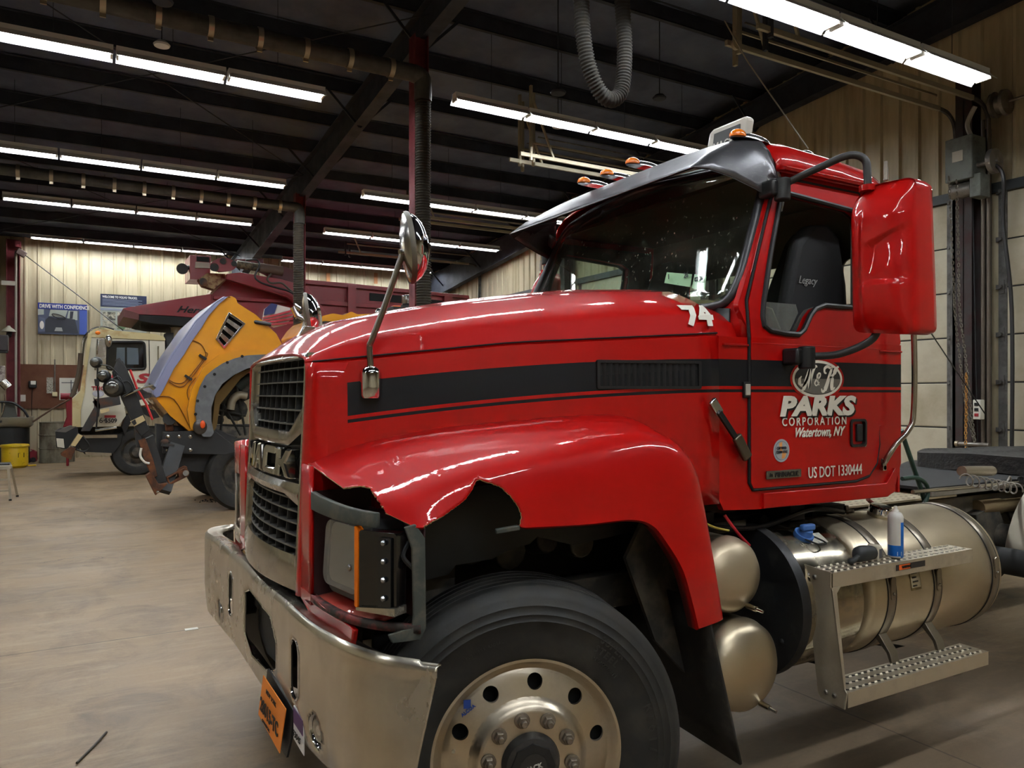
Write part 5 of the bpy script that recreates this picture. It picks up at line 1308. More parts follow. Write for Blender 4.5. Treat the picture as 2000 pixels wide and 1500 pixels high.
# ---- air tanks, lying across the frame
for n_, (u, w, y, r, nm) in enumerate(((1453, 1131, 2.27, .158, 'air_tank'), (1479, 1312, 2.22, .19, 'air_tank'))):
    c = P(u, w, Y=y)
    c.z = max(c.z, r + .3)
    A_ = MB().lathe([(0, 0), (r * .45, .008), (r * .8, .03), (r * .96, .06), (r, .09), (r + .004, .10), (r + .004, .115), (r, .12), (r, .75), (r * .8, .80), (0, .82)], c, (0, 1, 0), 64, cap=False).build(nm, M_TANK, TR)
    MB().cyl(c + Vector((.05, .03, -r * .78)), c + Vector((.05, -.02, -r * .80)), .012, n=10).cyl(c + Vector((.05, -.02, -r * .80)), c + Vector((.055, -.05, -r * .83)), .007, n=8).build('drain_valve', M_CHROMED, A_)
MB().box(2.2, 2.55, 1.12, 2.7, 2.65, 1.17).box(2.25, 2.6, .78, 2.65, 2.9, .80).box(2.3, 2.6, .78, 2.34, 2.65, 1.15).build('tank_shelf', M_FRAME, TR)
# dark components under the cab
mb = MB().box(2.15, 2.7, 1.05, 3.6, 2.8, 1.16).box(2.4, 2.55, 1.16, 2.5, 2.9, 1.22).box(3.0, 2.55, 1.14, 3.1, 2.9, 1.22)
for k in range(6): mb.cyl((2.3 + k * .2, 2.62, 1.11 + .02 * (k % 2)), (2.3 + k * .2, 2.75, 1.12), .035 + .012 * (k % 3), n=10)
mb.build('cab_mount', M_DARK, TR)
MB().tube([(2.2, 2.5, 1.20), (2.7, 2.5, 1.14), (3.1, 2.52, 1.19), (3.4, 2.56, 1.15)], .012, 8).build('wiring', M_BLACK, TR)
MB().tube([P(1415, 1006, Y=2.45), P(1440, 1040, Y=2.42), P(1464, 1066, Y=2.40)], .007, 8).build('red_air_line', mat('hose_red', '#b01824', .5), TR)
MB().tube([(2.3, 2.4, 1.21), (2.36, 2.4, 1.185), (2.42, 2.38, 1.17)], .005, 6).build('yellow_wire', mat('wire_yellow', '#b5a23a', .5), TR)
# frame rails
for y in (2.98, 3.76):
    mb = MB(); s = 1 if y < YC else -1
    mb.box(1.0, y, .76, 8.2, y + s * .008, 1.07); mb.box(1.0, y, 1.062, 8.2, y + s * .08, 1.07); mb.box(1.0, y, .76, 8.2, y + s * .08, .768)
    mb.build('frame_rail', mat('dusty_frame', '#4b4740', .6, dirt=('#7c7260', 4, .4, .7)), TR, smooth=0)
for k, (x, z) in enumerate([(4.9 + .05 * i, 1.01) for i in range(3)] + [(5.6, .98), (5.65, .98), (5.6, .9), (4.7, .83)]): MB().cyl((x, 2.98, z), (x, 2.955, z), .012, n=6).build('bolt', M_STEEL, TR)
MB().plate([(4.55, .93), (4.72, .93), (4.72, 1.0), (4.55, 1.0)], lambda a, b, d: Vector((a, 2.975 + d, b)), .003).build('frame_label', mat('old_label', '#9a9077', .6, dirt=('#5f5a40', 30, .5, .6)), TR)
# deck plate behind the cab
DP = MB().box(3.72, 2.9, 1.085, 4.98, 3.9, 1.10).build('deck_plate', mat('deck_aluminium', '#b3a78d', .42, .8, dirt=('#857861', 5, .4, .8)), TR, smooth=0, bevel=.003)
h = MB()
for i in range(22):
    for j in range(14):
        cx, cy = 3.76 + i * .055 + (.027 if j % 2 else 0), 2.94 + j * .07
        h.add([(cx - .014, cy, 1.1008), (cx, cy - .009, 1.1008), (cx + .014, cy, 1.1008), (cx, cy + .009, 1.1008)], [(0, 1, 2, 3)])
h.build('perforation', M_DARK, DP, smooth=0)['kind'] = 'stuff'
# fifth wheel and its slide rails
M_GREASE = mat('greasy_black', '#141312', .55, dirt=('#2e2a24', 18, .45, .7), bump=(30, .5))
fw = [(6.05, 2.97), (6.3, 2.92), (7.0, 2.98), (7.8, 3.1), (7.8, 3.2), (7.1, 3.34), (7.0, 3.44), (7.1, 3.54), (7.8, 3.68), (7.8, 3.78), (7.0, 3.90), (6.3, 3.95), (6.1, 3.90), (6.0, 3.44)]
W5 = MB().plate(rpoly(fw, .06), lambda a, b, d: Vector((a, b, 1.15 + d - (a - 6) * .01 + .012 * math.sin(a * 9 + b * 5))), .13).build('fifth_wheel', M_GREASE, TR, bevel=.015)
for y in (2.9, 3.90):
    MB().box(4.7, y, 1.10, 7.3, y + .09, 1.13).build('slide_rail', M_STEEL, TR, bevel=.003)
    MB().plate([(6.3, 1.12), (6.9, 1.12), (6.75, 1.16), (6.45, 1.16)], lambda a, b, d, y=y: Vector((a, y + d, b)), .1).build('fifth_wheel_bracket', M_GREASE, TR)
MB().box(4.75, 2.95, 1.13, 7.2, 3.87, 1.15).build('slide_plate', M_DARK, TR)
MB().cyl((4.86, 2.80, 1.265), (5.2, 2.80, 1.25), .032).build('air_cylinder', mat('cylinder_dull', '#8d8270', .4, .7), TR)
MB().tube([Vector((4.82 + .62 * i / 120, 2.76 + .03 * math.cos(2 * PI * i / 14), 1.22 - .1 * i / 120 + .035 * math.sin(2 * PI * i / 14))) for i in range(121)], .005, 6, 0).build('coil_hose', mat('coil_grey', '#8b857a', .4), TR)
MB().tube([Vector((5.55 + .25 * i / 100, 2.80 + .02 * math.cos(2 * PI * i / 10), 1.17 + .025 * math.sin(2 * PI * i / 10))) for i in range(101)], .006, 6, 0).build('return_spring', M_DARK, TR)
MB().cyl((4.4, 2.83, 1.16), (7.2, 2.83, 1.13), .012).build('rail_rod', mat('rod_bright', '#a79d8b', .3, .9), TR)
MB().tube([(5.2, 2.84, 1.13), (5.35, 2.8, 1.16), (5.42, 2.8, 1.2), (5.42, 2.8, 1.1)], .006, 6).build('hook', M_STEEL, TR)
# hoses behind the cab
HG = mat('hose_green', '#1d3f35', .5); HR = mat('hose_dull_red', '#7a3a33', .55)
pp = lambda l, y: [P(u, w, Y=y) for u, w in l]
MB().tube(pp([(1760, 840), (1768, 865), (1785, 915), (1800, 960), (1806, 985), (1795, 1000), (1780, 1006), (1760, 1008)], 2.86), .014, 10).build('air_hose', HG, TR)
MB().tube(pp([(1762, 935), (1790, 933), (1808, 945), (1812, 965), (1800, 995), (1776, 1003), (1750, 1000)], 2.84), .013, 10).build('air_hose', HG, TR)
MB().tube(pp([(1695, 975), (1715, 992), (1740, 1005), (1770, 1012), (1800, 1010), (1808, 1002), (1795, 998), (1770, 1001)], 2.78), .012, 10).build('air_hose', HR, TR)
MB().tube(pp([(1770, 1000), (1815, 982), (1822, 988), (1830, 1005)], 2.8), .005, 6).build('hose_hook', M_CHROMED, TR)
MB().cyl((3.76, 3.0, 1.1), (3.78, 3.0, 2.3), .02).build('hose_tender', M_BLACK, TR)
# rear axle hint, suspension and mud guard quarter at the frame edge
mb = MB().cyl((5.35, 2.94, .98), (8, 2.90, .96), .045).cyl((5.3, 2.95, .98), (5.55, 2.945, .978), .055); mb.build('torque_rod', mat('rod_tan', '#8a7657', .5, .4), TR)
mb = MB().plate([(5.2, .95), (5.45, 1.0), (5.6, .78), (5.75, .6), (5.5, .5), (5.25, .72)], lambda a, b, d: Vector((a, 2.90 + d, b)), .08).cyl((5.5, 2.6, .78), (5.5, 2.95, .78), .09).cyl((5.45, 2.55, .62), (5.45, 2.95, .62), .07).beam((5.6, 2.93, .98), (5.85, 2.93, .7), .03, .02, up=(0, 1, 0))
mb.build('suspension', M_FRAME, TR, bevel=.005); MB().cyl((5.2, 2.55, .68), (5.2, 2.95, .68), .085).build('air_spring', M_DARK, TR)
rows = [[Vector((5.95 + .66 * math.cos(R(a)), y, .56 + .66 * math.sin(R(a)))) for y in (2.2, 2.35, 2.6, 2.78)] for a in range(168, 60, -8)]
MB().rings(rows, False).build('quarter_fender', mat('fender_poly', '#cfc8b4', .4), TR, smooth=60, solid=.008)
for x in (5.95, 7.2):
    for yc, s in ((2.2, 1), (2 * YC - 2.2, -1)):
        MB().lathe([(.30, 0), (.50, -.005), (.54, .03), (.55, .06), (.55, .25), (.5, .29), (.3, .29)], (x, yc, .55), (0, s, 0), 48, cap=False).build('tire', M_RUB, TR)
        MB().lathe([(.31, .02), (.29, .03), (.28, .10), (.12, .16), (.1, .05), (0, .04)], (x, yc, .55), (0, s, 0), 40, cap=False).build('rim', M_ALUW, TR)
    MB().cyl((x, 2.3, .55), (x, 4.5, .55), .11).build('axle', M_FRAME, TR)
# engine and gearbox bulk between the rails
MB().box(1.25, 3.08, .8, 2.5, 3.72, 1.5).build('engine', M_DARK, TR, bevel=.05)
MB().cyl((2.5, YC, .95), (5.8, YC, .8), .08).build('drive_shaft', M_FRAME, TR)
# ---- things resting on the upper step
def stand(u, w): return P(u, w, Z=.9915)
q = stand(1746, 1087); q.y = 2.225; 
SC = thing('spray_can', 'blue and white aerosol can standing on the upper truck step', 'spray can', (q.x, q.y, .9915))
def canmat():
    m = bpy.data.materials.new('can_label'); m.use_nodes = True; n = N(m); b = n.n['Principled BSDF']; x, y, z = n.xyz()
    dx = n.math('SUBTRACT', x, q.x); z_ = n.math('SUBTRACT', z, .9915)
    f = n.math('MAXIMUM', n.math('MULTIPLY', n.math('GREATER_THAN', dx, -.010), n.math('LESS_THAN', z_, .165)), n.math('MULTIPLY', n.math('LESS_THAN', z_, .058), n.math('GREATER_THAN', z_, .008)))
    n.k(n.mix(f, lin('#dcdad4'), lin('#0d6fd0')), b.inputs['Base Color']); b.inputs['Roughness'].default_value = .3; return m
MB().lathe([(.031, 0), (.034, .004), (.034, .182), (.0335, .188), (.027, .204), (.016, .212)], (q.x, q.y, .9915), (0, 0, 1), 40).build('can_body', canmat(), SC)
MB().lathe([(.015, .210), (.014, .219), (.009, .223), (.008, .236), (.004, .238)], (q.x, q.y, .9915), (0, 0, 1), 24).build('nozzle', M_WHITE, SC)
MB().plate([(-.024, .012), (-.006, .012), (-.006, .03), (-.024, .03)], lambda a, b, d: Vector((q.x + a, q.y - math.sqrt(max(0, .0346 ** 2 - a * a)) + d, .9915 + b)), .0005).build('barcode_patch', mat('barcode_grey', '#b8c3d6', .5), SC)
q = stand(1693, 1096); q.y = 2.236
GN = thing('scan_tool', 'black and cream handheld sensor lying on the upper truck step', 'hand tool', (q.x, q.y, .9915))
mb = MB(); rs = []
for t, w_, h_, zc in ((-.075, .018, .022, .032), (-.06, .030, .034, .036), (-.03, .034, .036, .038), (.01, .032, .034, .037), (.045, .028, .030, .034)):
    rs.append([Vector((q.x + t, q.y + w_ * math.cos(2 * PI * j / 16), .9915 + zc + h_ * math.sin(2 * PI * j / 16) * (1))) for j in range(16)])
mb.rings(rs, True, True, True); mb.build('body', mat('tool_black', '#262a2b', .6), GN, smooth=50)
MB().box(q.x + .045, q.y - .03, .9925, q.x + .075, q.y + .03, 1.062).build('head', mat('tool_cream', '#cfc8b2', .5), GN, bevel=.008)
MB().box(q.x + .052, q.y - .032, 1.003, q.x + .07, q.y - .029, 1.045).build('display', mat('tool_display', '#54565a', .3), GN)
MB().cyl((q.x - .125, q.y - .01, 1.0), (q.x - .07, q.y - .01, 1.02), .012, n=12).ell((q.x - .12, q.y - .01, 1.005), (.014, .018, .0135), 10, 6).build('grip_knob', mat('tool_black', '#262a2b', .6), GN)
# ================= THE WHITE TRUCK with the red dump body, farther back
YA = 18.4
M_WTR = mat('faded_white', '#dcd9c6', .4, dirt=('#b9b08c', 2.5, .5, .9, (1, 1, .3)))
M_CRM = mat('aged_cream', '#cdbf8e', .5, dirt=('#a8763f', 3.2, .5, .75))
M_MAR = mat('maroon_paint', '#7c1822', .38, coat=.5, dirt=('#5a2a26', 2.5, .5, .85))
M_IRON = mat('plow_iron', '#2a2a2a', .6, dirt=('#5a3a28', 5, .52, .7))
M_PLATE2 = mat('sticker_cream', '#cdb98a', .5)
wt_o = P(230, 880, Y=YA); WT = thing('dump_truck', 'white cab truck with maroon dump body and plow frame in front', 'truck', (wt_o.x, YA, 0))
pw = lambda name, mt, px, y=YA, t=.05, holes=(), par=None, r=0, bevel=.004, lab=None: MB().pix(rpoly(px, r) if r else px, y, t, holes).build(name, mt, par or WT, smooth=30, bevel=bevel, label=lab)
WW = rpoly([(209, 668), (282, 668), (284, 721), (209, 721)], 7)
cabpx = [(176, 657), (322, 664), (323, 720), (318, 770), (299, 786), (290, 790), (244, 798), (246, 812), (231, 832), (141, 835), (141, 778), (157, 762), (164, 716), (170, 680)]
CB = pw('cab_side', M_WTR, cabpx, holes=[WW])
MB().pix([(177, 657), (322, 664), (323, 780), (299, 786), (141, 835), (141, 778), (157, 762), (164, 716)], YA + .08, 2.0).build('cab_shell', mat('cab_shell_dark', '#8d897b', .5), WT, smooth=0)
pw('roof', M_CRM, rpoly([(172, 658), (176, 647), (196, 643), (300, 652), (320, 657), (324, 665), (300, 664)], 3), YA - .03, 2.2)
pw('front_pillar', M_CRM, [(172, 650), (180, 650), (167, 740), (166, 765), (158, 800), (158, 834), (141, 834), (141, 780), (156, 766), (163, 720)], YA - .06, .06)
MB().ell(P(191, 650, Y=YA - .05), (.05, .03, .04)).build('amber_lens', M_AMB, WT)
pw('side_window', mat('dark_glass', '#15181a', .08, coat=.5), WW, YA + .03, .01)
pts = [P(u, w, Y=YA - .01) for u, w in WW]; MB().tube(pts + [pts[0]], .03, 6, 0).build('window_seal', M_BLACK, WT)
for px in ([(228, 679), (244, 679), (244, 716), (226, 716)], [(248, 679), (270, 680), (271, 712), (248, 712)]): pw('pane', mat('dim_glass', '#59646c', .1, coat=.5), px, YA + .02, .006)
pts = [P(u, w, Y=YA - .012) for u, w in [(291, 664), (292, 720), (290, 770), (243, 797)]]; MB().tube(pts, .008, 5, 0).build('door_gap', M_DARK, WT)
MB().tube([P(309, w, Y=YA - .08) for w in (676, 700, 750)], .018, 6, 0).build('grab_handle', M_CHROMED, WT)
for px, y in (([(188, 660), (208, 662), (207, 720), (186, 718)], YA - .35),):
    pw('side_mirror', M_CHROMED, px, y, .1)
    MB().tube([P(192, 663, Y=y), P(190, 690, Y=y), P(186, 722, Y=YA)], .02, 6).build('mirror_arm', M_CHROMED, WT)
MB().ell(P(212, 666, Y=YA - .4), (.07, .06, .13)).build('round_mirror', M_CHROMED, WT)
MB().tube([P(u, w, Y=YA + .3) for u, w in [(222, 645), (200, 640), (180, 645), (165, 662), (160, 690), (156, 720), (148, 750), (145, 770)]], .035, 8).build('air_cleaner_pipe', M_CHROMED, WT)
MB().tube([P(u, w, Y=YA + .1) for u, w in [(158, 690), (154, 730), (144, 766), (140, 776)]], .05, 8).build('mirror_brace', mat('brace_brown', '#4a3d30', .6), WT)
ink_r = mat('lettering_red', '#a3222b', .5)
def ptext(s, size, u, w, y, mt, par, **k): text(s, size, P(u, w, Y=y), mt, par, **k)
ptext('K', .27, 212, 749, YA - .02, ink_r, WT, sx=1.4, bold=.012, shear=.2); ptext('S', .27, 266, 747, YA - .02, ink_r, WT, sx=1.8, bold=.012, shear=.2)
o = P(179, 762, Y=YA - .02); text('THOMAS', .115, o, ink_r, WT, sx=1.05, bold=.004)
ptext('64', .16, 193, 826, YA - .02, mat('ink_black', '#1c1c1c', .5), WT)
pw('number_plate', mat('plate_pale', '#d7d3c4', .5), [(204, 811), (226, 811), (226, 827), (204, 827)], YA - .02, .01, bevel=0)
pw('number_band', ink_r, [(204, 811), (226, 811), (226, 816), (204, 816)], YA - .03, .01, bevel=0)
ptext('5509', .12, 205, 825.5, YA - .035, MATS['ink_black'], WT, bold=.004, sx=.95)
MB().ell(P(192, 769, Y=YA - .01), (.11, .005, .07), 20, 8).build('door_emblem', mat('pale_emblem', '#b9bac4', .5), WT)
pw('front_bumper', M_BLACK, [(108, 843), (118, 837), (152, 833), (156, 880), (150, 880), (120, 876), (110, 874)], YA - .05, .5, bevel=.02)
pw('bumper_top', mat('step_grey', '#5a5550', .6), [(107, 843), (136, 832), (152, 832), (128, 845)], YA - .06, .4)
pw('front_licence_plate', mat('plate_pale', '#d7d3c4', .5), [(110, 856), (124, 857), (126, 875), (112, 873)], YA - .07, .01, bevel=0)
pw('side_step', M_BLACK, [(156, 850), (240, 848), (236, 868), (222, 886), (205, 890), (165, 887), (152, 870)], YA - .02, .4, bevel=.01)
for px in ([(162, 850), (229, 849), (229, 855), (162, 856)], [(166, 883), (218, 885), (218, 890), (168, 889)]): pw('step_edge', M_ALU, px, YA - .06, .3)
c = P(268, 880, Y=YA + .05); c.z = .5
def farwheel(c, r, root, name='tire', rim=True, dep=.3):
    MB().lathe([(.6 * r, 0), (.7 * r, -.02), (.92 * r, -.01), (.98 * r, .03), (r, .06), (r, dep - .05), (.9 * r, dep), (.5 * r, dep)], c, (0, 1, 0), 48, cap=False).build(name, M_RUB, root)
    MB().lathe([(.62 * r, .02), (.56 * r, .05), (.5 * r, .10), (.3 * r, .08), (.2 * r, -.02), (0, -.03)], c, (0, 1, 0), 32, cap=False).build('rim', M_STEEL if rim is True else rim, root)
farwheel(c, .52, WT, rim=M_FRAME)
for dx in (5.2, 6.5): farwheel(Vector((c.x + dx, c.y, .5)), .52, WT)
pw('fender', M_BLACK, [(238, 835), (246, 812), (262, 800), (285, 795), (305, 803), (312, 815), (300, 818), (280, 808), (262, 815), (250, 835), (244, 850)], YA - .03, .6)
x0 = P(300, 800, Y=YA).x; MB().box(x0 - 1.5, YA + .5, .7, x0 + 8, YA + .6, 1.0).box(x0 - 1.5, YA + 1.6, .7, x0 + 8, YA + 1.7, 1.0).build('frame_rail', M_FRAME, WT)
pw('exhaust_stack', M_BLACK, [(324, 650), (345, 650), (350, 670), (345, 730), (326, 725)], YA + .2, .5)
MB().cyl(P(346, 692, Y=YA + .3), P(346, 640, Y=YA + .3), .13).build('air_cleaner', M_ALU, WT); MB().cyl(P(346, 640, Y=YA + .3), P(346, 632, Y=YA + .3), .16).build('air_cleaner_cap', M_BLACK, WT)
# dump body with tapering cab shield
pw('cab_shield', M_MAR, [(241, 602), (340, 585), (412, 574), (412, 640), (384, 621), (340, 617), (271, 614), (241, 612)], YA - .15, 2.4)
pw('shield_end', mat('brown_paint', '#5a2a28', .6), [(240, 603), (272, 613), (271, 625), (241, 619)], YA - .16, 2.42)
pw('shield_shadow_gap', M_DARK, [(271, 615), (340, 618), (400, 622), (400, 640), (340, 635), (300, 632), (271, 626)], YA - .14, 2.38)  # dark slab filling in the shade under the cab shield
pw('dump_body', M_MAR, [(412, 574), (441, 544), (500, 540), (588, 549), (680, 557), (916, 581), (917, 640), (560, 720), (480, 740), (410, 700), (410, 640)], YA - .1, 2.3)
pw('top_rail', M_MAR, [(585, 545), (680, 553), (916, 577), (917, 583), (680, 561), (586, 553)], YA - .2, 2.5)
for u, w0, w1 in ((688, 556, 625), (876, 578, 610)): pw('side_post', M_MAR, [(u - 8, w0), (u + 8, w0), (u + 8, w1), (u - 8, w1)], YA - .22, .12)
pw('side_rib', M_MAR, [(590, 583), (680, 590), (870, 602), (870, 609), (680, 598), (590, 591)], YA - .18, .08)
pw('side_rib', M_MAR, [(417, 578), (560, 586), (560, 592), (417, 584)], YA - .17, .08)
for px in ([(722, 572), (790, 578), (788, 592), (722, 587)], [(832, 584), (872, 588), (872, 598), (834, 596)]): pw('side_opening', M_DARK, px, YA - .12, .02)
pts = [(412, 574), (441, 544)]; MB().tube([P(u, w, Y=YA - .12) for u, w in pts], .03, 6, 0).build('body_edge', mat('chipped_edge', '#9a7a6a', .6), WT)
ptext('Hercules', .20, 344, 609.5, YA - .17, M_DARK, WT, shear=.45, sx=1.35, bold=.004)
# hoist arm, cylinder and head of the body
pw('hoist_arm', M_MAR, [(443, 535), (470, 532), (548, 545), (600, 560), (622, 590), (660, 645), (640, 660), (600, 610), (560, 580), (500, 562), (442, 545)], YA - .5, .14)
pw('hoist_arm_back', mat('maroon_dark', '#551820', .5), [(460, 506), (514, 505), (515, 520), (555, 520), (575, 528), (600, 575), (560, 560), (520, 535)], YA - .2, .2)
pw('pivot_plate', M_MAR, rpoly([(411, 514), (424, 505), (438, 502), (455, 508), (463, 520), (455, 528), (430, 531), (412, 527)], 5), YA - .62, .1)
for u, w, r in ((436, 510, .07), (419, 522, .09), (457, 515, .06)):
    MB().cyl(P(u, w, Y=YA - .66), P(u, w, Y=YA - .6), r, n=20).cyl(P(u, w, Y=YA - .68), P(u, w, Y=YA - .6), r * .5, n=12).build('pivot_pin', M_IRON, WT)
MB().cyl(P(462, 516, Y=YA - .6), P(507, 523, Y=YA - .6), .09).build('hoist_cylinder', mat('cylinder_grimy', '#6f6450', .5, .5, dirt=('#2c2620', 12, .4, .6)), WT)
MB().cyl(P(507, 523, Y=YA - .6), P(552, 530, Y=YA - .6), .11).build('cylinder_barrel', mat('cylinder_brown', '#4d3a30', .6), WT)
pw('tarp_housing', M_MAR, [(371, 498), (412, 500), (410, 545), (395, 546), (371, 545)], YA - .3, .9)
pw('housing_window', M_DARK, [(384, 500), (409, 502), (409, 512), (384, 510)], YA - .32, .02); pw('housing_panel', mat('galv_pale', '#9b978b', .5), [(382, 511), (410, 513), (410, 524), (381, 523)], YA - .33, .03)
MB().cyl(P(356, 525, Y=YA - .3), P(356, 525, Y=YA), .12, n=18).cyl(P(370, 522, Y=YA - .2), P(356, 525, Y=YA - .2), .05).build('tarp_motor', M_BLACK, WT)
pw('hinge_casting', mat('scraped_casting', '#8a7350', .7, dirt=('#5a2a26', 9, .4, .6)), [(388, 545), (405, 533), (440, 535), (441, 545), (418, 565), (396, 558)], YA - .35, .3)
MB().cyl(P(397, 550, Y=YA - .45), P(397, 550, Y=YA - .2), .08).build('hinge_pin', M_IRON, WT)
MB().tube([P(u, w, Y=YA - .68) for u, w in [(480, 508), (502, 508), (506, 520), (498, 540), (510, 552), (540, 562), (570, 572), (600, 600), (625, 635)]], .022, 8).build('hydraulic_hose', M_BLACK, WT)
MB().tube([P(u, w, Y=YA - .66) for u, w in [(530, 535), (522, 545), (530, 553), (550, 553), (565, 565), (600, 595), (630, 632)]], .022, 8).build('hydraulic_hose', mat('hose_brown', '#3d342a', .6), WT)
# plow frame of the white truck
yp = YA - .5
pw('plow_arm', M_IRON, [(183, 776), (186, 780), (196, 789), (194, 812), (176, 842), (158, 842), (160, 838), (184, 796)], yp, .2)
pw('plow_arm_tube', M_CHROMED, [(152, 846), (157, 848), (136, 884), (130, 880)], yp - .02, .1)
pw('arm_decal', M_PLATE2, [(152, 848), (162, 851), (147, 872), (138, 870)], yp - .05, .04)
pw('plow_foot', M_RUST, [(118, 886), (138, 872), (148, 876), (139, 898), (120, 890)], yp - .03, .2)
pw('plow_lift_arm', M_IRON, [(181, 785), (186, 779), (215, 775), (233, 770), (236, 790), (200, 797), (190, 800)], yp, .2)
pw('arm_decal', M_PLATE2, [(195, 801), (213, 797), (214, 803), (197, 808)], yp - .03, .03)
MB().tube([P(186, 841, Y=yp), P(228, 835, Y=yp)], .03, 8, 0).build('push_rod', M_CHROMED, WT)
MB().tube([P(160, 850, Y=yp), P(175, 872, Y=yp), P(165, 882, Y=yp), P(150, 878, Y=yp)], .02, 6).build('chain_loop', M_BLACK, WT)

# ================= THE YELLOW TRUCK with its hood tipped forward
YB = 12.1
M_YEL = mat('yellow_paint', '#dd9508', .3, coat=1., dirt=('#c98408', 1.5, .4, .8))
M_LAV = mat('lavender_deflector', '#8489a8', .35, coat=.4)
M_GARC = mat('grey_flare', '#5b5e60', .6, dirt=('#727476', 6, .45, .7))
yt_o = P(450, 990, Y=YB); YT_ = thing('plow_truck', 'yellow truck with hood tipped forward, grey arch flare and black plow mount', 'truck', (yt_o.x, YB, 0))
pb = lambda name, mt, px, y=YB, t=.05, holes=(), r=0, bevel=.006, par=None: MB().pix(rpoly(px, r) if r else px, y, t, holes).build(name, mt, par or YT_, smooth=30, bevel=bevel)
arc_o = [(412, 853), (396, 853), (384, 826), (381, 800), (384, 776), (392, 752), (402, 734), (416, 722), (436, 709), (458, 700), (482, 694), (520, 692), (545, 700)]
vent = [(423, 662), (447, 611), (478, 632), (438, 679)]
hood = [(444, 580), (452, 578), (461, 583), (464, 592), (500, 615), (540, 652), (560, 690), (545, 700), (520, 692), (482, 694), (458, 700), (436, 709), (416, 722), (402, 734), (392, 752), (384, 776), (381, 800), (384, 826), (396, 853), (384, 852), (372, 845), (362, 836), (332, 812), (306, 780), (300, 768), (302, 760), (324, 720), (340, 692), (362, 662), (384, 628), (424, 592)]
TH_ = MB(); inner = hood
# the tipped hood: outer skin swept across the truck with a crowned section
def hoodrows(px, ylist):
    cx = sum(P(u, w, Y=YB).x for u, w in px) / len(px); cz = sum(P(u, w, Y=YB).z for u, w in px) / len(px); rs = []
    for y, k in ylist:
        rs.append([Vector((cx + (P(u, w, Y=YB).x - cx) * k, y, cz + (P(u, w, Y=YB).z - cz) * k)) for u, w in px])
    return rs
HD = MB().rings(hoodrows(hood, ((YB + .02, .985), (YB + .06, 1.0), (YB + .5, 1.02), (YB + 1.1, 1.03), (YB + 1.7, 1.02), (YB + 2.14, 1.0), (YB + 2.18, .985))), True).build('hood', M_YEL, YT_, smooth=50, solid=.02)
sk = rpoly(hood, 2, 2)
HS = pb('hood_side', M_YEL, sk, YB, .03, holes=[[(423, 662), (447, 611), (478, 632), (438, 679)]])
pb('deflector', M_LAV, [(440, 580), (424, 590), (384, 627), (361, 661), (339, 691), (323, 719), (301, 761), (299, 768), (305, 777), (312, 774), (320, 760), (340, 720), (360, 692), (374, 668), (394, 640), (408, 616), (428, 594), (446, 579)], YB - .03, .05)
lo_ = [(440, 580), (424, 590), (384, 627), (361, 661), (339, 691), (323, 719), (301, 761), (299, 768), (305, 777)]
MB().rings([[P(u - 1.5, w - 1, Y=YB) * 1 + Vector((-.015 * (1 if 0 < k < 5 else 0), y - YB, 0)) for u, w in lo_] for k, y in enumerate((YB - .03, YB + .1, YB + .6, YB + 1.1, YB + 1.6, YB + 2.15))], False).build('deflector_face', M_LAV, YT_, smooth=60, solid=.01)
pb('fender_bulge', M_YEL, rpoly([(375, 760), (398, 716), (430, 692), (470, 682), (520, 682), (545, 695), (520, 693), (482, 695), (458, 701), (436, 710), (416, 723), (402, 735), (392, 753), (384, 777), (381, 800), (384, 826), (392, 846), (372, 838), (366, 800)], 3), YB - .10, .12, bevel=.02)
flare = arc_o + [(540, 712), (510, 712), (482, 720), (456, 733), (434, 750), (420, 772), (413, 796), (413, 822), (418, 845)]
FLR = pb('arch_flare', M_GARC, rpoly(flare, 3), YB - .13, .25)
for u, w in ((382, 809), (386, 783), (400, 755), (419, 731), (444, 708), (473, 696)):
    MB().cyl(P(u, w, Y=YB - .14), P(u, w, Y=YB - .12), .022, n=10).build('flare_bolt', M_DARK, YT_)
MB().ell(P(391, 834, Y=YB - .12), (.10, .03, .115), 24, 10).build('fender_lamp', mat('lamp_smoke', '#3a3531', .2, coat=.5), YT_); MB().ell(P(396, 829, Y=YB - .16), (.035, .015, .06), 16, 8).build('amber_lens', mat('orange_reflector', '#e0541c', .3), YT_)
# panel lines and latches on the hood
for l in ([(374, 664), (392, 672), (401, 688), (398, 700), (370, 735), (356, 748), (342, 748), (330, 742)], [(402, 688), (404, 696), (372, 740), (358, 754), (345, 754), (330, 745)], [(382, 738), (366, 762), (372, 790), (392, 836)], [(303, 775), (340, 780), (372, 838)]):
    MB().tube([P(u, w, Y=YB - .012) for u, w in l], .007, 5, 4).build('panel_line', mat('line_brown', '#7a4b06', .5), YT_)
for u, w in ((397, 698), (369, 738)): MB().beam(P(u - 8, w - 5, Y=YB - .03), P(u + 6, w + 4, Y=YB - .03), .035, .03, up=(0, 1, 0)).build('hood_latch', M_BLACK, YT_)
pb('vent_frame', M_CHROME, [(421, 662), (447, 609), (480, 632), (438, 682)], YB - .02, .03, holes=[[(427, 662), (448, 616), (474, 633), (438, 675)]])
pb('vent_back', M_DARK, [(423, 662), (447, 611), (478, 632), (438, 679)], YB + .06, .01)
for t in (.12, .42, .72):
    a = Vector((438, 675)).lerp(Vector((474, 633)), t); b_ = Vector((427, 662)).lerp(Vector((448, 616)), t); c_ = Vector((438, 675)).lerp(Vector((474, 633)), t + .16); d_ = Vector((427, 662)).lerp(Vector((448, 616)), t + .16)
    pb('vent_louvre', M_CHROMED, [tuple(a), tuple(b_), tuple(d_), tuple(c_)], YB - .02, .05)
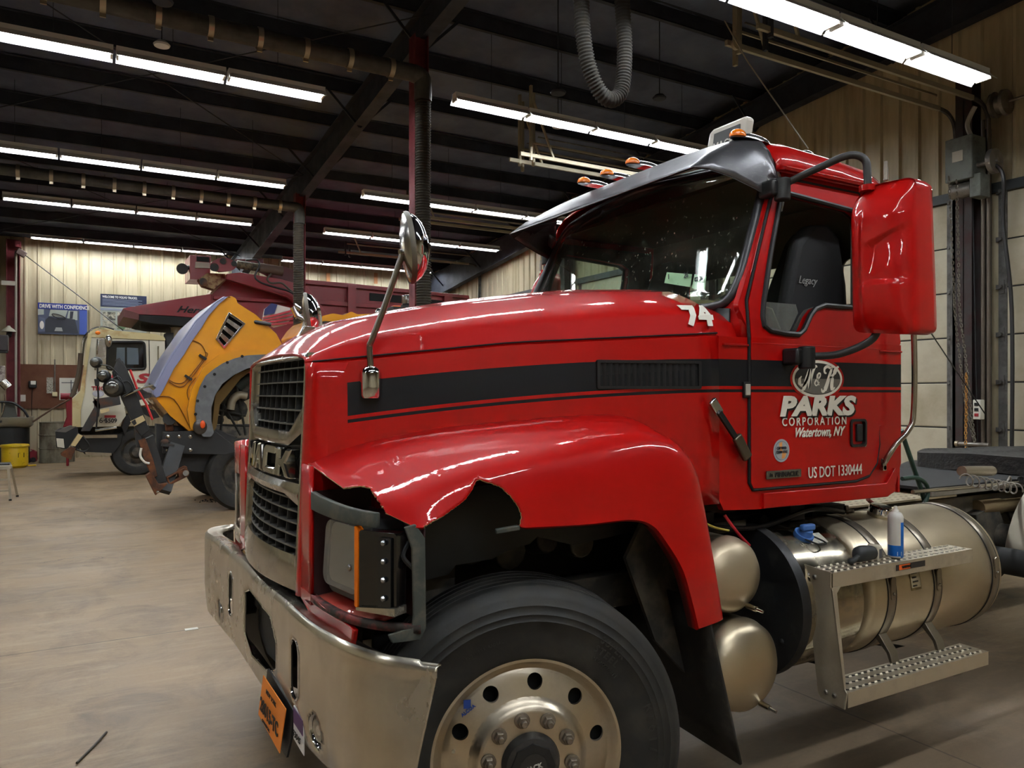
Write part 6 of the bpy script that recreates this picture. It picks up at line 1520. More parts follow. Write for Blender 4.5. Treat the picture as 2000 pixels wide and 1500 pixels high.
MB().tube([P(489, 627, Y=YB + .1), P(500, 629, Y=YB), P(530, 634, Y=YB - .05)], .03, 8, 0).cyl(P(488, 627, Y=YB + .1), P(500, 629, Y=YB + .05), .045).build('hood_handle', M_BLACK, YT_)
pb('hood_underside', mat('underhood_tan', '#6e5524', .7), [(412, 853), (420, 770), (460, 730), (500, 716), (470, 740), (430, 790), (424, 830), (418, 845)], YB + .12, .9)
# cab roof seen over the red hood, beacon and flag decal
pb('cab_roof', M_YEL, rpoly([(616, 630), (630, 617), (650, 612), (672, 616), (686, 608), (698, 614), (760, 611), (828, 606), (836, 640), (836, 668), (610, 668), (602, 650)], 4), YB + .35, 1.9, bevel=.06)
yw_ = rpoly([(640, 676), (760, 672), (762, 735), (700, 748), (632, 750)], 8)
pb('cab_body', M_YEL, [(606, 660), (832, 655), (834, 880), (580, 880), (576, 760), (592, 740)], YB + .2, 2.0)
pb('side_window', mat('dark_glass', '#15181a', .08, coat=.5), yw_, YB + .19, .02)
pts = [P(u, w, Y=YB + .18) for u, w in yw_]; MB().tube(pts + [pts[0]], .02, 6, 0).build('window_seal', M_BLACK, YT_)
ra = P(834, 800, Y=YB).x
for yy in (YB + .7, YB + 1.5): MB().box(ra - 3.2, yy, .75, ra + 3.6, yy + .08, 1.0).build('frame_rail', M_FRAME, YT_)
MB().box(ra + .3, YB + .1, 1.15, ra + 3.6, YB + 2.2, 1.95).build('spreader_body', mat('spreader_grey', '#5d5f5e', .5, .3), YT_, bevel=.03)
for dx in (1.4, 2.7):
    for yy in (YB, YB + 2.0): farwheel(Vector((ra + dx, yy, .53)), .55, YT_, rim=M_FRAME)
pb('roof_vent', M_BLACK, rpoly([(618, 632), (632, 627), (660, 628), (668, 640), (660, 645), (615, 645)], 3), YB + .25, .6, bevel=.03)
for u in (629, 646): pb('vent_strip', M_CHROMED, [(u, 632), (u + 3, 632), (u, 645), (u - 3, 645)], YB + .22, .02)
B_ = MB().cyl(P(796, 596, Y=YB + .6), P(796, 577, Y=YB + .6), .105, n=24).build('beacon', M_CHROME, YT_, bevel=.02)
MB().cyl(P(796, 607, Y=YB + .6), P(796, 597, Y=YB + .6), .12, n=24).box(*(P(768, 611, Y=YB + .4)), *(P(812, 606, Y=YB + .8))).build('beacon_base', M_BLACK, B_)
pb('beacon_amber', mat('beacon_orange', '#e8621c', .3, coat=.5), [(769, 597), (783, 597), (783, 608), (769, 608)], YB + .45, .12)
MB().ell(P(742, 612, Y=YB + .6), (.09, .06, .09)).build('beacon_dome', M_CHROMED, YT_)
# chrome horn / bulldog-like ornament group at the far hood edge
mb = MB()
for (u0, w0, u1, w1, r) in ((571, 600, 580, 618, .045), (580, 618, 596, 626, .05), (590, 612, 604, 632, .045), (574, 596, 586, 604, .04), (600, 630, 614, 636, .03)): mb.cyl(P(u0, w0, Y=YB + .3), P(u1, w1, Y=YB + .3), r, n=12)
mb.build('chrome_bracket', M_CHROME, YT_)
FL = MB(); x = 0
fo = [(531, 594), (552, 598), (574, 604), (574, 622), (560, 640), (520, 628), (512, 626), (514, 606), (520, 598)]
FLAG = pb('flag_decal', mat('flag_white', '#c9c5c0', .5), [(512, 626), (516, 604), (530, 593), (545, 596), (574, 603), (572, 618), (560, 634), (535, 640)], YB + .5, .02, bevel=0)
pb('flag_blue', mat('flag_blue', '#232a5e', .5), [(515, 616), (517, 604), (530, 592), (542, 595), (536, 612)], YB + .48, .01, bevel=0)
for k in range(4): pb('flag_stripe', mat('flag_red', '#a3303c', .5), [(513, 624 + k * 4.5 - 4), (540, 615 + k * 6 - 2), (573, 604 + k * 8), (572, 608 + k * 8), (540, 619 + k * 6 - 2), (513, 626 + k * 4.5 - 4)], YB + .47, .01, bevel=0)
# wheels, frame and plow mount
c = P(478, 925, Y=YB); c.z = .53; farwheel(c, .55, YT_, rim=M_FRAME)
c2_ = Vector((c.x - .05, YB + 1.9, .53)); farwheel(c2_, .55, YT_, rim=M_FRAME)
mb = MB()
for (u, w, r) in ((432, 740, .12), (445, 770, .16), (436, 800, .10), (460, 800, .18), (470, 760, .2), (428, 820, .07)): mb.cyl(P(u, w, Y=YB + .5), P(u, w, Y=YB + 1.4), r, n=14)
for (u0, w0, u1, w1) in ((425, 770, 470, 850), (440, 760, 430, 850), (460, 740, 480, 850), (422, 800, 480, 812), (430, 830, 490, 832)): mb.cyl(P(u0, w0, Y=YB + .45), P(u1, w1, Y=YB + .45), .02, n=6)
mb.build('engine', mat('engine_grime', '#23231f', .7, dirt=('#5a564c', 7, .5, .7)), YT_)
MB().tube([P(450, 800, Y=YB + .4), P(454, 782, Y=YB + .4), P(466, 772, Y=YB + .4), P(482, 774, Y=YB + .4)], .06, 12).build('intake_pipe', mat('pipe_pale', '#a39c88', .5, .5), YT_)
MB().tube([P(462, 756, Y=YB + .5), P(476, 745, Y=YB + .5), P(500, 735, Y=YB + .5)], .09, 12).build('coolant_hose', mat('hose_darkgreen', '#1c2a24', .6), YT_)
M_BLK = mat('plow_black', '#232425', .55, dirt=('#3b3632', 5, .5, .75))
pb('front_frame', M_BLK, [(305, 828), (430, 840), (470, 860), (470, 930), (306, 914)], YB + .2, .25)
pb('mount_plate', M_BLK, [(318, 844), (418, 840), (470, 880), (440, 888), (318, 886)], YB - .02, .1)
for u in (328, 350, 372):
    for w in (853, 879): MB().ell(P(u, w, Y=YB - .02), (.03, .012, .03), 10, 6).build('mount_bolt', M_CHROMED, YT_)
MB().beam(P(315, 868, Y=YB - .06), P(340, 871, Y=YB - .06), .05, .05).ell(P(322, 864, Y=YB - .06), (.06, .03, .05)).build('tow_hook', M_IRON, YT_)
pb('mount_bracket', M_RUST, [(323, 822), (338, 820), (340, 842), (324, 842)], YB + .1, .2); MB().cyl(P(331, 818, Y=YB + .05), P(331, 818, Y=YB + .35), .09).build('pivot', M_IRON, YT_)
yq = YB - .35
pb('receiver', M_RUST, [(324, 932), (364, 913), (370, 922), (368, 930), (330, 949)], yq, .25, holes=[[(329, 934), (348, 925), (350, 932), (332, 943)]], bevel=.01)
pb('receiver_bracket', M_RUST, [(345, 918), (360, 910), (366, 912), (366, 930), (350, 932)], yq + .1, .1)
MB().cyl(P(363, 924, Y=yq - .02), P(363, 924, Y=yq + .2), .04).build('receiver_pin', M_STEEL, YT_)
MB().beam(P(345, 870, Y=YB), P(318, 960, Y=yq), .2, .12, up=(0, 1, 0)).build('drop_leg', M_BLK, YT_)
# lift tower leaning to the left
pb('lift_tower', M_BLK, [(220, 724), (240, 704), (262, 752), (268, 770), (288, 830), (293, 838), (290, 842), (276, 852), (264, 836), (248, 800), (238, 778)], YB - .6, .25)
pb('tower_head', M_BLK, [(220, 726), (232, 700), (246, 718), (262, 764), (246, 768), (232, 764)], YB - .7, .3)
MB().beam(P(229, 701, Y=YB - .65), P(246, 728, Y=YB - .65), .06, .05, up=(0, 1, 0)).build('head_bar', M_BLK, YT_)
pb('tower_decal', M_PLATE2, [(254, 823), (279, 811), (284, 821), (262, 833)], YB - .66, .02, bevel=0)
pb('decal_mark', MATS['ink_black'], [(256, 824), (264, 819), (267, 827), (262, 831)], YB - .68, .02, bevel=0)
pb('tower_arm', M_IRON, [(240, 770), (272, 756), (288, 766), (296, 768), (295, 776), (270, 782), (268, 790), (250, 795)], YB - .55, .2)
pb('lower_link', M_IRON, [(262, 838), (290, 830), (295, 842), (276, 852), (282, 872), (268, 874)], YB - .58, .14)
pb('lift_cylinder', M_RUST, [(270, 860), (284, 856), (300, 900), (308, 930), (298, 934), (285, 905)], YB - .6, .12)
pb('cylinder_shroud', M_BLK, [(284, 858), (300, 850), (326, 940), (306, 946)], YB - .5, .2)
pb('tower_foot', M_RUST, [(285, 930), (296, 922), (310, 946), (328, 944), (304, 968)], YB - .62, .18)
MB().ell(P(308, 961, Y=YB - .63), (.02, .01, .02)).build('foot_bolt', M_CHROMED, YT_)
MB().tube([P(u, w, Y=YB - .66) for u, w in [(276, 875), (274, 890), (282, 902), (292, 905)]], .016, 6).build('white_hose', M_WHITE, YT_)
MB().tube([P(u, w, Y=YB - .64) for u, w in [(254, 722), (268, 760), (286, 790), (298, 820)]], .016, 6, 0).build('marker_rod', mat('rod_red', '#c4282a', .5), YT_)
MB().tube([P(240, 774, Y=YB - .72), P(280, 757, Y=YB - .72), P(298, 752, Y=YB - .72)], .016, 6, 0).build('tie_rod', M_CHROMED, YT_)
MB().tube([P(289, 752, Y=YB - .7), P(296, 755, Y=YB - .7), P(302, 760, Y=YB - .7)], .03, 6, 0).build('rod_end', M_CHROMED, YT_)
# lamp cluster on a thin post
MB().tube([P(191, 708, Y=YB - .7), P(190, 740, Y=YB - .7), P(192, 770, Y=YB - .7), P(191, 800, Y=YB - .7), P(188, 838, Y=YB - .7)], .012, 6, 0).build('lamp_post', M_BLACK, YT_)
for u, w, r in ((188, 708, .075), (203, 735, .085), (222, 757, .13)):
    h = MB().ell(P(u, w, Y=YB - .7), (r, r * .8, r), 16, 10).build('plow_lamp', M_BLACK, YT_)
    MB().ell(P(u - 3, w - 1, Y=YB - .76), (r * .7, r * .5, r * .75), 16, 8).build('lamp_lens', mat('lamp_grey', '#6e6e6a', .15, .8), h)
pb('lamp_box', M_BLACK, [(184, 740), (194, 740), (194, 754), (186, 754)], YB - .75, .1)
for l in ([(196, 712), (215, 716), (230, 730)], [(215, 745), (230, 735), (240, 748), (246, 765)], [(225, 728), (236, 745), (250, 745), (258, 760), (240, 775)]):
    MB().tube([P(u, w, Y=YB - .74) for u, w in l], .01, 6).build('wiring', M_BLACK, YT_)
# ================= WALL AND FLOOR THINGS AT THE BACK
ywl = YW - .05
wallq = lambda px, mt, name, par, y=ywl - .03, t=.02: MB().pix(px, y, t).build(name, mt, par, smooth=0)
# plywood wainscot behind the white truck
a, b = P(30, 711, Y=ywl), P(420, 795, Y=ywl)
PLY = tag(MB().box(a.x, ywl - .03, b.z, b.x, ywl, a.z).build('plywood_sheet', mat('plywood_brown', '#6a3f26', .6, dirt=('#55301c', 1.2, .4, .7)), None, smooth=0), 'brown plywood sheet fixed along the foot of the poster wall', 'board')
def poster(px, name, label, title, band, body, extras):
    c = [P(u, w, Y=ywl) for u, w in px]; xs = [p.x for p in c]; zs = [p.z for p in c]; x0, x1, z0, z1 = min(xs), max(xs), min(zs), max(zs)
    t = thing(name, label, 'poster', (x0, ywl, z0))
    MB().box(x0, ywl - .05, z0, x1, ywl, z1).build('panel', body, t, smooth=0)
    return t, x0, x1, z0, z1
navy = mat('poster_navy', '#1c2f86', .4); pale = mat('poster_pale', '#a9b0a6', .5); ink2 = mat('poster_dark', '#2b2e38', .5); slate = mat('poster_slate', '#4a5268', .5)
t, x0, x1, z0, z1 = poster([(74, 591), (170, 655)], 'wall_poster', 'poster reading DRIVE WITH CONFIDENCE over a truck cab interior picture', '', navy, slate, 0)
W_, H_2 = x1 - x0, z1 - z0
fr = lambda a, b, d=0: Vector((x0 + a * W_, ywl - .056 - d, z0 + b * H_2))
def shape(pts, mt, name='print', d=0): return MB().plate(pts, lambda a, b, e: fr(a, b, d) + Vector((0, e, 0)), .003).build(name, mt, t, smooth=0)
shape([(0, .80), (1, .80), (1, 1), (0, 1)], navy, 'title_band')
text('DRIVE WITH CONFIDENCE', .135, fr(.03, .84, .006), M_WHITE, t, sx=.72, bold=.004)
shape([(.0, .6), (.12, .62), (.12, .79), (0, .79)], pale); shape([(.22, .58), (.55, .55), (.60, .79), (.25, .79)], pale); shape([(.58, .5), (.80, .48), (.80, .78), (.62, .78)], pale, d=.001)
shape([(.64, .52), (.70, .52), (.72, .76), (.65, .76)], ink2, d=.004); shape([(.84, .02), (1, .02), (1, .80), (.84, .80)], mat('poster_blue', '#3d55a8', .4), d=.002)
shape([(.15, .05), (.82, .05), (.75, .5), (.5, .55), (.35, .5), (.22, .56), (.12, .4)], ink2, d=.002); shape([(.02, .05), (.14, .08), (.15, .5), (.03, .55)], mat('poster_mid', '#59617a', .5), d=.003)
MB().ell(fr(.08, .28, .008), (.05, .003, .11)).build('print', M_WHITE, t); shape([(.33, .10), (.50, .10), (.48, .22), (.36, .22)], mat('poster_grey', '#9a9c98', .5), d=.004)
MB().tube([fr(.42, .6, .01) + Vector((.16 * math.cos(a_ / 3.82), 0, -.02 + .05 * math.sin(a_ / 3.82) - .05 * math.cos(a_ / 3.82))) for a_ in range(25)], .01, 5, 0).build('print', M_BLACK, t)
t, x0, x1, z0, z1 = poster([(196, 574), (286, 650)], 'wall_poster', 'taller poster with dark heading panel and small photographs, above the white truck', '', navy, pale, 0); W_, H_2 = x1 - x0, z1 - z0
shape([(0, .66), (1, .66), (1, 1), (0, 1)], mat('poster_deep', '#1b2440', .4), 'title_band')
text('WELCOME TO VOLVO TRUCKS.', .085, fr(.04, .90, .006), M_WHITE, t, sx=.72, bold=.003)
for k in range(5): shape([(.04, .855 - k * .037), (.9 - .08 * (k % 2), .855 - k * .037), (.9 - .08 * (k % 2), .865 - k * .037), (.04, .865 - k * .037)], mat('poster_lines', '#9aa3b8', .5), d=.002)
shape([(0, .56), (1, .56), (1, .62), (0, .62)], mat('poster_silver', '#8d96a6', .5), d=.001)
for i, (a, b, mt) in enumerate(((.05, .30, 'a'), (.05, .06, 'b'), (.36, .30, 'c'), (.36, .06, 'd'), (.68, .30, 'e'), (.68, .06, 'f'))):
    shape([(a, b), (a + .27, b), (a + .27, b + .22), (a, b + .22)], mat('photo_' + mt, ['#3e4038', '#8d8f7c', '#5a3f38', '#5d7351', '#6d3b48', '#45474a'][i], .5, dirt=('#c7c2ac', 9, .45, .6)), 'picture', .002)
def flat(name, label, cat, px, mt, y=ywl - .05, extra=None):
    c = [P(u, w, Y=y) for u, w in px]; o = MB().box(c[0].x, y, c[1].z, c[1].x, y + .015, c[0].z).build(name, mt, None, smooth=0); return tag(o, label, cat)
paper = mat('paper', '#d9d7cc', .6); 
flat('notice_sheet', 'grey printed sheet pinned to the plywood, beside the white chart', 'notice', [(91, 737), (104, 768)], mat('printed_paper', '#b9b4a6', .6, dirt=('#7a766a', 30, .48, .56)))
wb = thing('wall_chart', 'white lined chart pinned to the plywood next to the white truck', 'notice', tuple(P(116, 781, Y=ywl - .04)))
a, b = P(116, 738, Y=ywl), P(152, 781, Y=ywl); MB().box(a.x, ywl - .05, b.z, b.x, ywl - .035, a.z).build('sheet', paper, wb, smooth=0)
MB().box(a.x + .05, ywl - .055, a.z - .14, b.x - .02, ywl - .05, a.z - .12).box(b.x - .17, ywl - .055, b.z + .1, b.x - .15, ywl - .05, a.z - .06).build('chart_lines', ink2, wb, smooth=0)
ph = thing('wall_phone', 'small black box with white top on the plywood', 'phone', tuple(P(56, 757, Y=ywl - .04)))
a, b = P(56, 744, Y=ywl), P(72, 758, Y=ywl); MB().box(a.x, ywl - .14, b.z, b.x, ywl - .03, a.z).build('case', M_BLACK, ph, bevel=.02); MB().box(a.x + .05, ywl - .15, a.z - .1, b.x - .02, ywl - .12, a.z - .0).build('top', paper, ph, bevel=.01)
MB().tube([P(63, 758, Y=ywl - .06), P(62, 790, Y=ywl - .06), P(62, 812, Y=ywl - .06)], .008, 5).build('cord', M_BLACK, ph)
flat('wall_switch', 'small white switch box low on the plywood near the red post', 'switch', [(40, 771), (50, 784)], paper)
cdt = thing('conduit', 'thin grey conduit running down the plywood to an outlet', 'conduit', tuple(P(107, 770, Y=ywl - .06)))
MB().cyl(P(107, 702, Y=ywl - .07), P(107, 768, Y=ywl - .07), .018, n=8).build('pipe', M_STEEL, cdt)
a = P(107, 770, Y=ywl - .08); MB().box(a.x - .06, ywl - .1, a.z - .06, a.x + .06, ywl - .03, a.z + .06).build('outlet', mat('outlet_cream', '#cfc49a', .5), cdt, bevel=.01)
# red post fittings
o = P(18, 505, Y=ywl - .35); pf = thing('post_bracket', 'white bracket shelf strapped to the red post at the far corner', 'bracket', (o.x, ywl - .4, o.z))
a, b = P(3, 548, Y=ywl - .4), P(30, 558, Y=ywl - .4); MB().box(a.x, ywl - .45, b.z, b.x, ywl - .36, a.z).build('rail', paper, pf)
lamp = thing('work_lamp', 'small brown lamp head on top of the red corner post', 'lamp', tuple(P(42, 492, Y=ywl - .4)))
MB().beam(P(33, 489, Y=ywl - .42), P(50, 499, Y=ywl - .42), .12, .16).build('head', mat('lamp_brown', '#4a3a35', .5), lamp, bevel=.02)
MB().cyl(P(30, 492, Y=ywl - .38), P(36, 493, Y=ywl - .4), .04).build('arm', M_STEEL, lamp)
red_g = MB().box(*(P(30, 470, Y=ywl - .3)), *(P(42, 487, Y=ywl + .04))).build('gusset_plate', M_REDC, None); tag(red_g, 'red gusset plate bolted at the head of the corner post', 'plate')
pb_ = P(30, 800, Y=ywl - .35); pipe = MB().cyl(P(31, 495, Y=ywl - .4), (P(31, 800, Y=ywl - .4).x, ywl - .4, 0), .03, n=8).build('steel_pipe', mat('pipe_grey', '#a8a498', .4, .6), None); tag(pipe, 'grey vertical pipe beside the red corner post', 'pipe')
hn = thing('alarm_horn', 'grey horn shaped siren on the red post at mid height', 'siren', tuple(P(21, 650, Y=ywl - .4)))
MB().lathe([(.17, 0), (.14, .05), (.05, .12), (.03, .16)], P(17, 648, Y=ywl - .47), (0, 0, 1), 20).build('bell', mat('horn_grey', '#8a8575', .5), hn); MB().cyl(P(17, 656, Y=ywl - .47), P(19, 648, Y=ywl - .36), .06).build('base', M_BLACK, hn)
# taut black cable from the lamp down to the white truck roof
cb = MB().tube([P(50, 499, Y=ywl - .5), P(150, 575, Y=21.6), P(240, 645, Y=19)], .012, 6, 6).build('slack_cable', M_BLACK, None); tag(cb, 'black cable slanting down from the corner lamp to the white truck', 'cable')
cb = MB().tube([P(136, 780, Y=19.2), P(100, 800, Y=19.4), P(64, 824, Y=19.6)], .02, 6, 0).build('brown_rod', mat('brown_rod', '#5a4436', .6), None); tag(cb, 'brown rod leaning between the basin and the white truck', 'rod')
# drum, bucket, basin, stool
dr = P(112, 902, Z=0); DM = thing('steel_drum', 'dented grey steel drum standing beside the white truck', 'drum', (dr.x, dr.y, 0))
r = .40
zt = P(112, 824, Y=dr.y).z
MB().lathe([(r - .02, .0), (r, .0), (r, .02), (r, zt * .33), (r + .015, zt * .34), (r + .015, zt * .36), (r, zt * .37), (r, zt * .66), (r + .015, zt * .67), (r + .015, zt * .69), (r, zt * .7), (r, zt - .02), (r + .012, zt - .01), (r + .012, zt), (r - .01, zt), (r - .01, zt - .03), (0, zt - .03)], (dr.x, dr.y, 0), (0, 0, 1), 48).build('shell', mat('drum_grey', '#8b8878', .55, .2, dirt=('#54483a', 2.6, .45, .65, (1, 1, .5))), DM)
bk = P(29, 913, Z=0); BK = thing('waste_can', 'yellow lidded oily waste can on the floor under the basin', 'can', (bk.x, bk.y, 0))
zt = P(29, 868, Y=bk.y).z; r = .275
MB().lathe([(r - .05, 0), (r - .03, .02), (r, .05), (r, zt - .06), (r - .01, zt - .04)], (bk.x, bk.y, 0), (0, 0, 1), 36).build('body', mat('can_yellow', '#d8b414', .4, dirt=('#6e5a14', 12, .6, .75)), BK)
MB().lathe([(r + .02, zt - .06), (r + .03, zt - .03), (r + .01, zt), (0, zt + .02)], (bk.x, bk.y, 0), (0, 0, 1), 36, cap=False).build('lid', MATS['can_yellow'], BK)
MB().box(bk.x + r - .02, bk.y - .06, .02, bk.x + r + .16, bk.y + .06, .05).build('pedal', MATS['can_yellow'], BK, bevel=.008)
MB().plate([(.08, .25), (.2, .25), (.2, .36), (.08, .36)], lambda a, b, d: Vector((bk.x + a, bk.y - math.sqrt(max(.001, (r + .003) ** 2 - a * a)) + d, b)), .002).build('label', M_DARK, BK)
sk_ = P(20, 905, Z=0); sy = sk_.y; SK = thing('parts_washer', 'metal basin on a black drum base in the far corner', 'basin', (sk_.x, sy, 0))
zb0, zb1 = P(20, 835, Y=sy).z, P(20, 815, Y=sy).z
MB().cyl((sk_.x, sy, 0), (sk_.x, sy, zb0), .42, n=32).build('drum_base', mat('drum_black', '#1d1e20', .5), SK)
xa, xb = P(-20, 815, Y=sy).x, P(66, 815, Y=sy).x
lay = [rrect(xa + .08, sy - .32, xb - .08, sy + .32, .08), rrect(xa + .02, sy - .38, xb - .02, sy + .38, .08), rrect(xa, sy - .42, xb, sy + .42, .08), rrect(xa, sy - .42, xb, sy + .42, .08), rrect(xa + .04, sy - .38, xb - .04, sy + .38, .06), rrect(xa + .1, sy - .3, xb - .1, sy + .3, .05)]
zz = [zb0, zb0 + .05, zb1 - .02, zb1, zb1, zb0 + .03]
MB().rings([[Vector((x, y, z)) for x, y in l] for l, z in zip(lay, zz)], True, True, True).build('basin', mat('basin_zinc', '#8f8a7c', .45, .6), SK)
MB().tube([P(0, 785, Y=sy), P(25, 787, Y=sy), P(45, 800, Y=sy), P(55, 815, Y=sy)], .03, 8).build('basin_lid_edge', M_BLACK, SK)
MB().plate([(0, 0), (.35, .0), (.28, .35), (.12, .42), (0, .40)], lambda a, b, d: Vector((sk_.x - .2 + a, sy + .1 + d, zb1 + b)), .02).build('lid', mat('lid_grey', '#54554f', .5), SK)
MB().tube([P(8, 770, Y=sy), P(8, 795, Y=sy), P(2, 815, Y=sy)], .02, 8).build('spout', M_CHROMED, SK)
# red jack-like machine low by the drum, and one hanging beside the cab
for (u0, w0, u1, w1, nm, lb, ct) in ((48, 852, 72, 872, 'floor_jack', 'low red floor jack between yellow can and drum', 'jack'),):
    q = P((u0 + u1) / 2, w1, Y=dr.y + .3); t = thing(nm, lb, ct, (q.x, q.y, 0)); a, b = P(u0, w0, Y=q.y), P(u1, w1, Y=q.y)
    MB().plate([(a.x, 0.02), (b.x, .02), (b.x, .25), (b.x - .15, .32), (a.x + .2, .30), (a.x, .2)], lambda p, s_, d: Vector((p, q.y + d, s_)), .25).build('frame', mat('jack_red', '#8c1a2a', .5), t, bevel=.02)
    for xx in (a.x + .08, b.x - .08): MB().cyl((xx, q.y - .03, .06), (xx, q.y + .28, .06), .06).build('wheel', M_BLACK, t)
q = P(132, 838, Y=YA + 3.2); t = thing('engine_stand', 'red machine stand between the drum and the white cab', 'stand', (q.x, q.y, 0))
MB().box(q.x - .03, q.y, 0, q.x + .03, q.y + .06, 1.0).plate([(q.x - .1, .95), (q.x + .15, .95), (q.x + .15, 1.2), (q.x + .1, 1.75), (q.x - .05, 1.75), (q.x - .02, 1.2)], lambda a, b, d: Vector((a, q.y + d, b)), .3).build('frame', mat('jack_red', '#8c1a2a', .5), t, bevel=.02)
MB().cyl((q.x - .15, q.y, 1.7), (q.x + .2, q.y, 1.7), .08).build('head', MATS['jack_red'], t)
# step stool at the left edge
fl_ = P(16, 978, Z=0); SL = thing('step_stool', 'small aluminium folding step stool with black tread at the frame edge', 'stool', (fl_.x, fl_.y, 0))
M_AL2 = mat('stool_aluminium', '#b9b3a4', .35, .8)
pz = P(20, 905, Y=fl_.y).z; sx0 = fl_.x - .48
MB().box(sx0, fl_.y, pz - .03, fl_.x + .02, fl_.y + .3, pz).build('tread', M_BLACK, SL, bevel=.008)
MB().box(sx0, fl_.y - .01, pz - .10, fl_.x + .03, fl_.y + .31, pz - .03).build('top_frame', M_AL2, SL, bevel=.006)
for (xa_, ya_, xb_, yb_) in ((fl_.x, fl_.y, fl_.x + .03, fl_.y - .02), (fl_.x + .02, fl_.y + .28, fl_.x + .10, fl_.y + .5), (sx0 + .02, fl_.y, sx0 - .01, fl_.y - .02), (sx0 + .02, fl_.y + .28, sx0 - .05, fl_.y + .5)):
    MB().beam((xa_, ya_, pz - .06), (xb_, yb_, .02), .035, .03, up=(0, 1, 0)).build('leg', M_AL2, SL); MB().box(xb_ - .02, yb_ - .02, .001, xb_ + .02, yb_ + .02, .03).build('foot', M_BLACK, SL)
MB().box(sx0, fl_.y - .03, pz * .55, fl_.x + .02, fl_.y + .0, pz * .55 + .03).box(sx0, fl_.y - .03, pz * .25, fl_.x + .02, fl_.y + .0, pz * .25 + .03).build('rung', M_AL2, SL)
# shelf bits at the extreme left edge
q = P(4, 720, Y=21); t = thing('tool_rack', 'cluttered tool rack with a red case at the left frame edge', 'rack', (q.x - .3, 21, 0))
MB().box(q.x - .9, 20.9, 1.1, q.x - .02, 21.3, 1.14).box(q.x - .9, 20.9, 2.0, q.x - .02, 21.3, 2.04).box(q.x - .9, 20.9, 2.7, q.x + .1, 21.3, 2.74).box(q.x - .9, 20.9, 0, q.x - .86, 21.3, 2.8).build('frame', M_DARK, t, smooth=0)
MB().box(q.x - .5, 20.92, 2.74, q.x + .12, 21.2, 3.1).build('black_case', mat('case_black', '#2b2526', .5), t, bevel=.02)
MB().box(q.x - .5, 20.92, 2.04, q.x + .05, 21.2, 2.4).build('foil_box', mat('foil', '#a39a92', .4, dirt=('#5a4f4c', 14, .45, .6)), t, bevel=.01)
MB().cyl(P(4, 745, Y=20.8), P(16, 757, Y=20.8), .1).build('spot_lamp', M_CHROMED, t)
# hanging orange tags near the far row, door operators, chains
for u in (641, 734):
    a = P(u, 560, Y=YW - .05); b = P(u, 533, Y=YW - .05); o = MB().box(a.x - .06, YW - .06, a.z + .1, a.x + .06, YW - .034, b.z).build('hanging_tag', mat('tag_orange', '#b0794a', .6), None); tag(o, 'narrow orange tag hung high on the far wall, %s' % ('nearer the far column' if u == 641 else 'nearer the round mirror'), 'tag', 'orange tags')
o = MB().box(XD - .6, 6.2, 4.6, XD - .25, 6.22, 4.62)
q = P(1882, 318, X=XD - .55); OP = thing('door_operator', 'grey electric door operator box with motor high on the door post', 'motor', tuple(q))
MB().box(q.x - .12, q.y - .18, q.z - .25, q.x + .2, q.y + .18, q.z + .32).build('gear_box', mat('operator_grey', '#656a64', .5, dirt=('#4d504a', 5, .45, .7)), OP, bevel=.012)
MB().box(q.x - .125, q.y - .06, q.z - .0, q.x - .12, q.y + .08, q.z + .14).build('label', mat('operator_label', '#b9b5a6', .5), OP)
MB().cyl((q.x + .02, q.y + .16, q.z - .36), (q.x + .02, q.y - .12, q.z - .36), .10, n=20).build('motor', M_STEEL, OP)
MB().box(q.x - .08, q.y - .26, q.z - .5, q.x + .15, q.y - .12, q.z - .2).build('control_box', MATS['operator_grey'], OP, bevel=.01)
MB().cyl((q.x, q.y - .42, q.z - .08), (q.x, q.y - .36, q.z - .08), .16, n=28).cyl((q.x, q.y - .45, q.z - .08), (q.x, q.y - .1, q.z - .08), .03).build('chain_wheel', M_STEEL, OP)
MB().tube([(q.x, q.y - .1, q.z + .32), (q.x, q.y - .05, q.z + .5), (q.x, q.y - .15, q.z + .7)], .03, 8).build('conduit', mat('flex_grey', '#98958a', .5), OP)
MB().tube([(q.x, q.y - .36, q.z - .1), (q.x, q.y - .5, q.z - .3), (q.x + .1, q.y - .45, q.z - .9), (q.x + .2, q.y - .5, q.z - 2), (q.x + .2, q.y - .5, .9)], .025, 8).build('power_cable', M_BLACK, OP)
q2 = P(1937, 208, X=XD - .3); DRM = thing('cable_drum', 'round cable drum on the shaft above the door posts', 'drum', tuple(q2))
MB().lathe([(.05, 0), (.16, .02), (.17, .06), (.12, .08), (.12, .14), (.17, .16), (.16, .2), (.05, .22)], q2, (0, -1, 0), 28).build('drum', M_STEEL, DRM); MB().cyl(q2, (q2.x, 1.5, q2.z), .02).build('shaft', M_STEEL, DRM)
def chain(pts, name, label, mt, r=.012, pitch=.05):
    pts = spline([Vector(p) for p in pts], 10); mb = MB(); acc = 0; k = 0; last = pts[0]
    for i in range(len(pts) - 1):
        seg = pts[i + 1] - pts[i]; L = seg.length; n_ = max(1, int(L / pitch))
        for j in range(n_):
            c = pts[i].lerp(pts[i + 1], (j + .5) / n_); d = seg.normalized(); s = Vector((0, 1, 0)) if k % 2 else Vector((1, 0, 0)); k += 1
            mb.tube([c + d * (.55 * pitch * math.cos(a * PI / 3)) + s * (.32 * pitch * math.sin(a * PI / 3)) for a in range(7)], r * .55, 4, 0, cap=False)
    o = mb.build(name, mt, None); return tag(o, label, 'chain')
MCH = mat('chain_steel', '#6b655a', .5, .7)
cx = XD - .74
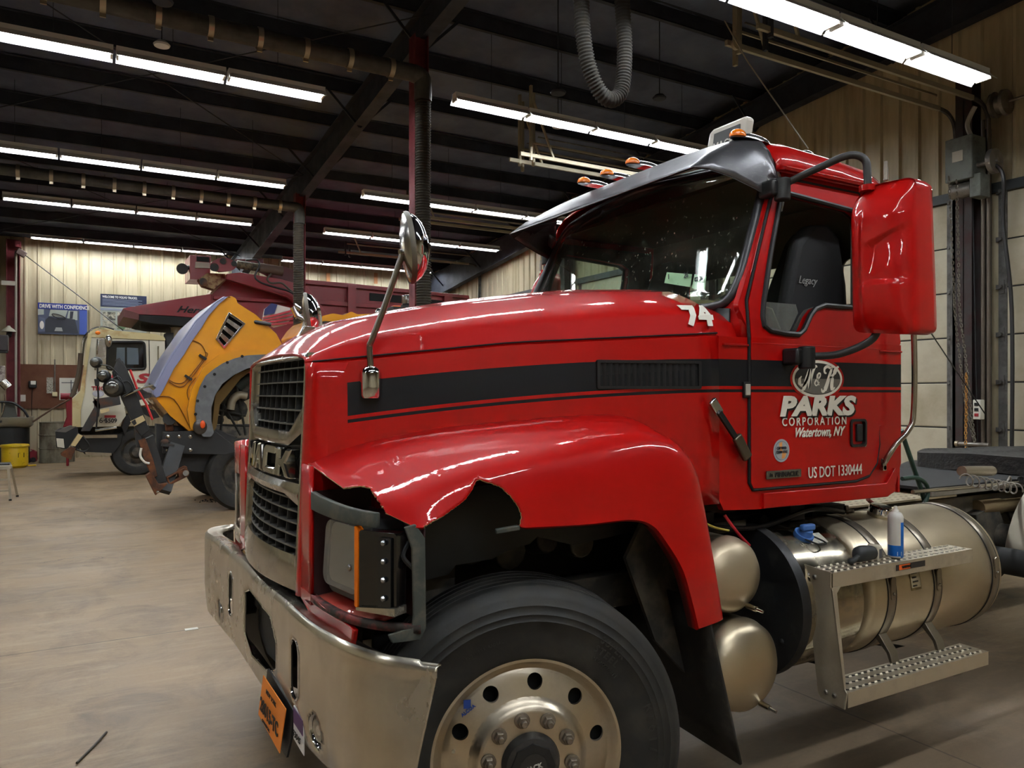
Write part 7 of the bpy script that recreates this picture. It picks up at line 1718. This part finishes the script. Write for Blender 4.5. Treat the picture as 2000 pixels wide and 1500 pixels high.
chain([P(1853, 345, X=cx), P(1858, 450, X=cx), P(1863, 560, X=cx), P(1866, 620, X=cx), P(1877, 720, X=cx), P(1888, 800, X=cx), P(1903, 862, X=cx)], 'hoist_chain', 'hanging steel chain left of the door track, nearest the cab', MCH)
cx = XD - .80
chain([P(1868, 350, X=cx), P(1872, 500, X=cx), P(1874, 600, X=cx), P(1886, 700, X=cx), P(1894, 780, X=cx), P(1904, 862, X=cx)], 'hoist_chain', 'second steel chain hanging just right of the first, towards the door post', MCH)
cx = XD - .9
chain([P(1887, 730, X=cx), P(1887, 800, X=cx), P(1886, 870, X=cx), P(1886, 870, X=cx) * 1 + Vector((0, 0, .01 - P(1886, 870, X=cx).z))], 'gold_chain', 'rusty golden chain hanging low at the door post', mat('chain_gold', '#a8793a', .5, .6))
cx = XD - .29
for (u0, u1, lb) in ((1884, 1897, 'thin black lift cable next to the chains'), (1899, 1910, 'second thin black lift cable, right of the first')):
    tag(MB().cyl(P(u0, 350, X=cx), P(u1, 880, X=cx), .008, n=6).build('lift_cable', M_BLACK, None), lb, 'cable')
cx = XD - .5
for u, lb in ((1920, 'upright conduit beside the door post, nearer the chains'), (1931, 'thicker upright conduit beside the right door track')):
    a = P(u, 400, X=XD - .28); tag(MB().cyl((a.x, a.y, .0), (a.x, a.y, 5.4), .025, n=10).build('conduit_pipe', mat('pipe_dark', '#5a5147', .5, .5), None), lb, 'pipe')
q = P(1909, 800, X=XD - .48); SWB = thing('switch_box', 'small white push button switch box on the door post', 'switch', tuple(q)); MB().box(q.x - .02, q.y - .05, q.z - .13, q.x + .08, q.y + .05, q.z + .13).build('box', paper, SWB, bevel=.01)
for dz, mt in ((.07, M_DARK), (0, M_DARK), (-.07, ink_r)): MB().box(q.x - .03, q.y - .025, q.z + dz - .02, q.x - .02, q.y + .025, q.z + dz + .02).build('button', mt, SWB)
q = P(1902, 868, X=XD - .4); VL = thing('pipe_valve', 'brass and steel pipe valve low on the door post', 'valve', tuple(q)); MB().cyl((q.x, q.y - .2, q.z), (q.x, q.y + .2, q.z), .03).cyl((q.x, q.y + .1, q.z), (q.x, q.y + .1, q.z - .2), .02).build('body', M_STEEL, VL); MB().cyl((q.x, q.y + .2, q.z), (q.x, q.y + .24, q.z), .04).build('cap', M_ALU, VL)
# stay cables
tag(MB().tube([P(1415, 40, Y=6), P(1460, 120, Y=6), P(1578, 290, Y=6)], .008, 6, 0).build('stay_cable', M_STEEL, None), 'thin cable slanting from the track hanger to behind the cab roof', 'cable')
tag(MB().tube([P(1790, 608, X=7.5), P(1870, 728, X=XD - 1.0), P(1925, 810, X=XD - .7)], .008, 6, 0).build('stay_cable', M_BLACK, None), 'thin black cable slanting from the mirror to the door post', 'cable')
pl_ = P(1440, 85, Y=6.1); PU = thing('pulley', 'small white pulley on the track hanger near the big light row', 'pulley', tuple(pl_)); MB().cyl(pl_, pl_ + Vector((0, .04, 0)), .06).build('sheave', M_PALE, PU); MB().box(pl_.x - .02, pl_.y - .01, pl_.z, pl_.x + .02, pl_.y + .0, DECK(pl_.y) - .2).build('strap', M_PALE, PU)
# ceiling sensors
for u, w, Y, lb in ((316, 92, 10.5, 'white round detector hanging above the near light row'), (318, 8, 8.3, 'dark cone sprinkler near the top edge of the roof'), (1090, 185, 8, 'dark pendant fitting behind the U shaped hose'), (1090, 250, 10.3, 'white round detector under the second light row'), (1288, 195, 8.5, 'small detector under the purlins by the big door wall')):
    q = P(u, w, Y=Y); t = thing('ceiling_detector', lb, 'detector', tuple(q)); MB().lathe([(.0, 0), (.09, .01), (.10, .03), (.06, .07), (.0, .07)], q, (0, 0, 1), 24).build('body', M_REFL if 'white' in lb else M_BEAM, t); MB().cyl(q + Vector((0, 0, .06)), (q.x, q.y, DECK(q.y) - .1), .008, n=6).build('stem', M_BEAM, t)
# floor bits
q = P(374, 1229, Z=0); tag(MB().box(q.x - .045, q.y - .025, .0005, q.x + .045, q.y + .025, .004, None).build('paper_scrap', paper, None), 'small white scrap of paper on the floor joint', 'paper')
a, b = P(208, 1430, Z=.006), P(150, 1490, Z=.006); tag(MB().tube([a, a.lerp(b, .5) + Vector((.004, 0, 0)), b], .006, 6, 3).build('stick', mat('stick_dark', '#3a332c', .7), None), 'thin dark stick lying on the floor near the bumper', 'stick')
random.seed(3)
c = P(440, 976, Z=0); mb = MB()
for i in range(160): 
    x, y, s = c.x + random.gauss(0, .22), c.y + random.gauss(0, .13), random.uniform(.005, .02); mb.ell((x, y, s * .4), (s, s * .8, s * .5), 6, 4)
o = mb.build('dirt_crumbs', M_DARK, None); tag(o, 'dark crumbs of dirt fallen on the floor by the yellow truck wheel', 'dirt'); o['kind'] = 'stuff'
